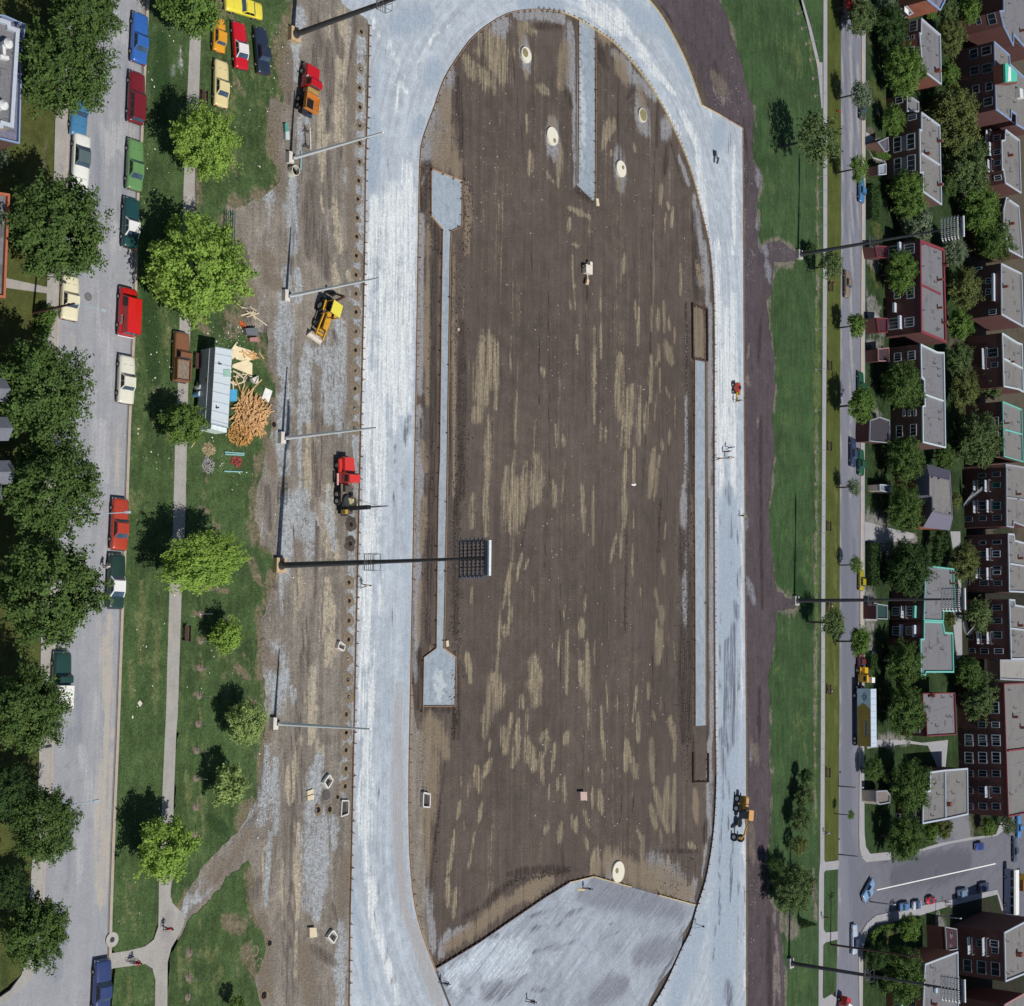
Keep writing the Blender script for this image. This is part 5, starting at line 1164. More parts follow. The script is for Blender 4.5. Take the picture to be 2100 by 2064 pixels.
MAN_R = M('dark_red_mansard', (.06, .018, .03), .8, 0, .2)
house('brick_house', 'terracotta-walled house with a lilac roof, cut by the top edge', 'D0', '1215,2 1312,80 1370,-40 1260,-150', 7.2, BR_O, RF3, 'blue', group=HG)
sk, c_, w_ = house('porch_annex', 'low tan annex with a bright white skylight', 'D0', '985,85 1060,45 1110,100 1040,140', 3.4, BR_P, roofmat('tan_roof', (.25, .22, .18)), 'grey', group=HG, cat='annex')
P = g('D0', 1045, 85, 3.5)-c_; MB().box((P.x, P.y, 3.55), (2.4, 1.5, .5), rz=-.2).build('skylight_frame', DARKST, sk); MB().box((P.x, P.y, 3.83), (2.0, 1.1, .06), rz=-.2).build('skylight', M('skylight_white', (.8, .8, .76), .5), sk)
H2 = roofh('D0', 975, 1155, 350)
house('brick_house', 'brick house with a stained grey roof, second from the top', 'D0', '1170,137 1312,260 1320,637 1178,528 1155,245 1168,250', H2, BR_R, RF, 'white', wins=((1080, 155, 1135, 235), (1060, 355, 1115, 400), (995, 265, 1012, 310, 'd'), (1028, 262, 1045, 305, 'd'), (1060, 258, 1078, 300, 'd'), (1094, 255, 1112, 295, 'd'), (1000, 350, 1020, 395)), ch=((1293, 530),), vents=((1180, 348), (1290, 418), (1230, 260)), group=HG)
house('brick_house', 'narrow lower brick house with a small grey roof', 'D0', '1060,705 1150,765 1150,840 1062,838', roofh('D0', 900, 1060, 760), BR_B, RF, 'grey', wins=((975, 730, 1028, 775, 'w'),), vents=((1080, 765),), group=HG)
a = house('brick_house', 'brown twin house with tall white windows and a split grey roof', 'D0', '1170,840 1308,940 1322,1538 1182,1440 1180,1298 1160,1300 1155,968 1170,975', roofh('D0', 905, 1158, 1100), BR_B, RF2, 'white', divider='1165,1145 1312,1240',
 wins=((1070, 865, 1130, 900), (960, 1030, 1015, 1140), (1060, 1006, 1118, 1120), (965, 1190, 1016, 1305), (1064, 1165, 1122, 1282)), ch=((1215, 1152, .8), (1310, 1058, .7), (1312, 1385, .7)), vents=((1190, 885), (1225, 905), (1265, 985), (1185, 1225), (1275, 1440), (1185, 1080)), group=HG)
slabs(*a, 'D0', [(1016, 1020, 1058, 1128, 'panel'), (1018, 1180, 1062, 1292, 'panel')], 0)
a = house('brick_house', 'brick house with a dark red mansard edge and red parapet', 'D1', '1160,-30 1340,40 1357,745 1168,665', roofh('D1', 890, 1160, 300), BR_D, RF, 'red', divider='1168,305 1320,380',
 wins=((925, 20, 1005, 95), (1040, 5, 1115, 75), (965, 340, 1010, 410), (1060, 325, 1114, 410), (925, 560, 1010, 640), (1045, 555, 1112, 622)), ch=((1350, 165, .7), (1345, 590, .7), (1310, 270, .6), (1310, 480, .6)), vents=((1180, 170), (1275, 65), (1305, 115), (1185, 500), (1290, 650), (1278, 290), (1300, 640), (1180, 10)), group=HG, trimw=.5)
slabs(*a, 'D1', [(1112, -25, 1160, 660, 'panel')], 0, mat=MAN_R)
slabs(*a, 'D1', [(955, 445, 1005, 515, 'awning'), (1012, -10, 1022, 90, 'awning'), (1014, 540, 1026, 640, 'awning')], 0)
a = house('brick_house', 'long brick house with a pale grey roof and a pale party wall', 'D1', '1165,752 1290,812 1340,815 1352,1532 1180,1490 1178,1218 1195,1212 1190,1022 1170,1000', roofh('D1', 925, 1170, 1150), BR_B, RF, 'pale', divider='1195,1130 1338,1180',
 wins=((1068, 806, 1120, 870), (965, 820, 1016, 880), (1030, 1248, 1046, 1292), (1070, 1248, 1086, 1292), (1112, 1245, 1128, 1290), (980, 1366, 1026, 1448), (1086, 1355, 1130, 1440)), vents=((1185, 940), (1270, 900), (1300, 940), (1303, 995), (1190, 1285), (1310, 1320), (1305, 1265), (1310, 1500)), group=HG)
house('garage', 'dark brick garage with a pale roof edge and two small windows', 'D1', '930,1325 860,1300 785,1325 780,1480 935,1495', 3.0, BR_D, roofmat('dark_garage_roof', (.045, .04, .05)), 'grey', wins=((790, 1345, 805, 1410), (825, 1355, 858, 1415)), group='low garages and porches', cat='garage', trimw=.12)
house('garage', 'dark garage with a pinkish wall top beside the shaded drive', 'D1', '845,790 925,780 930,882 848,880', 3.0, BR_D, roofmat('dark_garage_roof2', (.05, .03, .035)), 'pink', group='low garages and porches', cat='garage', trimw=.12)
house('garage', 'grey garage attached to the twin house, upper one', 'D0', '845,1065 920,1030 925,1130 900,1140', 3.0, BR_B, roofmat('lilac_garage_roof', (.10, .09, .11)), 'grey', group='low garages and porches', cat='garage', trimw=.12)
house('garage', 'pale garage attached to the twin house, lower one', 'D0', '848,1240 905,1228 905,1308 850,1312', 3.0, BR_B, roofmat('pale_garage_roof', (.25, .27, .33)), 'white', group='low garages and porches', cat='garage', trimw=.15)
house('garage', 'dark red garage of the red-trimmed house, lower one', 'D1', '835,555 915,560 915,665 850,665', 3.0, BR_D, roofmat('maroon_roof', (.06, .015, .025)), 'red', group='low garages and porches', cat='garage', trimw=.12)
house('garage', 'dark red garage of the red-trimmed house, upper one', 'D1', '825,15 908,20 910,110 840,100', 3.0, BR_D, roofmat('maroon_roof2', (.06, .015, .025)), 'red', group='low garages and porches', cat='garage', trimw=.12)
house('garage', 'dark green garage below the middle mast', 'D2', '835,872 915,885 915,988 835,985', 3.0, BR_D, roofmat('green_roof', (.015, .05, .045)), 'grey', group='low garages and porches', cat='garage', trimw=.12)
house('porch', 'pale timber porch roof left of the corner house', 'D3', '768,415 840,410 862,440 862,495 790,508 770,490', 3.2, BR_P, roofmat('plank_roof', (.20, .17, .16)), 'grey', group='low garages and porches', cat='porch', trimw=.15)
house('porch', 'small pale porch roof left of the mansard house', 'D1', '858,1805 940,1812 940,1870 862,1850', 2.8, BR_P, roofmat('porch_roof', (.17, .2, .24)), 'white', group='low garages and porches', cat='porch', trimw=.12)
# mansard house
def mansard():
    c = 'D1'; hT = 7.6; hB = 4.8
    top = pts(c+' 1225,1738 1380,1777 1396,2040 1250,2007 1246,1897 1225,1885', hT); bot = pts(c+' 1208,1652 1385,1700 1404,2055 1382,2150 1180,2127 1190,1965 1132,1890 1128,1735', hB)
    ctr = sum(top, Vector())/6; t = empty('mansard_house', (ctr.x, ctr.y, 0), 0, 'house with a flat pale roof and wide lilac grey mansard slopes', 'house', HG)
    L = [Vector((p.x-ctr.x, p.y-ctr.y)) for p in top]; b = MB(); b.prism(L, hT-.3, hT-.02); b.build('roof', RF2, t)
    T = [p-ctr for p in top]; B_ = [p-ctr for p in bot]
    T = [Vector((p.x, p.y, hT)) for p in T]; B_ = [Vector((p.x, p.y, hB)) for p in B_]
    rng_b = B_; wl_ = [Vector((p.x*.97, p.y*.97)) for p in B_]; b = MB(); b.prism(wl_, 0, hB-.05, top=False); b.build('wall', BR_O, t)
    SH = M('lilac_shingle', (.15, .14, .19), .85, 0, .2, 6)
    for (i0, i1, j0, j1) in ((0, 1, 0, 1), (1, 2, 1, 2), (2, 3, 3, 4), (3, 4, 4, 5), (4, 5, 5, 6), (5, 0, 6, 7)):
        b = MB(); q0 = [T[i0], T[i1], B_[j1], B_[j0]]
        b.add(q0, [(0, 1, 2, 3)]); b.build('mansard_slope', SH, t)
    b = MB(); b.add([T[0], B_[0], B_[7]], [(0, 1, 2)]); b.add([T[2], B_[2], B_[3]], [(0, 1, 2)]); b.build('mansard_slope', SH, t)
    b = MB()
    for i in range(6):
        d = T[(i+1) % 6]-T[i]; m_ = (T[(i+1) % 6]+T[i])/2; b.box((m_.x, m_.y, hT), (d.length, .2, .25), rz=math.atan2(d.y, d.x))
    b.build('parapet', M('lilac_trim', (.16, .13, .16), .7), t)
    for x, y in ((1240, 1750), (1290, 1760), (1255, 1990), (1375, 2020)):
        P = g(c, x, y, hT)-ctr; MB().box((P.x, P.y, hT+.15), (.35, .35, .35)).build('roof_vent', DARKST, t)
mansard()
a = house('brick_house', 'brick house under the middle lamp rack, green roof edge', 'D2', '1200,590 1245,590 1412,610 1420,932 1336,928 1335,1002 1187,996', roofh('D2', 935, 1187, 900), BR_D, RF, 'green', wins=((950, 900, 1005, 958), (1060, 895, 1116, 958)), ch=((1405, 640, .5), (1405, 720, .5)), vents=((1230, 800), (1198, 940)), group=HG, trimw=.2)
slabs(*a, 'D2', [(1125, 885, 1136, 975, 'awning')], 0, mat=M('trim_green', TRIM['green'], .6)); slabs(*a, 'D2', [(1028, 890, 1062, 975, 'balcony')], 0)
a = house('brick_house', 'stepped grey roof with turquoise edges and two white awnings', 'D2', '1190,1003 1332,1008 1345,1085 1405,1090 1412,1387 1205,1387 1200,1410 1165,1410 1163,1135 1188,1135', roofh('D2', 935, 1175, 1150)+.1, BR_D, RF, 'green', wins=((945, 1045, 1015, 1105), (1055, 1045, 1124, 1105)), vents=((1240, 1205), (1325, 1215), (1350, 1110)), group=HG)
slabs(*a, 'D2', [(1020, 1025, 1040, 1120, 'awning'), (1120, 1030, 1135, 1120, 'awning'), (918, 1030, 934, 1130, 'awning')], 0)
house('brick_house', 'square grey roof with a thin red edge behind the long trailer', 'D2', '1180,1545 1420,1540 1432,1852 1212,1866 1205,1690 1182,1680', roofh('D2', 1000, 1205, 1800), BR_D, RF, 'red', wins=((1092, 1802, 1156, 1834),), ch=((1250, 1560, .9),), vents=((1330, 1575), (1390, 1720), (1365, 1720), (1285, 1790), (1395, 1570), (1230, 1570)), group=HG, trimw=.14)
house('corner_house', 'corner brick house with a roof split by a turquoise line', 'D3', '1140,282 1243,268 1400,256 1403,577 1248,612 1088,642 1090,420 1140,410', roofh('D3', 900, 1090, 520), BR_D, RF2, 'white', divider='1246,275 1248,606', wins=((990, 540, 1040, 602), (880, 570, 930, 625)), ch=((1268, 505, 1),), vents=((1195, 437), (1300, 432), (1155, 585), (1335, 355)), group=HG)
a = house('brick_house', 'lowest house of the street, grey roof below the bottom lamp rack', 'D3', '1105,1612 1333,1525 1338,2000 1090,2000 1096,1790', 7.6, BR_O, RF, 'white', wins=((985, 1830, 1040, 1900, 'd'), (890, 1840, 935, 1900, 'd')), ch=((1170, 1890, .6),), vents=((1155, 1638), (1130, 1770)), group=HG)
slabs(*a, 'D3', [(945, 1800, 962, 1900, 'awning')], 0, mat=M('mint_awning', (.32, .6, .45), .6))
P = g('D3', 1182, 1795, 7.7)-a[1]; MB().box((P.x, P.y, 7.6), (.9, .9, .4)).build('skylight', M('skylight_glass', (.45, .6, .65), .3), a[0])
# back row
house('brick_block', 'big dark brick block at the top right corner with a wide grey roof', 'D0', '1785,-60 2000,-60 2010,430 1862,262 1860,345 1785,195 1758,80 1785,80', 10.5, BR_D, RF, 'blue', wins=((1665, 85, 1725, 185, 'd'), (1570, 90, 1610, 185, 'd')), vents=((1780, 135), (1800, 215), (1830, 30)), ch=((1925, 230, .7),), group=HB)
a = house('brick_block', 'tall dark brick block with a turquoise roof hut', 'D0', '1715,310 1830,412 1835,480 1965,600 1990,1000 1880,935 1878,860 1845,835 1843,905 1728,822', 10.5, BR_D, RF2, 'blue', wins=((1620, 350, 1690, 412, 'd'), (1625, 480, 1700, 548, 'd'), (1650, 620, 1700, 680, 'd'), (1635, 735, 1700, 792, 'd'), (1530, 370, 1590, 440, 'd'), (1535, 500, 1600, 560, 'd'), (1550, 640, 1600, 700, 'd')), vents=((1760, 725), (1870, 770), (1775, 430)), group=HB)
c_ = a[1]
P = [p-c_ for p in pts('D0 1785,478 1810,475 1890,560 1893,625 1790,620', 12.6)]; MB().prism([Vector((p.x, p.y)) for p in P], 10.2, 12.4).build('roof_hut', BR_R, a[0])
P = [p-c_ for p in pts('D0 1795,478 1812,475 1885,545 1885,610 1800,618', 12.9)]; MB().prism([Vector((p.x, p.y)) for p in P], 12.41, 12.9).build('hut_roof', M('turquoise_roof', (.08, .5, .36), .6), a[0])
P = [p-c_ for p in pts('D0 1822,500 1840,505 1842,605 1818,612', 13)]; MB().prism([Vector((p.x, p.y)) for p in P], 12.91, 12.97).build('hut_panel', M('hut_white', (.75, .78, .74), .6), a[0])
MB().box((g('D0', 1900, 705, 10.6).x-c_.x, g('D0', 1900, 705, 10.6).y-c_.y, 10.7), (2.2, 2.2, 1.0)).build('vent_box', M('hut_white2', (.65, .65, .62), .6), a[0])
def row(lbl, c, poly, wins=(), ch=(), vents=(), h=8.6, trim='white', items=(), div=None, wall=BR_D, roof=RF2, tw=.28):
    a = house('row_house', lbl, c, poly, h, wall, roof, trim, wins=wins, ch=ch, vents=vents, group=HB, divider=div, trimw=tw)
    if items: slabs(*a, c, items, 0)
    return a
a = row('brick row house with a green lounger on its side balcony', 'D0', '1800,970 1905,1050 1917,1450 1800,1375 1785,1275 1775,1278 1770,1052 1795,1050', ((1708, 1015, 1760, 1055), (1655, 1330, 1672, 1370), (1715, 1315, 1768, 1352), (1712, 1205, 1760, 1240, 'd'), (1710, 1125, 1765, 1158, 'd'), (1620, 1340, 1668, 1372, 'd')), ((1840, 1165, .8),), ((1815, 1015), (1840, 1290), (1890, 1390)), items=[(1668, 985, 1680, 1080, 'balcony'), (1670, 1200, 1705, 1290, 'balcony'), (1675, 1070, 1700, 1170, 'awning')])
row('brick row house right of the dark garden tree, partly hidden', 'D0', '1805,1480 1900,1545 1930,1935 1828,1880 1785,1690 1785,1570', ((1700, 1760, 1740, 1800, 'd'),), ((1848, 1677, .8),), ((1815, 1500), (1895, 1860)))
row('brick row house with a white curved balcony and broken stucco end wall', 'D1', '1768,147 1922,222 1935,625 1770,532', ((1675, 495, 1728, 530), (1575, 165, 1620, 195), (1650, 260, 1690, 300, 'w'), (1650, 340, 1690, 380, 'w')), ((1800, 322, .8),), ((1785, 215), (1785, 495), (1895, 510)), items=[(1700, 225, 1740, 430, 'awning')])
row('brick row house with a mint roof edge near a clothes line', 'D1', '1775,668 1890,740 1925,752 1935,1115 1900,1095 1787,1072', ((1665, 785, 1740, 850, 'd'), (1690, 890, 1740, 925, 'd')), ((1850, 885, .6),), ((1790, 765), (1900, 825), (1800, 965)), trim='pale', div='1785,860 1930,935', items=[(1640, 785, 1655, 940, 'balcony')])
row('brick row house with a mint green roof edge, right of the biggest garden tree', 'D1', '1778,1182 1922,1242 1932,1637 1788,1595', ((1715, 1300, 1745, 1370), (1715, 1410, 1745, 1480), (1600, 1400, 1640, 1440, 'd')), ((1812, 1345, .5),), ((1800, 1280), (1915, 1445), (1905, 1540), (1900, 1340)), trim='green', div='1788,1390 1925,1430', tw=.2)
row('brick row house with turquoise balconies and two curved white stairs', 'D2', '1802,-175 1960,-150 1960,300 1862,262 1860,302 1808,292 1806,-150', ((1600, 105-0, 1650, 165, 'd'), (1700, 110, 1760, 165, 't'), (1490, 220, 1550, 255, 'd'), (1600, 212, 1655, 248, 'd'), (1705, 208, 1768, 245, 'd'), (1595, -105, 1650, -75, 'd'), (1700, -115, 1760, -82, 'd'), (1600, -30, 1650, 0, 't'), (1700, -35, 1760, 0, 't')), ((1900, 50, .7),), ((1830, -130), (1830, 15), (1830, 180), (1890, 90)), h=9.6, trim='grey', items=[(1555, -50, 1575, 20, 'balcony'), (1655, -55, 1680, 30, 'balcony'), (1555, 100, 1580, 190, 'balcony'), (1660, 95, 1705, 185, 'balcony'), (1560, 55, 1610, 110, 'stair'), (1620, 30, 1680, 90, 'stair')], div='1806,75 1955,95')
row('brick row house with white balconies right of the light olive tree', 'D2', '1820,345 1865,350 1870,395 1960,420 1960,790 1880,785 1828,783', ((1700, 395, 1765, 425, 'd'), (1600, 400, 1650, 430, 'd'), (1700, 475, 1758, 520, 'w'), (1610, 480, 1660, 520, 'd'), (1705, 590, 1765, 612, 'd'), (1705, 622, 1762, 652, 'w'), (1605, 620, 1660, 652, 'd'), (1605, 700, 1668, 735, 'd'), (1710, 700, 1770, 735, 'd'), (1490, 680, 1530, 730, 'd')), ((1915, 530, .7),), ((1840, 415), (1840, 510), (1845, 630), (1850, 745)), h=9.6, items=[(1660, 455, 1700, 545, 'balcony'), (1662, 600, 1700, 690, 'balcony'), (1560, 605, 1590, 680, 'balcony')], div='1828,570 1955,590')
row('brick row house with curved stairs right of the feathery tree', 'D2', '1828,838 1870,842 1872,880 1960,895 1960,1288 1842,1290', ((1700, 880, 1770, 920, 'd'), (1700, 980, 1770, 1020, 'd'), (1600, 985, 1660, 1020, 'd'), (1705, 1080, 1770, 1130, 'd'), (1600, 1080, 1660, 1140, 'd'), (1500, 1100, 1560, 1140, 'd'), (1715, 1208, 1780, 1245, 'w'), (1610, 1205, 1670, 1245, 'd'), (1505, 1205, 1570, 1240, 'd')), ((1915, 1035, .7),), ((1850, 895), (1850, 1010), (1860, 1110), (1858, 1235)), h=9.6, items=[(1560, 1085, 1590, 1170, 'balcony'), (1670, 1080, 1695, 1170, 'balcony'), (1470, 1020, 1540, 1080, 'stair'), (1580, 1020, 1660, 1080, 'stair')], div='1832,1055 1955,1070')
row('grey shed roofs between the row houses and the apartment block', 'D2', '1758,1292 1960,1292 1960,1450 1760,1440', h=3.2, trim='grey', wall=BR_P, roof=roofmat('tin_roof', (.30, .29, .27)))
D3w = []
for y0 in (25, 145, 270, 385, 497):
    for x0 in (1380, 1475, 1568): D3w.append((x0, y0, x0+56, y0+(75 if y0 < 200 else 44), 'w' if y0 < 200 else 'd', 'D3'))
a = row('long brick apartment block with a grid of white windows', 'D2', '1788,1472 1990,1462 1990,2090 1960,2440 1822,2470', wins=tuple(D3w)+((1685, 1608, 1748, 1692), (1695, 1758, 1752, 1798), (1695, 1858, 1755, 1895), (1595, 1758, 1650, 1800, 'd'), (1495, 1850, 1550, 1895, 'w'), (1595, 1855, 1650, 1895, 'w')), ch=((1930, 1800, .7), (1875, 1720, .7)), vents=((1830, 1520), (1870, 1655), (1840, 2300)), h=10.6, trim='red', tw=.2, div='1818,1975 1985,1955')
slabs(*a, 'D3', [(1535, 378, 1550, 455, 'balcony')], 0)
row('brick block below the side street with a sunken shaded side wall', 'D3', '1655,1392 1850,1290 1850,1660 1663,1735', h=roofh('D3', 1290, 1655, 1500), wins=((1555, 1448, 1612, 1492, 'w'), (1460, 1445, 1500, 1490, 'd'), (1565, 1500, 1612, 1535, 'd'), (1562, 1600, 1620, 1692, 'd'), (1465, 1590, 1525, 1680, 'd'), (1370, 1580, 1425, 1665, 'd')), vents=((1675, 1455), (1680, 1680), (1710, 1665)), ch=((1760, 1545, 1.1),), items=[(1515, 1425, 1535, 1548, 'balcony'), (1418, 1420, 1430, 1538, 'balcony')])
row('brick building cut by the bottom right corner', 'D3', '1655,1892 1790,1815 1900,1850 1900,2100 1660,2100', h=10.6, trim='pink')
row('low dark red building between the two lower blocks', 'D3', '1245,1355 1325,1370 1330,1510 1255,1520', h=4.2, trim='grey', roof=roofmat('dark_red_roof', (.05, .018, .025)), tw=.12)
# west side buildings
a = house('apartment_house', 'flat grey roof with a white edge at the upper left corner', 'A0', '-60,120 0,140 75,165 78,200 145,222 100,958 25,935 20,960 -60,960', 6.6, BR_P, RF, 'white', vents=((40, 320), (20, 780)), group='houses at the left photo edge', trimw=.35)
a2 = house('mansard_skirt', 'lower lilac grey roof skirt around the upper left building', 'A0', '-70,100 40,120 190,185 165,400 145,1075 0,1040 -70,1040', 5.2, BR_B, RF3, 'blue', group='houses at the left photo edge', cat='roof skirt', trimw=.1)
for x, y in ((55, 330), (20, 790)):
    P = g('A0', x, y, 6.9)-a[1]; b = MB(); b.tube((P.x, P.y, 6.2), (P.x, P.y, 7.1), .42, .42, 16); b.tube((P.x, P.y, 7.1), (P.x, P.y, 7.5), .5, .15, 16); b.build('roof_dome', M('dome_white', (.7, .7, .68), .5), a[0])
P = g('A0', 25, 435, 6.6)-a[1]; b = MB(); b.box((P.x, P.y, 6.6), (.9, .35, .5)); b.box((P.x, P.y+.7, 6.6), (.3, .9, .45)); b.build('roof_vent_box', M('dome_white', (.7, .7, .68), .5), a[0])
house('house', 'light grey roof with a bright orange red edge at the left photo edge', 'A1', '-80,-110 -60,-390 72,-370 50,100 38,405 0,400 -80,395', 6.2, BR_O, RF, 'orange', group='houses at the left photo edge', trimw=.18)
def gables():
    P0 = g('A1', -25, 1420, 7); t = empty('gabled_house', (P0.x, P0.y, 0), 0, 'pale blue house with grey dormer gables at the left photo edge', 'house', 'houses at the left photo edge')
    b = MB(); b.box((-3, 0, 3.2), (6.5, 12, 6.4)); b.build('wall', M('pale_blue_siding', (.35, .55, .62), .7), t)
    b = MB(); b.add([(-7, -6.3, 6.3), (.6, -6.3, 6.3), (.6, 6.3, 6.3), (-7, 6.3, 6.3), (-3.2, -6.3, 8.6), (-3.2, 6.3, 8.6)], [(0, 1, 4), (1, 2, 5, 4), (2, 3, 5), (3, 0, 4, 5)]); b.build('roof', M('slate_grey_roof', (.16, .17, .20), .85), t)
    for y in (-3.6, .4, 4.0):
        b = MB(); b.box((-.2, y, 5.9), (2.4, 1.7, 1.9)); d = b.build('dormer', M('pale_blue_siding', (.35, .55, .62), .7), t)
        b = MB(); b.add([(-1.8, y-1.1, 6.8), (1.3, y-1.1, 6.8), (1.3, y+1.1, 6.8), (-1.8, y+1.1, 6.8), (-1.8, y, 7.7), (1.3, y, 7.7)], [(0, 1, 5, 4), (2, 3, 4, 5), (1, 2, 5)]); b.build('dormer_roof', M('slate_grey_roof', (.16, .17, .20), .85), d)
gables()
# ------------------------------------------------------------------ floodlight masts, poles, lamps
MASTM = M('mast_steel', (.075, .075, .085), .5, .3, .2, .6); LAMPB = M('lamp_housing', (.11, .15, .24), .5, .2); LAMPW = M('lamp_reflector', (.86, .86, .84), .25)
FLm = None
def floodmast(c, bx, by, label, face, footmat=None):
    global FLm
    P = g(c, bx, by); t = empty('floodlight_mast', P, math.pi/2-R(90)+ (LA-math.pi/2), label, 'floodlight mast', 'floodlight masts around the oval')
    Hh = 27.0
    b = MB(); b.tube((0, 0, .3), (0, 0, 15.5), .36, .27, 14); b.tube((0, 0, 15.5), (0, 0, Hh+3.6), .24, .15, 12); b.build('pole', MASTM, t, smooth=False)
    b = MB(); b.box((0, 0, .25), (1.5, 1.7, .9)); b.build('footing', footmat or CONC, t)
    b = MB(); b.tube((0, 0, .7), (0, 0, 1.1), .55, .4, 12); b.build('base_flange', MASTM, t)
    b = MB()                                                     # maintenance platform half way up
    for s in (-1, 1):
        for zz in (14.6, 15.6): b.box((s*.75, 0, zz), (.05, 1.8, .05)); b.box((0, s*.9, zz), (1.5, .05, .05))
        for u in (-1, 0, 1): b.box((s*.75, u*.88, 15.1), (.04, .04, 1.0))
    for k_ in range(5): b.box((-.6+.3*k_, 0, 14.58), (.06, 1.75, .04))
    b.build('platform', M('platform_grey', (.16, .16, .17), .6, .2), t)
    W_, rows, cols = 3.5, 6, 10; z0 = 27.6; dz = .56
    b = MB()
    for i in range(rows+1): b.box((0, 0, z0+i*dz), (.09, W_+.3, .08))
    for s in np.linspace(-W_/2, W_/2, 5): b.box((.02, s, z0+rows*dz/2), (.08, .08, rows*dz))
    b.box((0, 0, z0+rows*dz/2), (.22, .34, rows*dz)); b.build('lamp_frame', MASTM, t)
    b = MB(); b.box((face*.05, 0, z0+rows*dz+.62), (.34, W_+.1, .2)); b.build('top_visor', M('visor_white', (.74, .76, .78), .5), t)
    b = MB()
    for s in (-1, -.33, .33, 1): b.box((face*.1, s*W_/2*.9, z0+rows*dz+.35), (.06, .06, .6))
    b.box((0, 0, z0+rows*dz+.28), (.08, W_, .3)); b.build('visor_bracket', LAMPB, t)
    if FLm is None:
        FLm = {}
        for f in (-1, 1):
            b = MB(); b.tube((f*.04, 0, 0), (f*.27, 0, -.10), .07, .145, 10, caps=False); b.tube((f*-.08, 0, .03), (f*.04, 0, 0), .06, .07, 8)
            hm = b.mesh('floodlight', LAMPB if f > 0 else M('lamp_housing_lit', (.74, .74, .72), .35)); b = MB(); b.tube((f*.255, 0, -.094), (f*.275, 0, -.102), .135, .135, 10); FLm[f] = (hm, b.mesh('lens', LAMPW))  # west-facing housings get a paler copy, sunlit tops painted into the colour
    for i in range(rows):
        for j in range(cols):
            y = -W_/2+W_*(j+.5)/cols
            l = link('floodlight', FLm[face][0], t, (face*.08, y, z0+.28+i*dz)); link('lens', FLm[face][1], l, (0, 0, 0))
    for i in range(rows):                                         # spare lamps out at the two ends of the frame
        for s in (-1, 1):
            l = link('floodlight', FLm[face][0], t, (0, s*(W_/2+.30), z0+.28+i*dz), -s*face*math.pi/2*.8)
            link('lens', FLm[face][1], l, (0, 0, 0))
FORMW = M('form_timber', (.50, .36, .20), .85, 0, .2)
floodmast('B2', 180, 585, 'floodlight mast left of the oval, its lamp rack seen over the dark field', 1, FORMW)
floodmast('B0', 290, 268, 'floodlight mast at the top, crossing the photo edge', 1, FORMW)
floodmast('D1', 240, 85, 'upper floodlight mast of the far park, rack above the dark garden trees', -1)
floodmast('D2', 212, 850, 'middle floodlight mast of the far park, rack over the grey roofs', -1)
floodmast('D3', 158, 1603, 'bottom floodlight mast of the far park, rack over the lowest house', -1)
for c, x, y, lb in (('B0', 268, 1192, 'white pole topmost of the four left of the oval, beside the cream barrel'), ('B1', 238, 397, 'white pole just above the yellow backhoe'),
                    ('B1', 208, 1460, 'white pole between the wood pile and the red drill truck'), ('B2', 150, 1768, 'lowest of the four white poles left of the oval')):
    P = g(c, x, y); t = empty('white_pole', P, LA-math.pi/2, lb, 'pole', 'bare white poles along the oval')
    b = MB(); b.tube((.1, 0, .5), (.1, 0, 15.2), .23, .10, 12); b.build('pole', M('white_enamel', (.85, .88, .90), .35, 0, .03), t, smooth=False)
    b = MB(); b.box((-.25, 0, .3), (.75, 1.35, .75)); b.build('footing', M('pale_concrete', (.62, .58, .52), .85), t)
    b = MB(); b.box((.1, 0, .75), (.45, .45, .12)); b.box((.12, .3, .5), (.25, .3, .5)); b.build('base_plate', DARKST, t)
def streetlamp(c, bx, by, h, arm, az, label, polemat=WOODD, group='street lamps'):
    P = g(c, bx, by); t = empty('street_lamp', P, 0, label, 'street lamp', group)
    b = MB(); b.tube((0, 0, 0), (0, 0, h), .15, .1, 10); b.build('pole', polemat, t)
    b = MB(); d = Vector((math.cos(az), math.sin(az), 0)); pr = Vector((0, 0, h-.3))
    for i in range(6):
        f = (i+1)/6; p = d*arm*f+Vector((0, 0, h-.3+1.3*math.sin(f*1.5))); b.tube(pr, p, .05, .05, 6); pr = p
    b.build('arm', M('pale_arm', (.42, .52, .58), .4, .2), t)
    b = MB(); b.box((pr.x, pr.y, pr.z), (.75, .26, .16), rz=az, taper=.7); b.build('lamp_head', M('lamp_head_grey', (.45, .52, .56), .4, .2), t)
streetlamp('A1', 242, 520, 7.0, 2.6, R(-14), 'dark wooden street lamp pole beside the clipped shrub, arm over the cream car')
streetlamp('A3', 150, 470, 7.6, 2.4, R(0), 'street lamp arm poking out of the maples, lower left')
streetlamp('A2', 400, 225, 7.6, 2.6, R(0), 'street lamp arm poking out of the maples beside the orange red coupe')
streetlamp('D3', 500, 380, 3.6, .8, R(-8), 'short street lamp on the verge above the tiny sapling', M('grey_pole', (.18, .18, .2), .5))
streetlamp('D3', 500, 852, 4.0, .3, R(-8), 'short street lamp on the verge opposite the side street', M('grey_pole', (.18, .18, .2), .5))
streetlamp('D3', 1172, 1275, 4.4, .4, R(-8), 'street lamp on the lower side street pavement', M('grey_pole', (.18, .18, .2), .5))
streetlamp('D3', 720, 1180, 4.0, .3, R(-8), 'street lamp beside the turning light blue car', M('grey_pole', (.18, .18, .2), .5))
P = g('D3', 445, 1475); t = empty('utility_pole', P, 0, 'tall dark wooden utility pole on the verge near the corner, just above the bottom mast', 'utility pole')
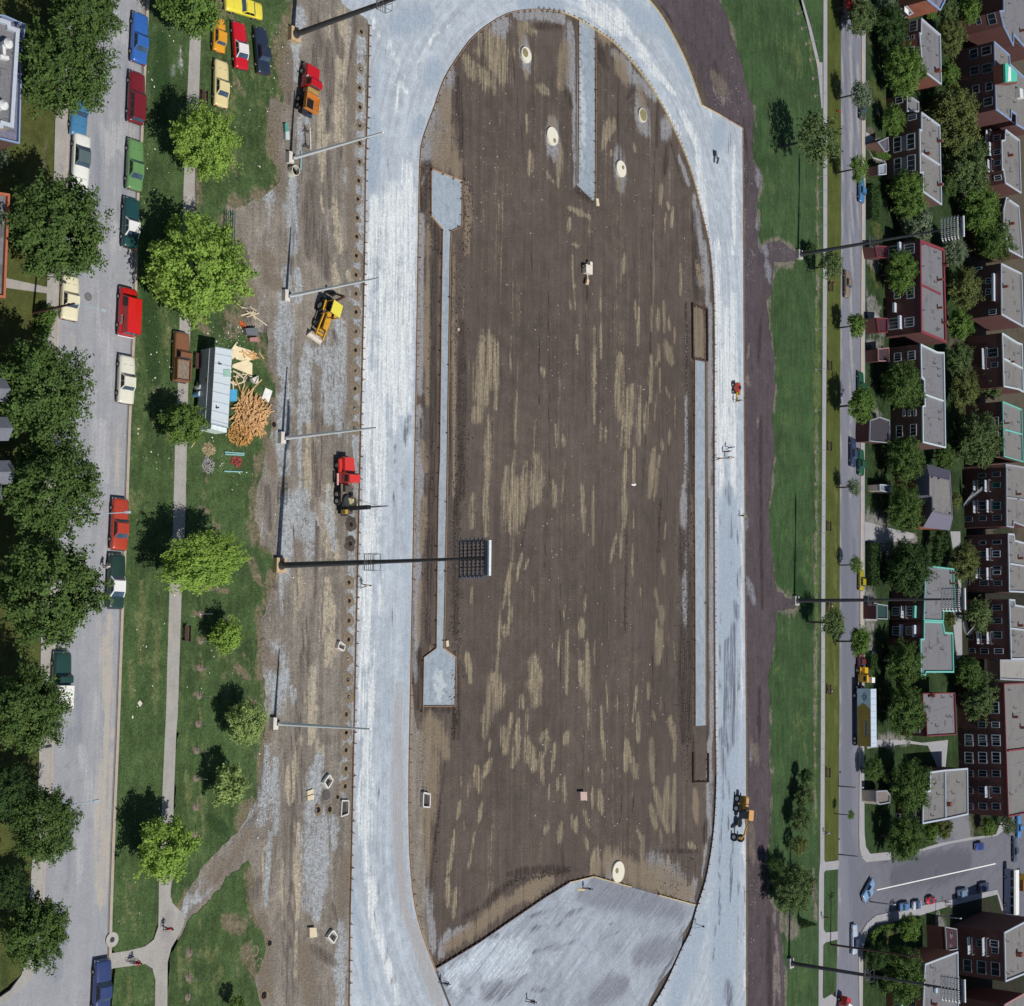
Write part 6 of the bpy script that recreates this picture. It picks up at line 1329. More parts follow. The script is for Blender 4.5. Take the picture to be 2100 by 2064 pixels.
b = MB(); b.tube((0, 0, 0), (0, 0, 17), .2, .12, 10); b.build('pole', WOODD, t); b = MB(); b.box((0, 0, 16.2), (2.2, .12, .14)); b.box((0, 0, 15.3), (2.0, .12, .14)); b.build('crossarm', WOODD, t)

# ------------------------------------------------------------------ timber forms with stakes
STK = MB().box((0, 0, .22), (.09, .30, .10)).box((0, .16, .16), (.07, .07, .42)).mesh('stake', M('stake_wood', (.10, .045, .03), .85, 0, .2))
STKL = MB().box((0, 0, .2), (.09, .30, .10)).box((0, .16, .16), (.07, .07, .42)).mesh('stake', M('stake_tan', (.30, .19, .10), .85, 0, .2))
FORM = M('form_board', (.46, .28, .16), .85, 0, .25, 5); FORMY = M('form_board_pale', (.62, .48, .24), .85, 0, .25, 5); FORMD = M('form_board_dark', (.07, .04, .035), .85, 0, .25, 5)
def form(P, label, mat, sp=1.55, side=1, stake=STK, w=.06, hgt=.24, closed=False, z=.05, sidebyp=0, blen=4.9):
    t = empty('timber_form', (P[0].x, P[0].y, 0), 0, label, 'formwork', 'timber forms edging the gravel'); O = Vector((P[0].x, P[0].y, 0))
    pts_ = [Vector((p.x, p.y, 0))-O for p in P]+([Vector((P[0].x, P[0].y, 0))-O] if closed else [])
    # resample to boards
    acc = 0; cnt = 0
    for i in range(len(pts_)-1):
        a, b_ = pts_[i], pts_[i+1]; d = (b_-a); L = d.length
        if L < .05: continue
        k = max(1, round(L/blen)); u = d/L; an = math.atan2(u.y, u.x)
        for j in range(k):
            m_ = a+u*L*(j+.5)/k; mb = MB(); mb.box((0, 0, 0), (L/k-.03, w, hgt))
            mb.build('board', mat, t, (m_.x, m_.y, z+hgt/2+((j*7) % 3)*.006), an)
        nrm = Vector((-u.y, u.x, 0))*side; s = acc
        while s < L:
            if cnt < 290 and random.random() > .05:
                p = a+u*s+nrm*(w/2+.08); o = link('stake', stake, t, (p.x, p.y, z), an if side > 0 else an+math.pi); o.rotation_euler = (random.gauss(0, .12), random.gauss(0, .12), an+(0 if side > 0 else math.pi)+random.gauss(0, .18)); o.scale = (1, random.uniform(.6, 1.25), random.uniform(.7, 1.2))
            cnt += 1; s += sp
        acc = max(.2, s-L+random.uniform(-.15, .15))
    return t
lw = pts('@ 715.5,1900 718.5,1767 723,1530 724,1506 728,1315 732,1137 739,828 745.7,527 747,405 748,330 752.5,191 755,52')
form([G((714, 2064))]+lw, 'long straight orange form board along the outer left edge of the oval', FORM, 1.33, -1, w=.05)
i0 = 1; ar = innerD[1*KD:]
half = [p for p in ar if True]
kN = 22
form(innerD[1*KD:(9-1)*KD+1], 'pale form along the inner left edge of the oval, lower half', FORM, 1.6, -1, w=.05, z=.08)
form(innerD[8*KD:(21-1)*KD+1], 'curved form round the upper left of the dark field', FORM, 1.45, -1, stake=STK, w=.05, z=.08)
form(innerD[19*KD:21*KD+1], 'short form at the head of the gravel strip', FORMY, 1.3, 1, stake=STKL, z=.08)
form(innerD[21*KD:(31-1)*KD+1], 'curved form with tan stakes round the upper right of the dark field', FORMY, .78, 1, stake=STKL, w=.055, z=.08)
form(innerD[30*KD:(39-1)*KD+1], 'straight form along the inner right edge of the oval', FORM, 1.15, 1, w=.06, z=.08)
form(innerD[38*KD:], 'bending form along the inner lower right of the oval', FORMD, 1.3, 1, w=.05, z=.08)
form(outerD[:26], 'form along the outer upper right edge of the gravel with its kink', FORMY, 1.9, 1, stake=STKL, w=.06)
form(outerD[25:], 'thin form along the outer right edge of the oval', FORM, 2.6, 1, stake=STK, w=.05)
form(pts('C0 530,140 530,700 525,1380'), 'left form of the short gravel strip at the top of the field', FORM, 1.25, 1, w=.055, z=.03)
form(pts('C0 655,220 660,800 655,1490'), 'right form of the short gravel strip at the top of the field', FORM, 1.6, -1, w=.06, z=.03)
form(pts('B0 1325,1268 1560,1358 1555,1700 1475,1735'), 'form round the right of the upper stone pad', FORM, 2.2, -1, w=.055, z=.02)
form(pts('B0 1475,1735 1468,1890 B1 1460,600 1448,1400 1442,1895 B2 1430,700 1420,1205 1512,1275 1505,1638 1263,1640'), 'right form of the long narrow stone path', FORM, 9, -1, w=.055, z=.02)
form(pts('B2 1260,1680 1268,1275 1362,1205 1368,700 1378,0 B1 1388,1600 1398,700 1408,0 B0 1410,1720 1325,1620 1325,1268'), 'left form of the long narrow stone path', FORM, 3.2, 1, w=.055, z=.02)
form(pts('C1 1400,872 1398,1890 C2 1402,900 1404,1790'), 'left form of the stone walk on the right of the field', FORM, 2.3, -1, w=.06, z=.02)
form(pts('C1 1482,886 1482,1890 C2 1486,900 1487,1782'), 'right form of the stone walk on the right of the field', FORM, 40, -1, w=.06, z=.02)
form(pts('C1 1380,450 1490,490 1492,885 1383,860'), 'dark timber frame round the unfilled upper end of the stone walk', FORMD, .95, -1, w=.16, closed=True, hgt=.4, z=0)
form(pts('C3 1281,150 1281,353 1385,352 1385,150'), 'dark timber frame near the grader', FORMD, 1.6, 1, w=.15, hgt=.35, z=0)
form(pts('B3 1255,1640 1560,1455 C3 0,1320 250,1150 420,1046'), 'dark form on the left edge of the trampled gravel', FORMD, 1.0, 1, w=.09, z=.08)
form(pts('C3 420,1046 590,1005 850,1077'), 'bright orange form at the apex of the trampled gravel', FORMY, 1.2, 1, w=.10, z=.08)
form(pts('C3 1040,1133 1296,1202'), 'pale form board at the right corner of the trampled gravel', FORMY, 1.3, 1, w=.10, z=.08)

# ------------------------------------------------------------------ post holes and pits
def mound(P, r, hgt, matS, label, hole=True, cat='post hole', group='freshly drilled post holes beside the oval', hr=.30):
    t = empty('post_hole', (P.x, P.y, .03), 0, label, cat, group); seed = random.random()*100
    rings = []; n = 22
    for rr, zz in ((hr*.98, -.0), (hr*1.05, hgt*.75), (hr*1.5, hgt), (r*.62, hgt*.55), (r*.95, .02), (r*1.1, -.05)):
        ring = []
        for i in range(n):
            a = 6.283*i/n; k = 1 if rr < hr*1.2 else 1+.35*noise.noise(Vector((math.cos(a)*1.5+seed, math.sin(a)*1.5, rr)))
            ring.append((math.cos(a)*rr*k, math.sin(a)*rr*k, zz+(.05*noise.noise(Vector((math.cos(a)*3+seed, math.sin(a)*3, rr))) if zz > 0 else 0)))
        rings.append(ring)
    b = MB(); b.loft(rings, cap=False); b.build('spoil_ring', matS, t, smooth=False)
    b = MB(); b.tube((0, 0, -.02), (0, 0, .012), hr, hr, 16); b.build('hole', M('pit_dark', (.006, .005, .006), 1, 0, .1), t)  # flat black disc paints in the shade inside the hole
SPOIL = M('spoil_soil', (.21, .165, .115), .95, 0, .35, 3, bump=.04); SPOILD = M('spoil_dark', (.075, .055, .045), .95, 0, .35, 3, bump=.04)
holes = [('B0', 805, 240), ('B0', 800, 520), ('B0', 792, 660), ('B0', 795, 805), ('B0', 792, 940), ('B0', 793, 1075), ('B0', 790, 1215), ('B0', 785, 1355), ('B0', 780, 1495), ('B0', 775, 1635), ('B0', 770, 1775),
 ('B1', 768, 90), ('B1', 765, 235), ('B1', 765, 375), ('B1', 765, 512), ('B1', 762, 655), ('B1', 762, 798), ('B1', 758, 945), ('B1', 757, 1085), ('B1', 755, 1235), ('B1', 755, 1380),
 ('B2', 725, 275), ('B2', 720, 420), ('B2', 712, 712), ('B2', 715, 850), ('B2', 712, 997), ('B2', 710, 1140), ('B2', 703, 1290), ('B2', 705, 1440), ('B2', 712, 1570), ('B2', 692, 1700), ('B2', 692, 1835),
 ('B3', 640, 12), ('B3', 638, 130), ('B3', 637, 258), ('B3', 632, 380)]
for i, (c, x, y) in enumerate(holes):
    big = c == 'B2' and y < 430
    mound(g(c, x, y), .95 if big else (.9 if c != 'B0' else .7), .16 if big else .07, SPOILD if big else SPOIL, 'small dark drilled hole with a ring of spoil in the row along the form' if not big else 'fresh dark spoil heap round a hole behind the red drill truck', hr=.26 if not big else .28)
for c, x, y, r, lb_ in (('B3', 445, 543, .42, 'left of the two dark pits under the tilted concrete frame'), ('B3', 525, 540, .40, 'right of the two dark pits under the tilted concrete frame'), ('B3', 108, 1465, .4, 'pit far left of the lower plywood box'), ('B3', 38, 1598, .4, 'pit in the dirt below and left of the lower plywood box'), ('B3', 580, 455, .3, 'small pit touching the sand-filled concrete frame'), ('B1', 150, 1355, .4, 'small pit at the right foot of the wood pile'), ('B3', 70, 1825, .5, 'lowest pit, in the dirt at the bottom edge'), ('A3', 1760, 1520, .5, 'pit at the edge of the lowest park lawn')):
    mound(g(c, x, y), r*1.6, .08, SPOIL, lb_, hr=r*.8, group='isolated pits in the dug-up ground', cat='pit')
P = g('B3', 503, 440); t = empty('manhole_pit', (P.x, P.y, .03), 0, 'round grey pit lid beside the tilted concrete frame', 'pit cover'); MB().tube((0, 0, 0), (0, 0, .08), .62, .6, 24).build('cover', M('pit_lid', (.09, .085, .08), .9), t)

# sand filled rings
RINGM = M('cream_ring', (.70, .66, .54), .85, 0, .06); SANDK = M('khaki_sand', (.24, .21, .10), .95, 0, .2, 3)
for c, x, y, r, lb, so in (('C0', 133, 416, 1.15, 'cream disc topmost in the field, half covered with khaki sand', (-.35, .3)), ('C0', 330, 1025, 1.35, 'cream disc left of the gravel strip, the largest', (.45, -.75)),
   ('C0', 1006, 868, 1.12, 'cream disc nearest the curved form, mostly khaki sand', (.1, .05)), ('C0', 845, 1270, 1.30, 'cream disc right of the gravel strip', (.55, .35)), ('C3', 760, 973, 1.55, 'cream disc alone beside the trampled gravel', (-.5, .35))):
    P = g(c, x, y); t = empty('sand_disc', (P.x, P.y, .0), 0, lb, 'concrete footing', 'round cream footings in the field')
    MB().tube((0, 0, -.1), (0, 0, .32), r, r*.99, 40).build('footing', RINGM, t)
    b = MB(); rr = r*(.86 if 'mostly' in lb else .56 if 'half' in lb else .26); n = 20; ring = [(so[0]*.8+math.cos(6.283*i/n)*rr*(1+.18*noise.noise(Vector((i*.7, x, 0)))), so[1]*.8+math.sin(6.283*i/n)*rr*(1+.18*noise.noise(Vector((i*.7, x, 4)))), .335) for i in range(n)]
    ring = [(p[0]*min(1, (r*.96)/max(.01, math.hypot(p[0], p[1]))), p[1]*min(1, (r*.96)/max(.01, math.hypot(p[0], p[1]))), p[2]) for p in ring]
    cc = (sum(p[0] for p in ring)/n, sum(p[1] for p in ring)/n, .42); b.add(ring+[cc], [(i, (i+1) % n, n) for i in range(n)]); b.build('sand', SANDK, t)

# ------------------------------------------------------------------ concrete frames, boards, barrels
def frame(c, P4, label, z=.5, w=.16, mat=None):
    P = pts(c+' '+P4); ctr = sum(P, Vector())/4; t = empty('concrete_frame', (ctr.x, ctr.y, .04), 0, label, 'concrete frame', 'precast concrete frames lying on the site')
    b = MB()
    for i in range(4):
        a = P[i]-ctr; e = P[(i+1) % 4]-ctr; d = e-a; m_ = (a+e)/2; b.box((m_.x, m_.y, z/2), (d.length-(0 if i % 2 else w), w, z+(i % 2)*.01), rz=math.atan2(d.y, d.x))
    b.build('frame', mat or M('white_precast', (.68, .66, .60), .8), t)
    MB().prism([Vector(((p-ctr).x*.8, (p-ctr).y*.8)) for p in P], 0, .02).build('floor', SPOILD, t)
frame('B3', '468,350 505,300 530,340 495,395', 'tilted white concrete frame right of the plywood sheet')
frame('B3', '592,590 598,478 645,480 643,570', 'concrete frame beside the form board, filled with grey sand', .35, .12)
frame('B3', '495,1420 530,1375 560,1415 535,1465', 'smaller white concrete frame at the lower part of the site')
frame('B3', '1153,520 1157,422 1203,435 1200,525', 'concrete frame inside the oval edge')
frame('B2', '610,1200 625,1155 665,1185 655,1225', 'small dark framed crate near the row of holes', .5, .14)
def slab(name, c, P4, z0, z1, mat, label, cat, group=None, lines=0):
    P = pts(c+' '+P4, z1); ctr = sum(P, Vector())/len(P); t = empty(name, (ctr.x, ctr.y, 0), 0, label, cat, group)
    MB().prism([Vector(((p-ctr).x, (p-ctr).y)) for p in P], z0, z1, bottom=True).build('sheet' if z1-z0 < .15 else 'block', mat, t)
    if lines:
        A, B, C, D = [p-ctr for p in P[:4]]
        for i in range(lines):
            f = (i+1)/(lines+1); a = A.lerp(D, f); e = B.lerp(C, f); d = e-a; m_ = (a+e)/2; MB().box((m_.x, m_.y, z1+.03), (d.length*.95, .06, .05), rz=math.atan2(d.y, d.x)).build('batten', WOODD, t)
    return t
slab('plywood_sheet', 'B3', '372,415 415,400 420,470 375,482', .04, .25, WOODP, 'pallet of tan boards left of the tilted concrete frame', 'pallet', lines=1)
slab('plywood_box', 'B3', '388,1362 435,1360 440,1425 390,1430', .04, .5, WOODP, 'square plywood box at the lower part of the site', 'box')
slab('plywood_sheet', 'C0', '667,1488 686,1490 693,1545 672,1545', .02, .2, WOODP, 'small pale board at the foot of the gravel strip', 'board')
slab('plywood_box', 'C3', '508,420 553,420 555,478 510,480', .02, .7, M('pink_ply', (.52, .38, .33), .8), 'small pinkish box in the lower field', 'box')
slab('white_board', 'A1', '1990,1080 2042,1105 2015,1190 1962,1160', .1, .16, M('white_board', (.80, .78, .74), .6), 'white square board lying right of the wood pile', 'board')
slab('white_paper', 'C1', '930,1803 970,1800 960,1816 940,1815', .02, .05, M('white_board', (.80, .78, .74), .6), 'white scrap lying in the middle of the field', 'scrap')
slab('white_paper', 'A2', '1030,1615 1050,1595 1068,1620 1048,1645', .14, .17, M('cream_card', (.62, .58, .48), .6), 'cream piece of card on the verge grass', 'scrap')
slab('timber_block', 'B2', '1443,1150 1462,1148 1466,1190 1446,1195', .02, .3, WOODP, 'small pale block beside the lower stone pad', 'block')
slab('timber_block', 'B1', '1530,632 1545,632 1545,655 1530,655', .02, .2, M('pink_ply', (.52, .38, .33), .8), 'tiny pink block by the narrow stone path', 'block')
slab('plank', 'C3', '488,1092 535,1092 540,1104 492,1104', .1, .16, FORMY, 'yellow plank under the crouching worker', 'plank')
slab('green_pipe_rack', 'B0', '235,925 258,922 268,985 240,990', .1, .45, M('teal_box', (.10, .30, .25), .6), 'teal half of a small two-tone box beside the dirt edge', 'box')
slab('grey_box', 'B0', '240,990 268,985 272,1048 242,1045', .1, .42, M('pale_box', (.52, .56, .55), .6), 'pale half of a small two-tone box beside the dirt edge', 'box')
P = g('B0', 297, 1285, .4); t = empty('barrel', (P.x, P.y, .04), 0, 'cream open barrel just below the topmost white pole', 'barrel')
b = MB(); b.tube((0, 0, 0), (0, 0, .85), .62, .62, 24, caps=False); b.tube((0, 0, .85), (0, 0, .851), .62, .55, 24, caps=False); b.build('side', RINGM, t); MB().tube((0, 0, .1), (0, 0, .2), .6, .6, 24).build('inside', M('pit_dark', (.006, .005, .006), 1, 0, .1), t)
# steel lattice lengths
GST = M('green_steel', (.02, .13, .09), .5, .2)
for k, x in enumerate((1697, 1745)):
    A = g('A0', x, 1580, .3); B = g('A1', x-8, 70 if k else 60, .3); L = (B-A).length; t = empty('lattice_girder', (A.x, A.y, .1), head(A, B), ('left', 'right')[k]+' one of two green lattice girders on the grass', 'girder', 'green lattice girders'); b = MB()
    for sx_ in (-.17, .17):
        for zz in (.05, .4): b.box((sx_, L/2, zz), (.06, L, .06))
    b.build('chord', GST, t); b = MB(); n = int(L/.7)
    for i in range(n):
        y = L*(i+.5)/n
        for zz in (.05, .4): b.box((0, y, zz), (.4, .05, .04), rz=.7 if i % 2 else -.7)
    b.build('lacing', GST, t)
for x0, y0, x1, y1, lb in ((1683, 1562, 1830, 1572, 'upper of two pale green pipes near the red pile'), (1685, 1578, 1828, 1585, 'second pale green pipe right below the first'), (1678, 1705, 1815, 1710, 'pale green pipe below the red pile')):
    A = g('A1', x0, y0, .2); B = g('A1', x1, y1, .2); o = MB().tube(A, B, .09, .09, 8).build('pipe', M('pale_green_pipe', (.25, .45, .42), .5)); tag(o, lb, 'pipe', 'pale green pipes on the grass')
A = g('B0', 355, 1140, .1); B = g('B0', 350, 1275, .1); tag(MB().tube(A+Vector((0, 0, .05)), B+Vector((0, 0, .05)), .12, .12, 8).build('pipe', M('pale_green_pipe', (.25, .45, .42), .5)), 'teal pipe crossed by the topmost white pole', 'pipe')
A = g('B0', 420, 960, .9); B = g('B0', 425, 1120, .9); t = empty('trestle', (A.x, A.y, .03), head(A, B), 'pale thin trestle with dark legs below the orange dump truck', 'trestle'); L = (B-A).length
MB().box((0, L/2, .9), (.14, L, .14)).build('beam', M('pale_timber', (.6, .6, .54), .7), t)
for y in (.3, L-.4):
    for s_ in (-1, 1): MB().box((s_*.25, y, .45), (.08, .08, .95), ry=-s_*.35).build('leg', WOODD, t)
# scrap timber and wood piles
def pile(name, c, cx, cy, rx, ry, n, label, L, mat, seed, hgt=.9, flat=False, stuff=False, ang=None):
    P = g(c, cx, cy); r = np.random.default_rng(seed); t = empty(name, (P.x, P.y, .06), 0, label, 'timber pile', None)
    Rx = (g(c, cx+rx, cy)-P).length; Ry = (g(c, cx, cy+ry)-P).length; cache = []
    for k in range(6):
        l = L*(.6+.14*k); cache.append(MB().box((0, 0, 0), (l, .09+.03*(k % 3), .05+.02*(k % 2))).mesh('plank', mat))
    jb = MB(); cnt = 0
    for i in range(n):
        a = r.random()*6.283; q_ = math.sqrt(r.random()); x, y = math.cos(a)*q_*Rx, math.sin(a)*q_*Ry
        z = .06+hgt*(1-q_)*r.random(); rz = (r.normal()*.6+ang) if ang is not None else r.random()*3.14
        if cnt < 260 and not stuff:
            o = link('plank', cache[i % 6], t, (x, y, z)); o.rotation_euler = (r.normal()*.15, r.normal()*.22, rz)
        else: jb.box((x, y, z), (L*(.3+.5*r.random()), .06, .04), rz=rz, ry=r.normal()*.3)
        cnt += 1
    if jb.v: jb.build('shavings', mat, t)['kind'] = 'stuff'
SPL = M('split_wood', (.60, .36, .16), .85, 0, .35, 4); SPLO = M('orange_chips', (.58, .30, .09), .9, 0, .35, 4)
pile('lumber_pile', 'A1', 1870, 1290, 115, 130, 250, 'heap of orange offcut planks right of the trailer', 2.2, SPL, 1, 1.1, ang=1.2)
pile('chip_pile', 'A1', 1800, 1430, 95, 90, 420, 'mound of orange wood chips at the foot of the plank heap', .5, SPLO, 2, .7, stuff=True)
pile('long_planks', 'A1', 1830, 1190, 50, 70, 16, 'few long planks leaning upward from the heap', 4.2, SPL, 3, .4, ang=1.45)
pile('brick_rubble', 'A1', 1765, 1635, 42, 36, 60, 'small red rubble pile between the pale green pipes', .35, M('red_rubble', (.30, .06, .05), .9), 4, .25)
pile('timber_scraps', 'A1', 1880, 830, 70, 20, 14, 'orange timber scraps at the dirt edge right of the plywood', 1.5, SPL, 5, .2, ang=-.3)
pile('timber_scraps', 'A1', 1755, 1010, 120, 60, 26, 'loose scraps between the plywood and the trailer', 1.2, WOODP, 6, .15)
pile('twig_heap', 'A1', 1555, 1660, 45, 60, 110, 'grey twig heap on the grass below the trailer', .8, M('grey_twigs', (.30, .29, .28), .9), 7, .2, stuff=True)
pile('straw_heap', 'A1', 1560, 1545, 50, 50, 120, 'beige straw patch below the trailer', .6, M('straw', (.38, .30, .17), .9), 8, .12, stuff=True)
for i, (P4, lb) in enumerate((('1765,765 1905,810 1890,870 1860,880 1895,900 1770,865 1755,800', 'upper cream plywood sheet beside the trailer'), ('1745,905 1850,870 1892,900 1890,985 1860,975 1740,925', 'lower cream plywood sheet beside the trailer'), ('1735,790 1775,735 1760,800 1780,840 1740,870', 'broken tan plywood piece against the trailer'))):
    slab('plywood_sheet', 'A1', P4, .08, .14+i*.07, M('cream_ply', (.78, .66, .42), .75, 0, .1, 2), lb, 'plywood', 'cream plywood sheets by the trailer')
slab('white_sack', 'A1', '1890,1010 1937,990 1937,1050 1905,1045', .08, .5, M('sack_white', (.66, .62, .54), .7), 'pale sack right of the plywood', 'sack')
slab('grey_box', 'A1', '1840,635 1937,630 1937,690 1850,680', .08, .7, M('grey_bin', (.14, .15, .16), .6), 'grey tool box below the timber cross', 'tool box')
slab('pink_box', 'A1', '1872,705 1937,700 1937,735 1875,732', .08, .5, M('pink_box', (.42, .20, .18), .7), 'pinkish box just below the grey tool box', 'box')
pile('timber_cross', 'A1', 1860, 520, 60, 40, 9, 'pale timbers laid crosswise above the tool box', 3.0, WOODP, 9, .4, ang=-.1)
pile('wire_coil', 'A1', 1850, 1010, 26, 24, 30, 'small dark coil of wire on the grass near the pale sack', .5, DARKST, 10, .25, stuff=True)
pile('orange_tools', 'A1', 1815, 610, 16, 24, 8, 'orange tools beside the grey tool box', .6, M('orange_paint', (.6, .12, .03), .6), 11, .3)

# construction trailer
def trailer():
    h = 3.1; T = pts('A1 1612,777 1738,800 1706,1378 1578,1345', h); ctr = sum(T, Vector())/4; t = empty('site_trailer', (ctr.x, ctr.y, .1), 0, 'silver grey construction site trailer beside the plywood and wood pile', 'trailer')
    L = [Vector(((p-ctr).x, (p-ctr).y)) for p in T]; b = MB(); b.prism(L, .65, h-.1, top=False, bottom=False); b.build('side_panel', M('trailer_blue_grey', (.30, .36, .42), .45, .3, .06), t)
    MB().prism([p*1.0 for p in L], h-.1, h-.04).build('roof', M('trailer_roof', (.62, .68, .71), .5, .1, .04), t)
    A, B, C, D = [Vector((*p, 0)) for p in L]
    for i in range(8):
        f = (i+.7)/8; a = A.lerp(D, f); e = B.lerp(C, f); d = e-a; m_ = (a+e)/2; MB().box((m_.x, m_.y, h-.015), (d.length-.12, .09, .05), rz=math.atan2(d.y, d.x)).build('roof_rib', M('trailer_rib', (.42, .49, .54), .5, .1), t)
    for a, e, nm in ((A, B, 'r'), (C, D, 's')): 
        d = e-a; m_ = (a+e)/2; MB().box((m_.x, m_.y, h-.05), (d.length+.1, .1, .14), rz=math.atan2(d.y, d.x)).build('roof_edge', M('trailer_rib', (.42, .49, .54), .5, .1), t)
    d = D-A; m_ = (A+D)/2; n_ = Vector((d.y, -d.x, 0)).normalized(); n_ = n_ if n_.x < 0 else -n_; an = math.atan2(d.y, d.x)
    p = m_+n_*.02; MB().box((p.x, p.y, 2.1), (d.length, .05, .05), rz=an).build('side_rail', M('pale_rail', (.55, .6, .62), .4), t)
    p = A.lerp(D, .42)+n_*.03; MB().box((p.x, p.y, 1.9), (.35, .05, .4), rz=an).build('vent', M('brass', (.25, .17, .03), .5), t)
    q_ = C.lerp(D, .5); MB().box((q_.x, q_.y-.35, 2.0), (d.length*.26, .5, 1.9), rz=math.atan2((C-D).y, (C-D).x)).build('end_door', M('door_white', (.70, .78, .76), .5), t)
    MB().tube((q_.x, q_.y, .6), (q_.x-2.0, q_.y-2.2, .55), .06, .06, 6).build('tow_bar', FORMY, t)
    MB().box((B.lerp(C, .3).x-.6, B.lerp(C, .3).y, h+.01), (.9, .8, .06)).build('hatch', M('faded_green', (.30, .50, .40), .7), t)
    for f in (.22, .8): 
        p = A.lerp(D, f); b = MB(); b.tube((p.x+.6, p.y, h-.05), (p.x+.6, p.y, h+.35), .09, .09, 8); b.build('roof_vent', DARKST, t)
    for f in (.45, .55):
        for s in (A.lerp(D, f), B.lerp(C, f)):
            mid_ = (A.lerp(D, f)+B.lerp(C, f))/2; p = s.lerp(mid_, .1); wheel(t, p.x, p.y, .4, .24)
    slab('blue_tarp_box', 'A1', '1727,1093 1777,1093 1775,1180 1722,1178', .1, 1.6, M('cyan_box', (.07, .36, .58), .5), 'bright cyan box against the right side of the trailer', 'box')
    for (x, y, col, lb) in ((1482, 1080, (.68, .68, .64), 'white drum standing left of the trailer'), (1472, 1130, (.12, .30, .48), 'blue and white drum standing left of the trailer')):
        P = g('A1', x, y, .4); o = empty('drum', (P.x, P.y, .1), 0, lb, 'drum'); MB().tube((0, 0, 0), (0, 0, .95), .32, .32, 20).build('barrel', M('drum', col, .4), o); MB().tube((0, 0, .951), (0, 0, .99), .3, .3, 20).build('lid', STEELW, o)
trailer()

# ------------------------------------------------------------------ machines
RED = paintm((.52, .008, .012)); REDL = paintm((.68, .045, .035)); YEL = paintm((.72, .40, .015)); LEM = paintm((.80, .70, .08)); ORG = M('orange_steel', (.62, .22, .04), .6)
def mach(name, c, fx, fy, rx, ry, label, cat, h=.8):
    F = g(c, fx, fy, h); B = g(c, rx, ry, h); m_ = (F+B)/2; L = (F-B).length
    return empty(name, (m_.x, m_.y, .04), head(B, F), label, cat), L
# dump truck with hopper
t, L = mach('dump_truck', 'B0', 435, 500, 390, 850, 'small red truck with an orange open hopper body', 'dump truck', .9); l = L/2
MB().box((0, -l*.1, .62), (.9, L*.95, .2)).build('chassis', DARKST, t)
b = MB(); b.loft([[(-1.0, l*.36, .55), (1.0, l*.36, .55), (1.0, l*.36, 1.45), (-1.0, l*.36, 1.45)], [(-1.02, l*.97, .5), (1.02, l*.97, .5), (.98, l*.97, 1.28), (-.98, l*.97, 1.28)]]); b.build('hood', RED, t)
b = MB(); b.loft([[(-1.02, l*.0, .6), (1.02, l*.0, .6), (1.02, l*.40, .6), (-1.02, l*.40, .6)], [(-1.02, l*.0, 1.5), (1.02, l*.0, 1.5), (1.02, l*.40, 1.5), (-1.02, l*.40, 1.5)], [(-.88, l*.03, 2.25), (.88, l*.03, 2.25), (.88, l*.28, 2.25), (-.88, l*.28, 2.25)]]); b.build('cab', RED, t)
for s in (-1, 1):
    MB().box((s*.975, l*.17, 1.85), (.05, l*.22, .5), ry=s*-.18).build('side_window', GLASS, t); MB().box((s*1.2, l*.36, 1.7), (.2, .1, .3)).build('mirror', STEELW, t)
    MB().box((s*.5, l*.42, 1.56), (.5, .12, .05)).build('hood_hinge', M('white_bits', (.75, .72, .7), .5), t)
MB().box((0, l*.355, 1.9), (1.6, .05, .5), rx=.35).build('windshield', GLASS, t); MB().box((0, l*.01, 1.98), (1.5, .05, .28), rx=-.1).build('rear_window', GLASSB, t)
MB().box((0, -l*.13, 1.35), (1.8, .5, .8)).build('bulkhead', M('worn_tan', (.42, .22, .08), .8, 0, .35, 3), t); MB().box((0, -l*.08, 1.78), (1.6, .14, .1)).build('green_rail', M('lime_rail', (.20, .35, .05), .6), t)
b = MB()
for s in (-1, 1): b.add([(s*1.0, -l*.35, 1.95), (s*1.0, -l*.95, 1.95), (s*.35, -l*.9, 1.15), (s*.35, -l*.4, 1.15)], [(0, 1, 2, 3)]); b.box((s*1.02, -l*.65, 1.72), (.08, l*.62, .5))
b.add([(-1, -l*.35, 1.95), (1, -l*.35, 1.95), (.35, -l*.4, 1.15), (-.35, -l*.4, 1.15)], [(0, 1, 2, 3)]); b.add([(-1, -l*.95, 1.95), (1, -l*.95, 1.95), (.35, -l*.9, 1.15), (-.35, -l*.9, 1.15)], [(0, 1, 2, 3)])
b.box((0, -l*.33, 1.72), (2.1, .08, .5)); b.box((0, -l*.96, 1.72), (2.1, .08, .5)); b.build('hopper', ORG, t); MB().box((0, -l*.65, 1.42), (1.05, l*.42, .04)).build('hopper_shade', M('pit_dark', (.006, .005, .006), 1, 0, .1), t)  # black plate stands in for the shade in the hopper's hollow
for y in (l*.68, -l*.5, -l*.78):
    for s in (-1, 1): wheel(t, s*.95, y, .46, .32)
MB().box((0, l*1.0, .6), (2.0, .15, .25)).build('front_bumper', STEELW, t); MB().box((.6, -l*1.0, .7), (.9, .3, .3)).build('tail_box', M('navy_box', (.03, .04, .1), .6), t)
for s in (-1, 1): MB().tube((s*.7, l*.97, 1.0), (s*.7, l*1.0, 1.0), .1, .1, 10).build('headlight', STEELW, t)
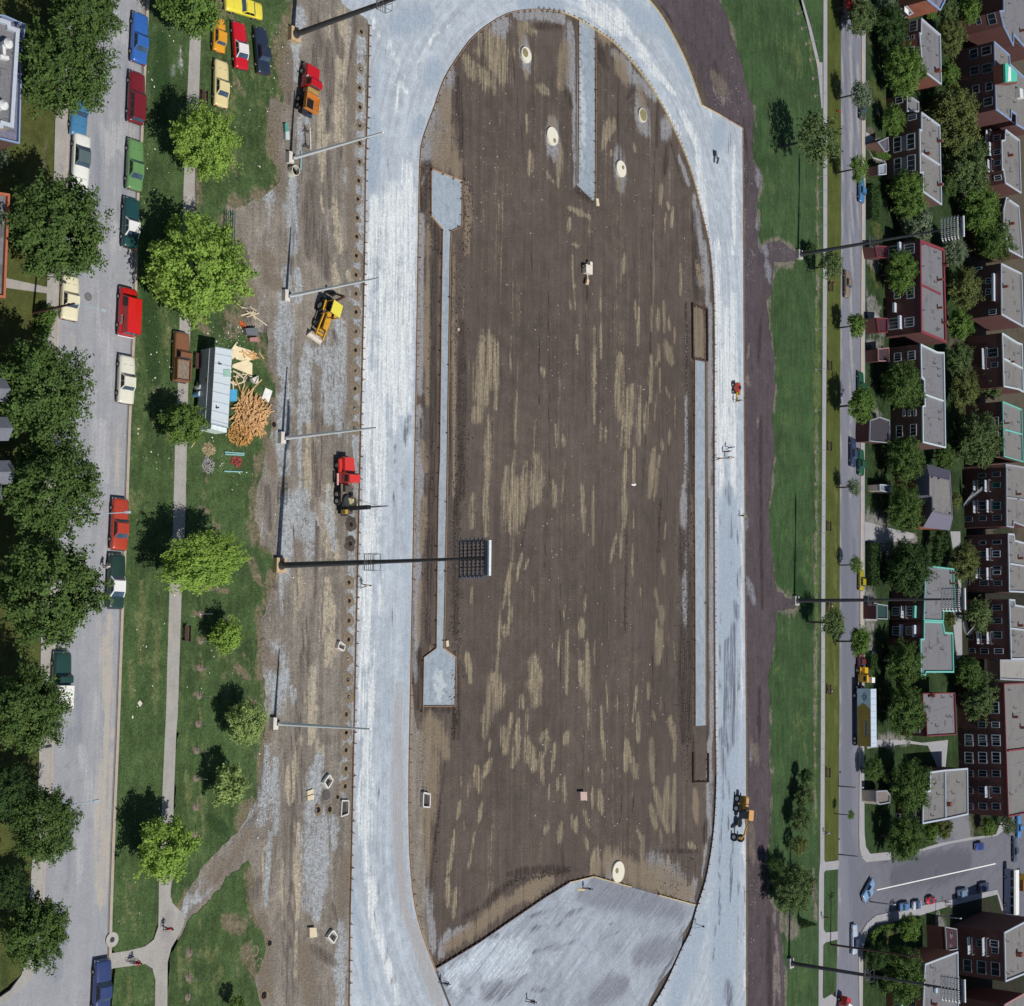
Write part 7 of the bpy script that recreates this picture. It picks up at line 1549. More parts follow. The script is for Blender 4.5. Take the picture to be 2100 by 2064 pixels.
# backhoe loader
t, L = mach('backhoe_loader', 'B1', 480, 720, 590, 350, 'yellow backhoe loader with a yellow canopy and a wide steel bucket', 'backhoe', .8); l = L/2
YD = M('worn_yellow', (.62, .33, .02), .6, .1, .2, 2)
b = MB(); b.box((0, l*.28, 1.15), (.75, l*.75, .75), taper=.9); b.build('hood', YD, t); MB().box((0, -l*.1, .8), (.9, l*1.2, .4)).build('chassis', DARKST, t)
MB().box((0, -l*.16, 2.55), (1.55, 1.6, .12)).build('canopy', LEM, t); b = MB()
for sx_ in (-.75, .75):
    for y in (-l*.16-.8, -l*.16+.8): b.box((sx_, y, 1.75), (.09, .09, 1.6))
b.build('canopy_post', YD, t); MB().box((0, -l*.2, 1.35), (.55, .5, .5)).build('seat', M('seat_black', (.02, .02, .02), .8), t); MB().box((0, -l*.16, 1.1), (1.5, 1.6, .12)).build('operator_floor', M('floor_grey', (.06, .06, .07), .8), t)
for s in (-1, 1):
    MB().box((s*.95, -l*.2, 1.45), (.4, 1.3, .1)).build('fender', YD, t); MB().box((s*.62, l*.5, 1.05), (.16, l*.85, .22), rx=-.12).build('loader_arm', YD, t); wheel(t, s*.95, -l*.2, .72, .42); wheel(t, s*.8, l*.42, .42, .26)
MB().box((0, l*.76, .75), (1.5, .22, .22)).build('arm_crossbar', YD, t); MB().box((0, l*.62, 1.05), (.7, .1, .8)).build('grille', DARKST, t); MB().tube((.2, l*.2, 1.5), (.2, l*.2, 2.2), .06, .06, 8).build('exhaust', DARKST, t)
for s in (-1, 1): MB().box((s*.39, l*.3, 1.1), (.04, l*.5, .45)).build('engine_panel', DARKST, t)
b = MB(); n = 9; ring = []
for i in range(n+1): a = -1.9+i*2.6/n; ring.append((l*.97+math.cos(a)*-.48, .55+math.sin(a)*.48))
vs = []; 
for x_ in (-1.25, 1.25): vs += [(x_, y, z) for y, z in ring]
b.add(vs, [(i, i+1, n+2+i, n+1+i) for i in range(n)]+[tuple(range(n+1)), tuple(reversed(range(n+1, 2*n+2)))]); b.build('bucket', M('bright_steel', (.55, .49, .43), .5, .2), t)
b = MB(); b.tube((0, -l*.45, 1.2), (0, -l*.62, 3.3), .2, .14, 8); b.build('boom', M('boom_dark', (.10, .05, .025), .7), t); b = MB(); b.tube((0, -l*.62, 3.3), (0, -l*.85, 1.3), .15, .1, 8); b.build('dipper', M('boom_dark', (.10, .05, .025), .7), t)
MB().box((0, -l*.87, 1.0), (.7, .55, .6), taper=.75).build('digging_bucket', DARKST, t)
for s in (-1, 1): MB().box((s*.95, -l*.55, .6), (.2, .2, 1.1), ry=s*.3).build('stabiliser', DARKST, t)
# drill truck
t, L = mach('drill_truck', 'B1', 690, 1590, 690, 2030, 'red truck with a dark drilling rig and its vertical mast at the back', 'drill truck', .9); l = L/2
MB().box((0, -l*.15, .62), (1.0, L*.9, .2)).build('chassis', DARKST, t)
b = MB(); b.loft([[(-.85, l*.38, .7), (.85, l*.38, .7), (.85, l*.38, 1.65), (-.85, l*.38, 1.65)], [(-.8, l*.93, .6), (.8, l*.93, .6), (.76, l*.93, 1.5), (-.76, l*.93, 1.5)]]); b.build('hood', REDL, t)
for s in (-1, 1):
    b = MB(); b.tube((s*1.0, l*.42, .95), (s*1.0, l*.86, .9), .26, .26, 10); b.build('fender', REDL, t); MB().box((s*.97, l*.2, 2.0), (.05, l*.22, .5), ry=s*-.15).build('side_window', GLASS, t); MB().box((s*1.2, l*.18, .75), (.3, l*.4, .08)).build('running_board', M('pink_board', (.6, .35, .33), .6), t)
    MB().tube((s*.55, l*.93, 1.1), (s*.55, l*.96, 1.1), .11, .11, 10).build('headlight', STEELW, t)
b = MB(); b.loft([[(-1.0, l*.05, .7), (1.0, l*.05, .7), (1.0, l*.42, .7), (-1.0, l*.42, .7)], [(-1.0, l*.05, 1.65), (1.0, l*.05, 1.65), (1.0, l*.42, 1.65), (-1.0, l*.42, 1.65)], [(-.88, l*.07, 2.45), (.88, l*.07, 2.45), (.85, l*.33, 2.45), (-.85, l*.33, 2.45)]]); b.build('cab', REDL, t)
MB().box((0, l*.385, 2.05), (1.6, .05, .55), rx=.3).build('windshield', GLASS, t)
MB().box((0, -l*.28, 1.15), (2.2, l*.6, .14)).build('flat_bed', M('brown_deck', (.17, .13, .10), .85, 0, .3, 2), t); MB().box((-.3, -l*.15, 1.45), (1.1, .7, .5)).build('engine', M('engine_dirty', (.10, .09, .08), .7, .2), t); MB().box((.6, -l*.3, 1.35), (.6, 1.1, .3)).build('tool_locker', M('locker_grey', (.2, .19, .17), .8), t)
MB().tube((-.3, -l*.55, 1.2), (-.3, -l*.55, 1.6), .75, .7, 20).build('turntable', DARKST, t); MB().box((.25, -l*.62, 1.95), (.75, 1.5, .6), rz=.35, taper=.7).build('tarp', M('cream_tarp', (.76, .68, .36), .7), t)
b = MB(); b.box((.2, -l*.80, 2.8), (.55, .5, 3.6)); b.build('drill_mast', DARKST, t); MB().tube((.2, -l*.80, 4.6), (.2, -l*.80, 7.6), .1, .06, 8).build('kelly_bar', DARKST, t); MB().tube((.6, -l*.5, 1.8), (.2, -l*.8, 6.6), .025, .025, 5).build('cable', STEELW, t)
b = MB(); b.tube((.2, -l*.9, .1), (.2, -l*.9, 1.8), .09, .09, 8)
for i in range(12): b.tube((.2, -l*.9, .2+i*.12), (.2, -l*.9, .24+i*.12), .38, .38, 12)
b.build('auger', M('auger_steel', (.12, .10, .10), .5, .3), t); MB().box((-.5, -l*.92, 1.2), (.5, .5, .7)).build('control_box', M('control_yellow', (.45, .28, .04), .7), t)
for y in (l*.66, -l*.32, -l*.55):
    for s in (-1, 1): wheel(t, s*1.0, y, .5, .34)
# grader
t, L = mach('road_grader', 'C3', 1600, 760, 1625, 440, 'dusty yellow road grader with a tan cab roof on the right straight', 'grader', .9); l = L/2
GY = M('dusty_yellow', (.40, .21, .03), .7, .1, .25, 2)
MB().box((0, -l*.66, 1.5), (1.0, l*.6, .95), taper=.92).build('engine_cover', GY, t); MB().box((0, -l*.62, 2.0), (.9, l*.5, .06)).build('engine_top', M('tan_top', (.5, .30, .12), .7), t)
MB().box((0, -l*.14, 1.9), (1.25, 1.3, 1.9), taper=.93).build('cab', M('cab_dark', (.05, .045, .05), .4), t); MB().box((0, -l*.14, 2.9), (1.5, 1.7, .1)).build('cab_roof', M('tan_roof_paint', (.62, .33, .11), .6), t)
b = MB(); pr = (0, l*.02, 1.9)
for p in ((0, l*.35, 2.2), (0, l*.7, 1.9), (0, l*.93, 1.3)): b.tube(pr, p, .17, .17, 8); pr = p
b.build('main_beam', GY, t); MB().box((0, l*.22, .42), (3.4, .12, .6), rz=.6).build('blade', M('blade_steel', (.25, .22, .2), .4, .6), t); MB().tube((0, l*.22, .8), (0, l*.22, .95), .7, .7, 20).build('circle', DARKST, t)
MB().box((0, l*.86, .8), (1.9, .25, .25)).build('front_axle', GY, t); MB().tube((.45, -l*.6, 2), (.45, -l*.6, 2.6), .06, .06, 8).build('exhaust', DARKST, t)
for s in (-1, 1):
    wheel(t, s*1.02, l*.86, .66, .34)
    for y in (-l*.38, -l*.8): wheel(t, s*1.0, y, .68, .38)
    MB().box((s*.9, -l*.59, .75), (.14, l*.55, .35)).build('tandem_case', GY, t)
# small loader, and the leveller in the field
t, L = mach('compact_loader', 'C1', 1715, 1140, 1710, 1050, 'small yellow and red machine in front of a walking worker', 'loader', .5); l = max(1.4, L/2)
MB().box((0, -l*.25, .85), (1.1, l*1.1, .7), taper=.85).build('body', paintm((.5, .05, .02)), t); MB().box((0, -l*.2, 1.25), (.5, .5, .35)).build('seat', M('seat_black', (.02, .02, .02), .8), t); MB().box((-.3, -l*.1, .8), (.5, l*1.5, .5)).build('side_case', M('tan_case', (.35, .2, .06), .7), t)
MB().box((.25, l*.95, .75), (.22, l*1.2, .22), rx=-.1).build('boom', YEL, t)
for s in (-1, 1):
    for y in (-l*.6, l*.25): wheel(t, s*.6, y, .36, .25)
t, L = mach('towed_leveller', 'C1', 600, 130, 600, 240, 'small cream box leveller standing alone in the dark field', 'leveller', .4)
MB().prism([Vector(p) for p in ((-.9, -.9), (.7, -.9), (.7, 1.0), (.1, 1.0), (.1, .4), (-.9, .4))], .15, .85).build('box', M('cream_steel', (.72, .66, .55), .6), t); MB().box((.1, -1.5, .4), (.12, 1.3, .12), rz=.3).build('drawbar', M('cream_steel', (.72, .66, .55), .6), t); MB().box((-.15, -2.1, .45), (.5, .8, .3), rz=-.3).build('front_plate', M('peach', (.7, .48, .30), .6), t)
for s in (-1, 1): wheel(t, s*.95, .2, .3, .2)
# tractor truck and long trailer with sign
t, L = mach('tractor_truck', 'D2', 730, 1375, 728, 1500, 'yellow tractor truck with a white cab box in front of the long trailer', 'truck', 1.2); l = 2.3
MB().box((0, -.3, .7), (.9, 5.2, .25)).build('chassis', DARKST, t); b = MB(); b.box((0, 1.5, 1.35), (1.5, 1.6, 1.1), taper=.93); b.build('hood', YEL, t); b = MB(); b.box((0, .1, 1.6), (2.2, 1.5, 1.8), taper=.92); b.build('cab', YEL, t); MB().box((.3, -.1, 2.85), (1.3, 1.0, .7)).build('roof_box', M('box_white', (.8, .78, .74), .6), t)
MB().box((0, .9, 2.0), (1.8, .06, .6), rx=.12).build('windshield', GLASS, t)
for s in (-1, 1): MB().box((s*1.1, .1, 2.05), (.05, .9, .5)).build('side_window', GLASS, t); MB().box((s*.95, 1.5, 1.1), (.4, 1.3, .15)).build('fender', YEL, t)
for y in (1.6, -1.6, -2.5):
    for s in (-1, 1): wheel(t, s*1.0, y, .5, .32)
F = g('D2', 800, 1512, 3.8); B = g('D3', 742, 108, 3.8); m_ = (F+B)/2; Lt = (F-B).length; t = empty('box_trailer', (m_.x+.3, m_.y, .02), head(B, F), 'long box trailer, khaki with a pale blue nose carrying a dark emblem', 'trailer'); l = Lt/2
KH = M('khaki_panel', (.36, .25, .045), .5, 0, .15, .6); PB = M('pale_blue_panel', (.60, .78, .84), .5, 0, .06)
MB().box((0, 0, 2.45), (2.35, Lt, 2.68)).build('box', PB, t); MB().box((0, 0, 3.84), (2.4, Lt+.02, .06)).build('roof', M('trailer_white', (.52, .60, .70), .5, 0, .05), t)
b = MB(); X = -1.19; y0 = -l+.02; b.add([(X, y0, 1.15), (X, y0, 3.74), (X, l*.30, 3.74), (X, l*.52, 2.4), (X, l*.36, 1.15)], [(0, 1, 2, 3, 4)]); b.build('khaki_panel', KH, t)
b = MB(); X2 = -1.195
EM = M('emblem_ink', (.03, .035, .08), .6); cy_, cz_ = l*.72, 2.55
def ringf(b, r0, r1, n=24):
    vs = [(X2, cy_+math.cos(6.283*i/n)*r, cz_+math.sin(6.283*i/n)*r*.95) for r in (r0, r1) for i in range(n)]; b.add(vs, [(i, (i+1) % n, n+(i+1) % n, n+i) for i in range(n)])
ringf(b, .46, .55); ringf(b, .18, .34)
for s in (-1, 1): b.add([(X2, cy_+s*.45, cz_+.32), (X2, cy_+s*.95, cz_), (X2, cy_+s*.45, cz_-.32), (X2, cy_+s*.5, cz_-.22), (X2, cy_+s*.8, cz_), (X2, cy_+s*.5, cz_+.22)], [(0, 1, 4, 5), (1, 2, 3, 4)])
b.build('emblem', EM, t)
MB().box((X-.004, -l*.38, 2.85), (.006, 2.9, .46)).build('name_plate', M('plate_blue', (.06, .09, .15), .6), t); LT = M('letter_pale', (.30, .34, .42), .6); yy = -l*.38+1.3
for k in range(7):              # the name on the plate is too worn to read: its seven marks are kept as they show
    hh = (.34, .26, .32, .3, .28, .34, .3)[k]; b = MB(); b.box((X-.012, yy, 2.85), (.006, .08, hh)); 
    if k in (0, 2, 3, 5): b.box((X-.012, yy-.11, 2.85+hh/2-.04), (.006, .18, .06)); b.box((X-.012, yy-.11, 2.85-hh/2+.04), (.006, .18, .06))
    if k in (1, 4, 6): b.box((X-.012, yy-.1, 2.85), (.006, .06, hh*.9), rx=.5)
    b.build('letter', LT, t); yy -= .42
MB().box((X-.01, -l*.38, 2.52), (.006, 2.7, .06)).build('underline', M('line_pale', (.5, .48, .45), .6), t)
for i in range(9):
    MB().box((0, -l+Lt*(i+.5)/9, 3.88), (2.3, .05, .03)).build('roof_seam', M('seam', (.3, .34, .4), .6), t)
for y in (-l*.9, -l*.75, l*.75):
    for s in (-1, 1): wheel(t, s*.95, y, .5, .34)
MB().box((0, 0, .95), (1.2, Lt*.9, .2)).build('frame', DARKST, t)
# bus and yellow truck on the lane
F = g('D3', 1745, 960, 3); B = g('D3', 1745, 1270, 3); m_ = (F+B)/2; Lt = (F-B).length; t = empty('bus', (m_.x, m_.y, .02), head(B, F), 'white roofed bus with blue grey sides on the lane at the right edge', 'bus'); l = Lt/2
MB().box((0, 0, 1.5), (2.4, Lt, 2.2)).build('body', M('bus_side', (.28, .32, .45), .5), t); b = MB(); b.loft([[(-1.2, y, 2.6), (-1.0, y, 2.95), (-.5, y, 3.08), (.5, y, 3.08), (1.0, y, 2.95), (1.2, y, 2.6)] for y in (-l, l)]); b.build('roof', M('bus_white', (.82, .82, .80), .5), t)
for i in range(5):
    for s in (-1, 1): MB().box((s*1.2, -l+Lt*(i+.5)/5, 2.15), (.05, Lt/5-.35, .7)).build('window', GLASS, t)
MB().box((0, l, 2.0), (2.1, .05, 1.0)).build('windshield', GLASS, t)
for y in (-l*.6, l*.65):
    for s in (-1, 1): wheel(t, s*1.05, y, .48, .3)
t, L = mach('yellow_truck', 'D3', 1778, 975, 1778, 1080, 'small yellow and orange truck behind the bus', 'truck', 1); MB().box((0, .6, 1.3), (1.9, 1.6, 1.5), taper=.9).build('cab', paintm((.75, .45, .03)), t); MB().box((0, -1.3, 1.1), (2.0, 2.4, .9)).build('body', M('orange_body', (.35, .14, .03), .6), t)
for y in (1.0, -1.6):
    for s in (-1, 1): wheel(t, s*.9, y, .42, .28)
t, L = mach('pickup_cut', 'D3', 560, 1830, 530, 1990, 'red and white truck cut by the bottom edge of the far street', 'truck', 1.3); MB().box((0, .9, 1.2), (1.9, 1.8, 1.5), taper=.92).build('cab', paintm((.5, .03, .04)), t); MB().box((.2, -.6, 2.1), (1.7, 2.6, .5)).build('box', M('box_white', (.8, .78, .74), .6), t)
for y in (1.0, -1.4):
    for s in (-1, 1): wheel(t, s*.9, y, .42, .28)

# ------------------------------------------------------------------ benches, saplings, hydrant
BS = MB().box((0, 0, 0), (.12, 1.75, .045)).mesh('slat', WOODD); BL = MB().box((0, 0, .21), (.42, .08, .42)).box((.24, 0, .6), (.06, .08, .5)).mesh('leg', DARKST)
def bench(c, x, y, label, rz=None, flip=1):
    P = g(c, x, y, .3); t = empty('park_bench', (P.x, P.y, .1), LA-math.pi/2 if rz is None else rz, label, 'bench', 'dark wooden benches along the paths')
    for k in range(3): link('seat_slat', BS, t, (flip*(-.16+.15*k), 0, .45))
    for k in range(2): o = link('back_slat', BS, t, (flip*.26, 0, .62+.17*k)); o.rotation_euler = (0, math.pi/2, 0)
    for s in (-1, 1): o = link('leg', BL, t, (0, s*.7, 0)); o.scale = (flip, 1, 1)
for a in (('A0', 1517, 740, 'bench in the shade mark below the yellow cars', None, 1), ('A2', 1388, 1095, 'lone dark bench right of the path in the open grass', None, 1), ('A1', 1467, 880, 'dark bench behind the brown pickup', None, 1),
          ('D1', 478, 325, 'bench with a red clothed sitter, near the driving brown car', None, 1), ('D1', 472, 915, 'empty bench between two round shadows on the verge', None, 1), ('D1', 470, 1520, 'empty bench across from the double parked navy car', None, 1),
          ('D2', 465, 292, 'empty bench across from the shaded drive', None, 1), ('D2', 466, 900, 'bench just below the middle mast with a sitter in white', None, 1), ('D2', 463, 1515, 'bench with a sitter across from the long trailer', None, 1), ('D3', 424, 287, 'empty bench left of the clump, nearest the side street', None, 1)): bench(*a)
SPM = None
def sapling(c, x, y, h, group):
    global SPM
    if SPM is None:
        SPM = (MB().tube((0, 0, 0), (0, 0, 1), .05, .025, 6).mesh('stem', M('pale_stake', (.42, .44, .42), .8)), MB().tube((0, 0, 0), (0, 0, .06), .4, .25, 12).mesh('soil_ring', M('mulch', (.20, .15, .12), .95)))
    P = g(c, x, y); t = empty('sapling', (P.x, P.y, .1), 0, 'bare newly planted whip in a ring of turned soil on the '+('near park grass' if 'near' in group else 'far strip'), 'sapling', group)
    o = link('stem', SPM[0], t, (0, 0, 0)); o.scale = (1, 1, h); link('soil_ring', SPM[1], t, (0, 0, 0))
for c, x, y in (('A2', 1502, 948), ('A2', 1500, 1150), ('A2', 1497, 1352), ('A2', 1488, 1562), ('A2', 1482, 1772), ('A3', 1357, 135), ('A3', 1352, 325), ('A3', 1350, 525), ('A3', 1345, 712), ('A3', 1310, 1535), ('A3', 1300, 1705), ('A3', 1296, 1840)): sapling(c, x, y, 1.9, 'newly planted whips in the near park')
for c, x, y in (('D0', 240, 100), ('D0', 268, 215), ('D0', 300, 330), ('D0', 330, 450), ('D0', 352, 590), ('D0', 368, 720), ('D0', 388, 1215), ('D0', 388, 1330), ('D0', 388, 1440), ('D0', 385, 1560), ('D0', 385, 1700), ('D1', 380, 335), ('D1', 375, 640), ('D1', 375, 945), ('D1', 372, 1250), ('D1', 370, 1555), ('D1', 370, 1800), ('D2', 375, 100), ('D2', 375, 220), ('D2', 375, 342), ('D2', 373, 465), ('D2', 372, 585), ('D2', 370, 710), ('D2', 370, 1080), ('D2', 368, 1210), ('D2', 368, 1330), ('D2', 367, 1455), ('D2', 365, 1585), ('D2', 362, 1720), ('D2', 360, 1845), ('D3', 340, 120), ('D3', 338, 230)): sapling(c, x, y, 2.4, 'newly planted whips along the far path')
P = g('D0', 527, 840); t = empty('fire_hydrant', (P.x, P.y, .12), 0, 'small red hydrant on the verge left of the grey green car', 'hydrant'); rp = M('hydrant_red', (.4, .02, .02), .5)
MB().tube((0, 0, 0), (0, 0, .7), .14, .12, 10).tube((0, 0, .7), (0, 0, .85), .17, .05, 10).build('barrel', rp, t); MB().tube((-.25, 0, .5), (.25, 0, .5), .07, .07, 8).build('nozzle', rp, t)
P = g('A3', 770, 1442); t = empty('drain_pad', (P.x, P.y, .12), 0, 'round concrete pad with a drain beside the kerb', 'drain'); MB().tube((0, 0, 0), (0, 0, .06), .75, .75, 24).build('pad', CONC, t); MB().tube((0, 0, .06), (0, 0, .075), .28, .28, 16).build('grate', DARKST, t)
P = g('A1', 660, 398); o = empty('manhole_cover', (P.x, P.y, .03), 0, 'round manhole cover in the near street beside the cream car', 'manhole cover'); MB().tube((0, 0, 0), (0, 0, .012), .36, .36, 24).build('cover', M('cast_iron', (.16, .15, .15), .7), o); b = MB()
b.tube((0, 0, 0), (0, 0, .006), .44, .44, 24); b.build('rim', M('rim_iron', (.10, .095, .09), .8), o)
P = g('C0', 1560, 1150, .4); t = empty('compactor', (P.x, P.y, .1), 0, 'small dark plate compactor with pale parts standing on the gravel, upper right', 'compactor'); MB().box((0, 0, .25), (.6, .9, .3)).build('plate', DARKST, t); MB().box((.1, -.7, .6), (.4, .5, .6)).build('engine', STEELW, t); MB().box((0, -1.3, .7), (.5, 1.1, .08), rx=.4).build('handle', DARKST, t)
P = g('C3', 1297, 1342); t = empty('survey_tripod', (P.x, P.y, .09), 0, 'surveyor tripod with a dark instrument near the lower right form', 'tripod'); b = MB()
for k in range(3): b.tube((math.cos(k*2.09)*.5, math.sin(k*2.09)*.5, 0), (0, 0, 1.4), .03, .03, 6)
b.build('leg', DARKST, t); MB().box((0, 0, 1.55), (.25, .25, .3)).build('instrument', DARKST, t)

# kerbs and trench lines
def strip(name, P, w, z0, z1, mat, kind='structure'):
    b = MB()
    for i in range(len(P)-1):
        a, e = P[i], P[i+1]; d = e-a; n_ = Vector((-d.y, d.x, 0)).normalized()*w/2
        if i: n0 = (n_+pn)/2
        else: n0 = n_
        n1 = n_
        if i < len(P)-2: dd = P[i+2]-e; nn = Vector((-dd.y, dd.x, 0)).normalized()*w/2; n1 = (n_+nn)/2
        pn = n_
        A, B, C, D = a+n0, a-n0, e-n1, e+n1
        vs = [(p.x, p.y, z) for z in (z0, z1) for p in (A, B, C, D)]; b.add(vs, [(4, 5, 6, 7), (0, 1, 5, 4), (1, 2, 6, 5), (2, 3, 7, 6), (3, 0, 4, 7)])
    o = b.build(name, mat); o['kind'] = kind; return o
KB = M('kerb_stone', (.40, .34, .28), .9, 0, .12, 2)
strip('kerb', [p+Vector((.12, 0, 0)) for p in kerbL[:14]], .34, 0, .17, KB); strip('kerb', leftL[:12], .22, 0, .17, KB)
strip('gutter_crack', [p+Vector((-.14, 0, 0)) for p in kerbL[:14]], .05, 0, .035, M('gutter_dark', (.10, .085, .07), .9))
strip('kerb', pts('D0 727,190 717,270 716,1890 D1 711,600 709,1890 D2 707,600 702,1890 D3 649,100 644,700 647,800 664,870 699,905'), .2, 0, .17, KB)
for P_, lb in (('B0 355,20 320,100 300,262 B0 300,262', None),): pass

# ------------------------------------------------------------------ loose stuff
def scatter(name, areas, n, s0, s1, mat, z, seed, flat=False, cat=None):
    r = np.random.default_rng(seed); b = MB(); tot = sum(a[-1] for a in areas)
    for (c, x0, y0, x1, y1, w, wt) in areas:
        for i in range(int(n*wt/tot)):
            f = r.random(); P = g(c, x0+(x1-x0)*f+r.normal()*w, y0+(y1-y0)*f+(r.normal()*w*.6)); s = s0+(s1-s0)*r.random()**2.5
            if flat:
                a = r.random()*6.28; u = Vector((math.cos(a), math.sin(a), 0))*s; v = Vector((-math.sin(a), math.cos(a), .15*r.normal()))*s*.6; p = Vector((P.x, P.y, z+.02)); b.add([p-u-v, p+u-v, p+u+v, p-u+v], [(0, 1, 2, 3)])
            else:
                a = r.random()*6.28; vs = [(P.x+math.cos(a+k*2.09)*s*(.6+.5*r.random()), P.y+math.sin(a+k*2.09)*s*(.6+.5*r.random()), z-.02) for k in range(3)]+[(P.x+r.normal()*s*.2, P.y+r.normal()*s*.2, z+s*.8)]
                b.add(vs, [(0, 1, 3), (1, 2, 3), (2, 0, 3)])
    o = b.build(name, mat); o['kind'] = 'stuff'; return o
CL = M('dark_clods', (.07, .052, .045), .95, 0, .4, 6); CLT = M('tan_clods', (.27, .235, .20), .95, 0, .4, 6); CLG = M('grey_stones', (.33, .33, .34), .9, 0, .35, 6); LIT = M('paper_litter', (.72, .69, .58), .8, 0, .1)
scatter('clods', [('B0', 1600, 1350, 1590, 1890, 26, 3), ('B1', 1540, 0, 1540, 1890, 34, 9), ('B1', 1560, 1400, 1560, 1890, 26, 4), ('B2', 1520, 0, 1510, 1600, 28, 8), ('B2', 1530, 1650, 1500, 1890, 14, 2), ('B0', 1290, 1240, 1280, 1560, 20, 2), ('B0', 1340, 1640, 1370, 1890, 20, 2), ('B1', 1350, 0, 1340, 1890, 22, 3), ('B2', 1310, 0, 1290, 1150, 20, 2),
  ('C0', 960, 640, 900, 1000, 14, 1), ('C0', 520, 1430, 640, 1500, 18, 1), ('C0', 670, 400, 668, 1450, 5, 2), ('C1', 1355, 500, 1345, 1890, 10, 4), ('C1', 1400, 0, 1420, 400, 30, 2), ('C2', 1320, 300, 1310, 1890, 26, 9), ('C2', 1370, 0, 1370, 1850, 14, 5), ('C2', 890, 300, 890, 1100, 8, 2), ('C2', 1150, 90, 1130, 500, 8, 2), ('C3', 0, 1050, 420, 960, 22, 4), ('C3', 1250, 30, 1250, 350, 20, 2), ('C3', 1280, 800, 1100, 1150, 60, 3), ('C1', 590, 200, 600, 420, 8, 1), ('B3', 1290, 450, 1240, 1100, 8, 1)], 6500, .05, .22, CL, .02, 3)
scatter('clods', [('A0', 1750, 1560, 1850, 1800, 60, 2), ('B0', 250, 400, 230, 800, 40, 3), ('B0', 160, 800, 150, 1100, 40, 4), ('B0', 180, 1150, 220, 1500, 30, 2), ('B0', 740, 150, 740, 1850, 30, 5), ('B1', 80, 100, 100, 800, 60, 3), ('B1', 740, 0, 740, 1600, 24, 4), ('B2', 80, 0, 60, 700, 50, 4), ('B2', 700, 200, 700, 1890, 24, 5), ('B3', 80, 60, 40, 600, 60, 7), ('B3', 100, 700, 80, 1400, 50, 4), ('B3', 420, 300, 380, 1250, 70, 4), ('B3', 450, 1450, 500, 1700, 70, 3), ('A3', 1700, 900, 1500, 1150, 60, 3), ('A3', 1750, 1400, 1760, 1850, 40, 2), ('B2', 1540, 200, 1540, 1200, 30, 3)], 6500, .03, .13, CLT, .04, 4)
scatter('stones', [('B1', 230, 450, 220, 950, 40, 5), ('B0', 1420, 900, 1350, 1180, 60, 3), ('B3', 60, 50, 30, 700, 50, 4), ('B3', 430, 600, 420, 1300, 60, 3), ('C1', 1340, 100, 1340, 1890, 8, 2), ('C2', 1330, 0, 1335, 1100, 12, 3), ('D0', 20, 1850, 200, 1890, 20, 1), ('C0', 1600, 700, 1620, 780, 40, 2), ('C3', 1700, 80, 1730, 250, 20, 1), ('C0', 1785, 1240, 1790, 1360, 10, 1), ('B3', 1160, 60, 1160, 380, 30, 2), ('C3', 1000, 900, 1200, 1100, 80, 2), ('C1', 1820, 60, 1830, 300, 20, 1)], 3500, .04, .16, CLG, .04, 5)
scatter('litter', [('A0', 1250, 100, 1000, 1800, 130, 5), ('A0', 1750, 550, 1850, 1400, 90, 4), ('A1', 1200, 600, 1150, 1700, 70, 5), ('A1', 1650, 650, 1800, 760, 80, 6), ('A1', 1650, 1500, 1800, 1800, 90, 3), ('A2', 1000, 900, 1000, 1800, 80, 2), ('A2', 1600, 400, 1600, 1600, 160, 3), ('B0', 150, 100, 150, 900, 60, 3), ('B2', 300, 100, 250, 700, 120, 2), ('B3', 80, 100, 60, 800, 50, 2), ('A3', 900, 200, 900, 1300, 80, 1)], 260, .04, .11, LIT, .15, 6, flat=True)
scatter('stones', [('B0', 1700, 600, 1800, 1800, 160, 1), ('C0', 300, 800, 900, 1700, 260, 2), ('C1', 300, 300, 1000, 1700, 300, 2), ('C2', 300, 300, 1000, 1700, 300, 2), ('C3', 300, 100, 900, 800, 260, 1), ('C0', 1700, 300, 1800, 1700, 40, 1), ('C3', 1680, 700, 1700, 1800, 40, 1)], 900, .03, .09, LIT, .03, 8, flat=True)
# grass tufts that break up the lawn's outline
def tufts(n, seed):
    r = np.random.default_rng(seed); b = MB(); E = [Vector((p.x, p.y, 0)) for p in wl]
    for i in range(n):
        p = E[r.integers(len(E))]
        if p.x < 104: continue
        P = p+Vector((r.normal()*.55, r.normal()*.55, 0)); s = .06+.14*r.random()
        for k in range(3):
            a = r.random()*3.14; u = Vector((math.cos(a), math.sin(a), 0))*s; b.add([P-u, P+u, P+u*.3+Vector((r.normal()*.05, r.normal()*.05, s*.4+.02))], [(0, 1, 2)])
    o = b.build('grass_tufts', M('tuft_green', (.06, .095, .035), .8, 0, .4, 5)); o['kind'] = 'stuff'
tufts(2600, 9)

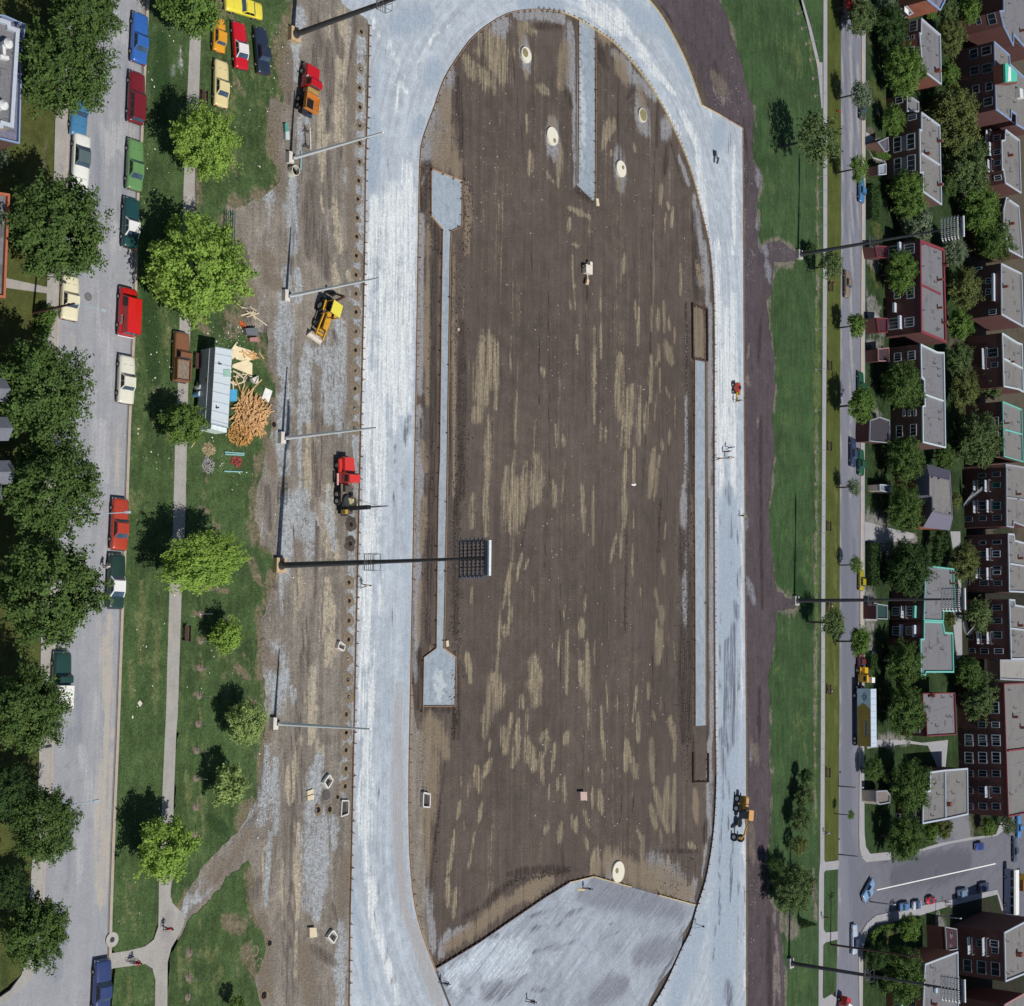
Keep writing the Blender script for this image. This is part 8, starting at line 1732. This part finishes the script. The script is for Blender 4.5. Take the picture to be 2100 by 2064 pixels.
# ------------------------------------------------------------------ people
def personmesh(pose):
    V = []; E = []; RD = []
    def v(x, y, z, r, p=None):
        V.append((x, y, z)); RD.append(r)
        if p is not None: E.append((p, len(V)-1))
        return len(V)-1
    sit = pose == 'sit'; hz = .52 if sit else .93
    pel = v(0, 0, hz, .13); sp = v(0, .01, hz+.2, .125, pel); chs = v(0, .02, hz+.40, .135, sp); nk = v(0, .03, hz+.56, .055, chs); hd = v(0, .05, hz+.66, .085, nk); tp = v(0, .05, hz+.80, .085, hd)
    v(0, .15, hz+.70, .018, hd)
    for s in (-1, 1):
        sh = v(s*.19, .02, hz+.47, .062, chs); sw = (.18*s if pose == 'walk' else .05)
        el = v(s*.26, sw*.6, hz+.20, .045, sh); wr = v(s*.27, sw+.12 if not sit else .25, hz-.03 if not sit else hz+.06, .03, el)
        pm = v(s*.27, sw+.16 if not sit else .33, hz-.10 if not sit else hz+.05, .034, wr)
        for k in range(4): f1 = v(s*(.27+(k-1.5)*.018), sw+.17+.01*(k % 2) if not sit else .40, hz-.16 if not sit else hz+.04, .011, pm); v(s*(.26+(k-1.5)*.018), sw+.20 if not sit else .43, hz-.20+.008*k if not sit else hz+.02, .010, f1)
        th = v(s*.24, sw+.20 if not sit else .36, hz-.10 if not sit else hz+.08, .012, wr); v(s*.235, sw+.23 if not sit else .39, hz-.14 if not sit else hz+.08, .011, th)
        hp = v(s*.095, 0, hz-.06, .095, pel); st_ = (-.22*s if pose == 'walk' else .02)
        if sit: kn = v(s*.11, .42, hz-.02, .065, hp); an = v(s*.11, .44, .10, .042, kn)
        else: kn = v(s*.10, st_*.6+.05, .50, .065, hp); an = v(s*.10, st_, .09, .042, kn)
        v(s*.11, (V[an][1])+.16, .04, .04, an)
    me = bpy.data.meshes.new('body'); me.from_pydata(V, E, []); o = bpy.data.objects.new('tmp', me); COL.objects.link(o)
    md = o.modifiers.new('s', 'SKIN'); sk_ = me.skin_vertices[0].data
    for i, r in enumerate(RD): sk_[i].radius = (r, r)
    sk_[0].use_root = True; o.modifiers.new('b', 'SUBSURF').levels = 1
    dg = bpy.context.evaluated_depsgraph_get(); ev = bpy.data.meshes.new_from_object(o.evaluated_get(dg)); bpy.data.objects.remove(o); bpy.data.meshes.remove(me)
    ev.name = 'body'; hz_ = hz; idx = []
    for p in ev.polygons:
        c = p.center; ar_ = abs(c.x) > .20
        if c.z > hz_+.55: k = 2
        elif ar_ and c.z < hz_+.14 and abs(c.x) > .2: k = 2
        elif c.z > hz_+.02 and not (sit and c.y > .16 and c.z < hz_+.1): k = 0
        elif c.z < .10: k = 3
        else: k = 1
        idx.append(k)
    while len(ev.materials) < 4: ev.materials.append(None)
    ev.polygons.foreach_set('material_index', idx); ev.polygons.foreach_set('use_smooth', [True]*len(idx)); return ev, hz
PM = {}
SKIN = M('skin', (.42, .24, .16), .6); SHOE = M('shoe', (.03, .025, .02), .7)
def person(c, x, y, rz, pose, shirt, pants, hair, label, z=.1, seat=None):
    if pose not in PM: PM[pose] = personmesh(pose)
    me, hz = PM[pose]; me = me.copy(); P = g(c, x, y); t = empty('person', (P.x, P.y, z), rz, label, 'person')
    for i, mt in enumerate((M('shirt', shirt, .8), M('trousers', pants, .8), SKIN, SHOE)): me.materials[i] = mt
    link('body', me, t); b = MB(); rings = []
    for k in range(5):
        a = k*.36; rings.append([(math.cos(j*.524)*.098*math.cos(a), .035+math.sin(j*.524)*.105*math.cos(a), hz+.745+.115*math.sin(a)) for j in range(12)])
    b.loft(rings); b.build('hair', M('hair', hair, .7), t, smooth=True); return t
BK = (.02, .015, .012)
person('B2', 800, 735, 2.6, 'walk', (.62, .55, .42), (.05, .045, .06), BK, 'worker in a beige shirt walking on the oval near the row of holes', z=.1)
person('A2', 762, 593, .3, 'walk', (.80, .78, .75), (.45, .36, .36), BK, 'pedestrian in white beside the green and white coupe', z=.03)
person('A3', 1120, 1355, 3.0, 'walk', (.62, .02, .03), (.02, .02, .03), BK, 'pedestrian in a red top and dark trousers on the forked path', z=.15)
person('C1', 1632, 1532, 0, 'walk', (.10, .18, .42), (.06, .09, .2), BK, 'topmost of the four workers, in a blue shirt', z=.1)
person('C1', 1610, 1562, .4, 'stand', (.20, .05, .04), (.04, .03, .04), BK, 'worker in a dark red shirt, second of the four', z=.1)
person('C1', 1628, 1606, 2, 'stand', (.75, .70, .52), (.06, .07, .12), BK, 'worker in a cream shirt, right one of the four', z=.1)
person('C1', 1550, 1612, 3, 'walk', (.5, .03, .04), (.05, .03, .05), BK, 'worker in a bright red shirt beside the form, left one of the four', z=.1)
person('C1', 1690, 1182, 0, 'walk', (.05, .07, .08), (.10, .11, .12), BK, 'dark clothed worker behind the small yellow machine', z=.1)
person('C2', 1735, 212, 1.2, 'walk', (.72, .66, .25), (.03, .03, .05), BK, 'worker in a pale yellow shirt at the right edge of the oval', z=.1)
person('C3', 520, 1082, 2.4, 'stand', (.04, .04, .08), (.03, .03, .05), BK, 'dark clothed worker beside the yellow plank on the trampled gravel', z=.12)
person('C3', 130, 1862, 1.4, 'walk', (.03, .02, .035), (.03, .025, .04), BK, 'dark clothed worker at the bottom of the trampled gravel', z=.12)
person('B3', 1287, 1738, 1.0, 'walk', (.04, .05, .09), (.04, .05, .10), BK, 'dark clothed worker stepping beside the lower inner form', z=.12)
person('D3', 393, 700, 2.8, 'walk', (.55, .58, .66), (.04, .05, .12), BK, 'walker in a pale shirt on the far path by the clump of trees', z=.15)
person('D3', 380, 1282, 2.8, 'walk', (.03, .03, .05), (.03, .03, .04), BK, 'walker in black on the far path near the lower verge lawn', z=.15)
person('D3', 1222, 1178, 1, 'stand', (.6, .6, .66), (.04, .04, .07), BK, 'person in a pale top beside the red car', z=.15)
person('D3', 1240, 1205, 1, 'stand', (.62, .62, .64), (.10, .10, .14), BK, 'second pale-topped person, just below the first near the red car', z=.15)
LAz = LA-math.pi/2+math.pi/2
person('D1', 478, 297, LAz, 'sit', (.45, .05, .06), (.05, .04, .06), BK, 'sitter in red on the bench near the driving brown car', z=.05)
person('D2', 466, 885, LAz, 'sit', (.75, .74, .72), (.3, .25, .22), BK, 'sitter in white on the bench below the middle mast', z=.05)
person('D2', 463, 1520, LAz, 'sit', (.55, .55, .58), (.04, .04, .05), BK, 'sitter in grey on the bench across from the long trailer', z=.05)
# cyclist
P = g('A3', 905, 1592); t = empty('bicycle', (P.x, P.y, .14), R(70), 'bicycle ridden along the crossing path towards the street', 'bicycle')
for s in (-1, 1):
    b = MB(); n = 18; pr = None
    for i in range(n+1):
        p = (0, s*.52+math.cos(6.283*i/n)*.33, .34+math.sin(6.283*i/n)*.33)
        if pr: b.tube(pr, p, .025, .025, 5, caps=False)
        pr = p
    b.build('wheel', RUBBER, t)
b = MB()
for a, e in (((0, -.52, .34), (0, -.1, .85)), ((0, -.52, .34), (0, 0, .3)), ((0, 0, .3), (0, -.15, .85)), ((0, 0, .3), (0, .4, .85)), ((0, -.12, .85), (0, .4, .88)), ((0, .52, .34), (0, .38, 1.0)), ((-.25, .36, 1.0), (.25, .36, 1.0))): b.tube(a, e, .02, .02, 6)
b.build('frame', DARKST, t); MB().box((0, -.15, .9), (.12, .24, .06)).build('saddle', RUBBER, t)
o = person('A3', 905, 1592, R(70), 'sit', (.6, .02, .02), (.05, .04, .07), BK, 'cyclist in a red shirt on the bicycle', z=.52)
import OpenImageIO as o, numpy as np, sys
b=o.ImageBuf('/workdir/render_main.png').get_pixels(o.FLOAT)[:,:,:3]
def m(n,x,y,r=5):
    x=int(x/2.0508);y=int(y/2.0508); a=b[y-r:y+r,x-r:x+r].reshape(-1,3); print(n,(a.mean(0)*255).astype(int),(a.std(0)*255).astype(int))
for a in (('soil',1130,750),('soil2',1240,1000),('trackL',800,600),('trackL2',790,1200),('trackR',1500,1000),('trackN',840,150),('streetL',200,500),('streetL2',190,1500),('work',640,800),('work2',600,1500),('lawnL',300,900),('lawn2',420,1150),('meadow',1630,300),('meadow2',1630,900),('verge',1710,700),('streetR',1745,700),('plaza',1120,1920),('path',370,1050),('roof',1910,800),('eastsoil',1555,1100),('side',1900,1770)): m(*a)
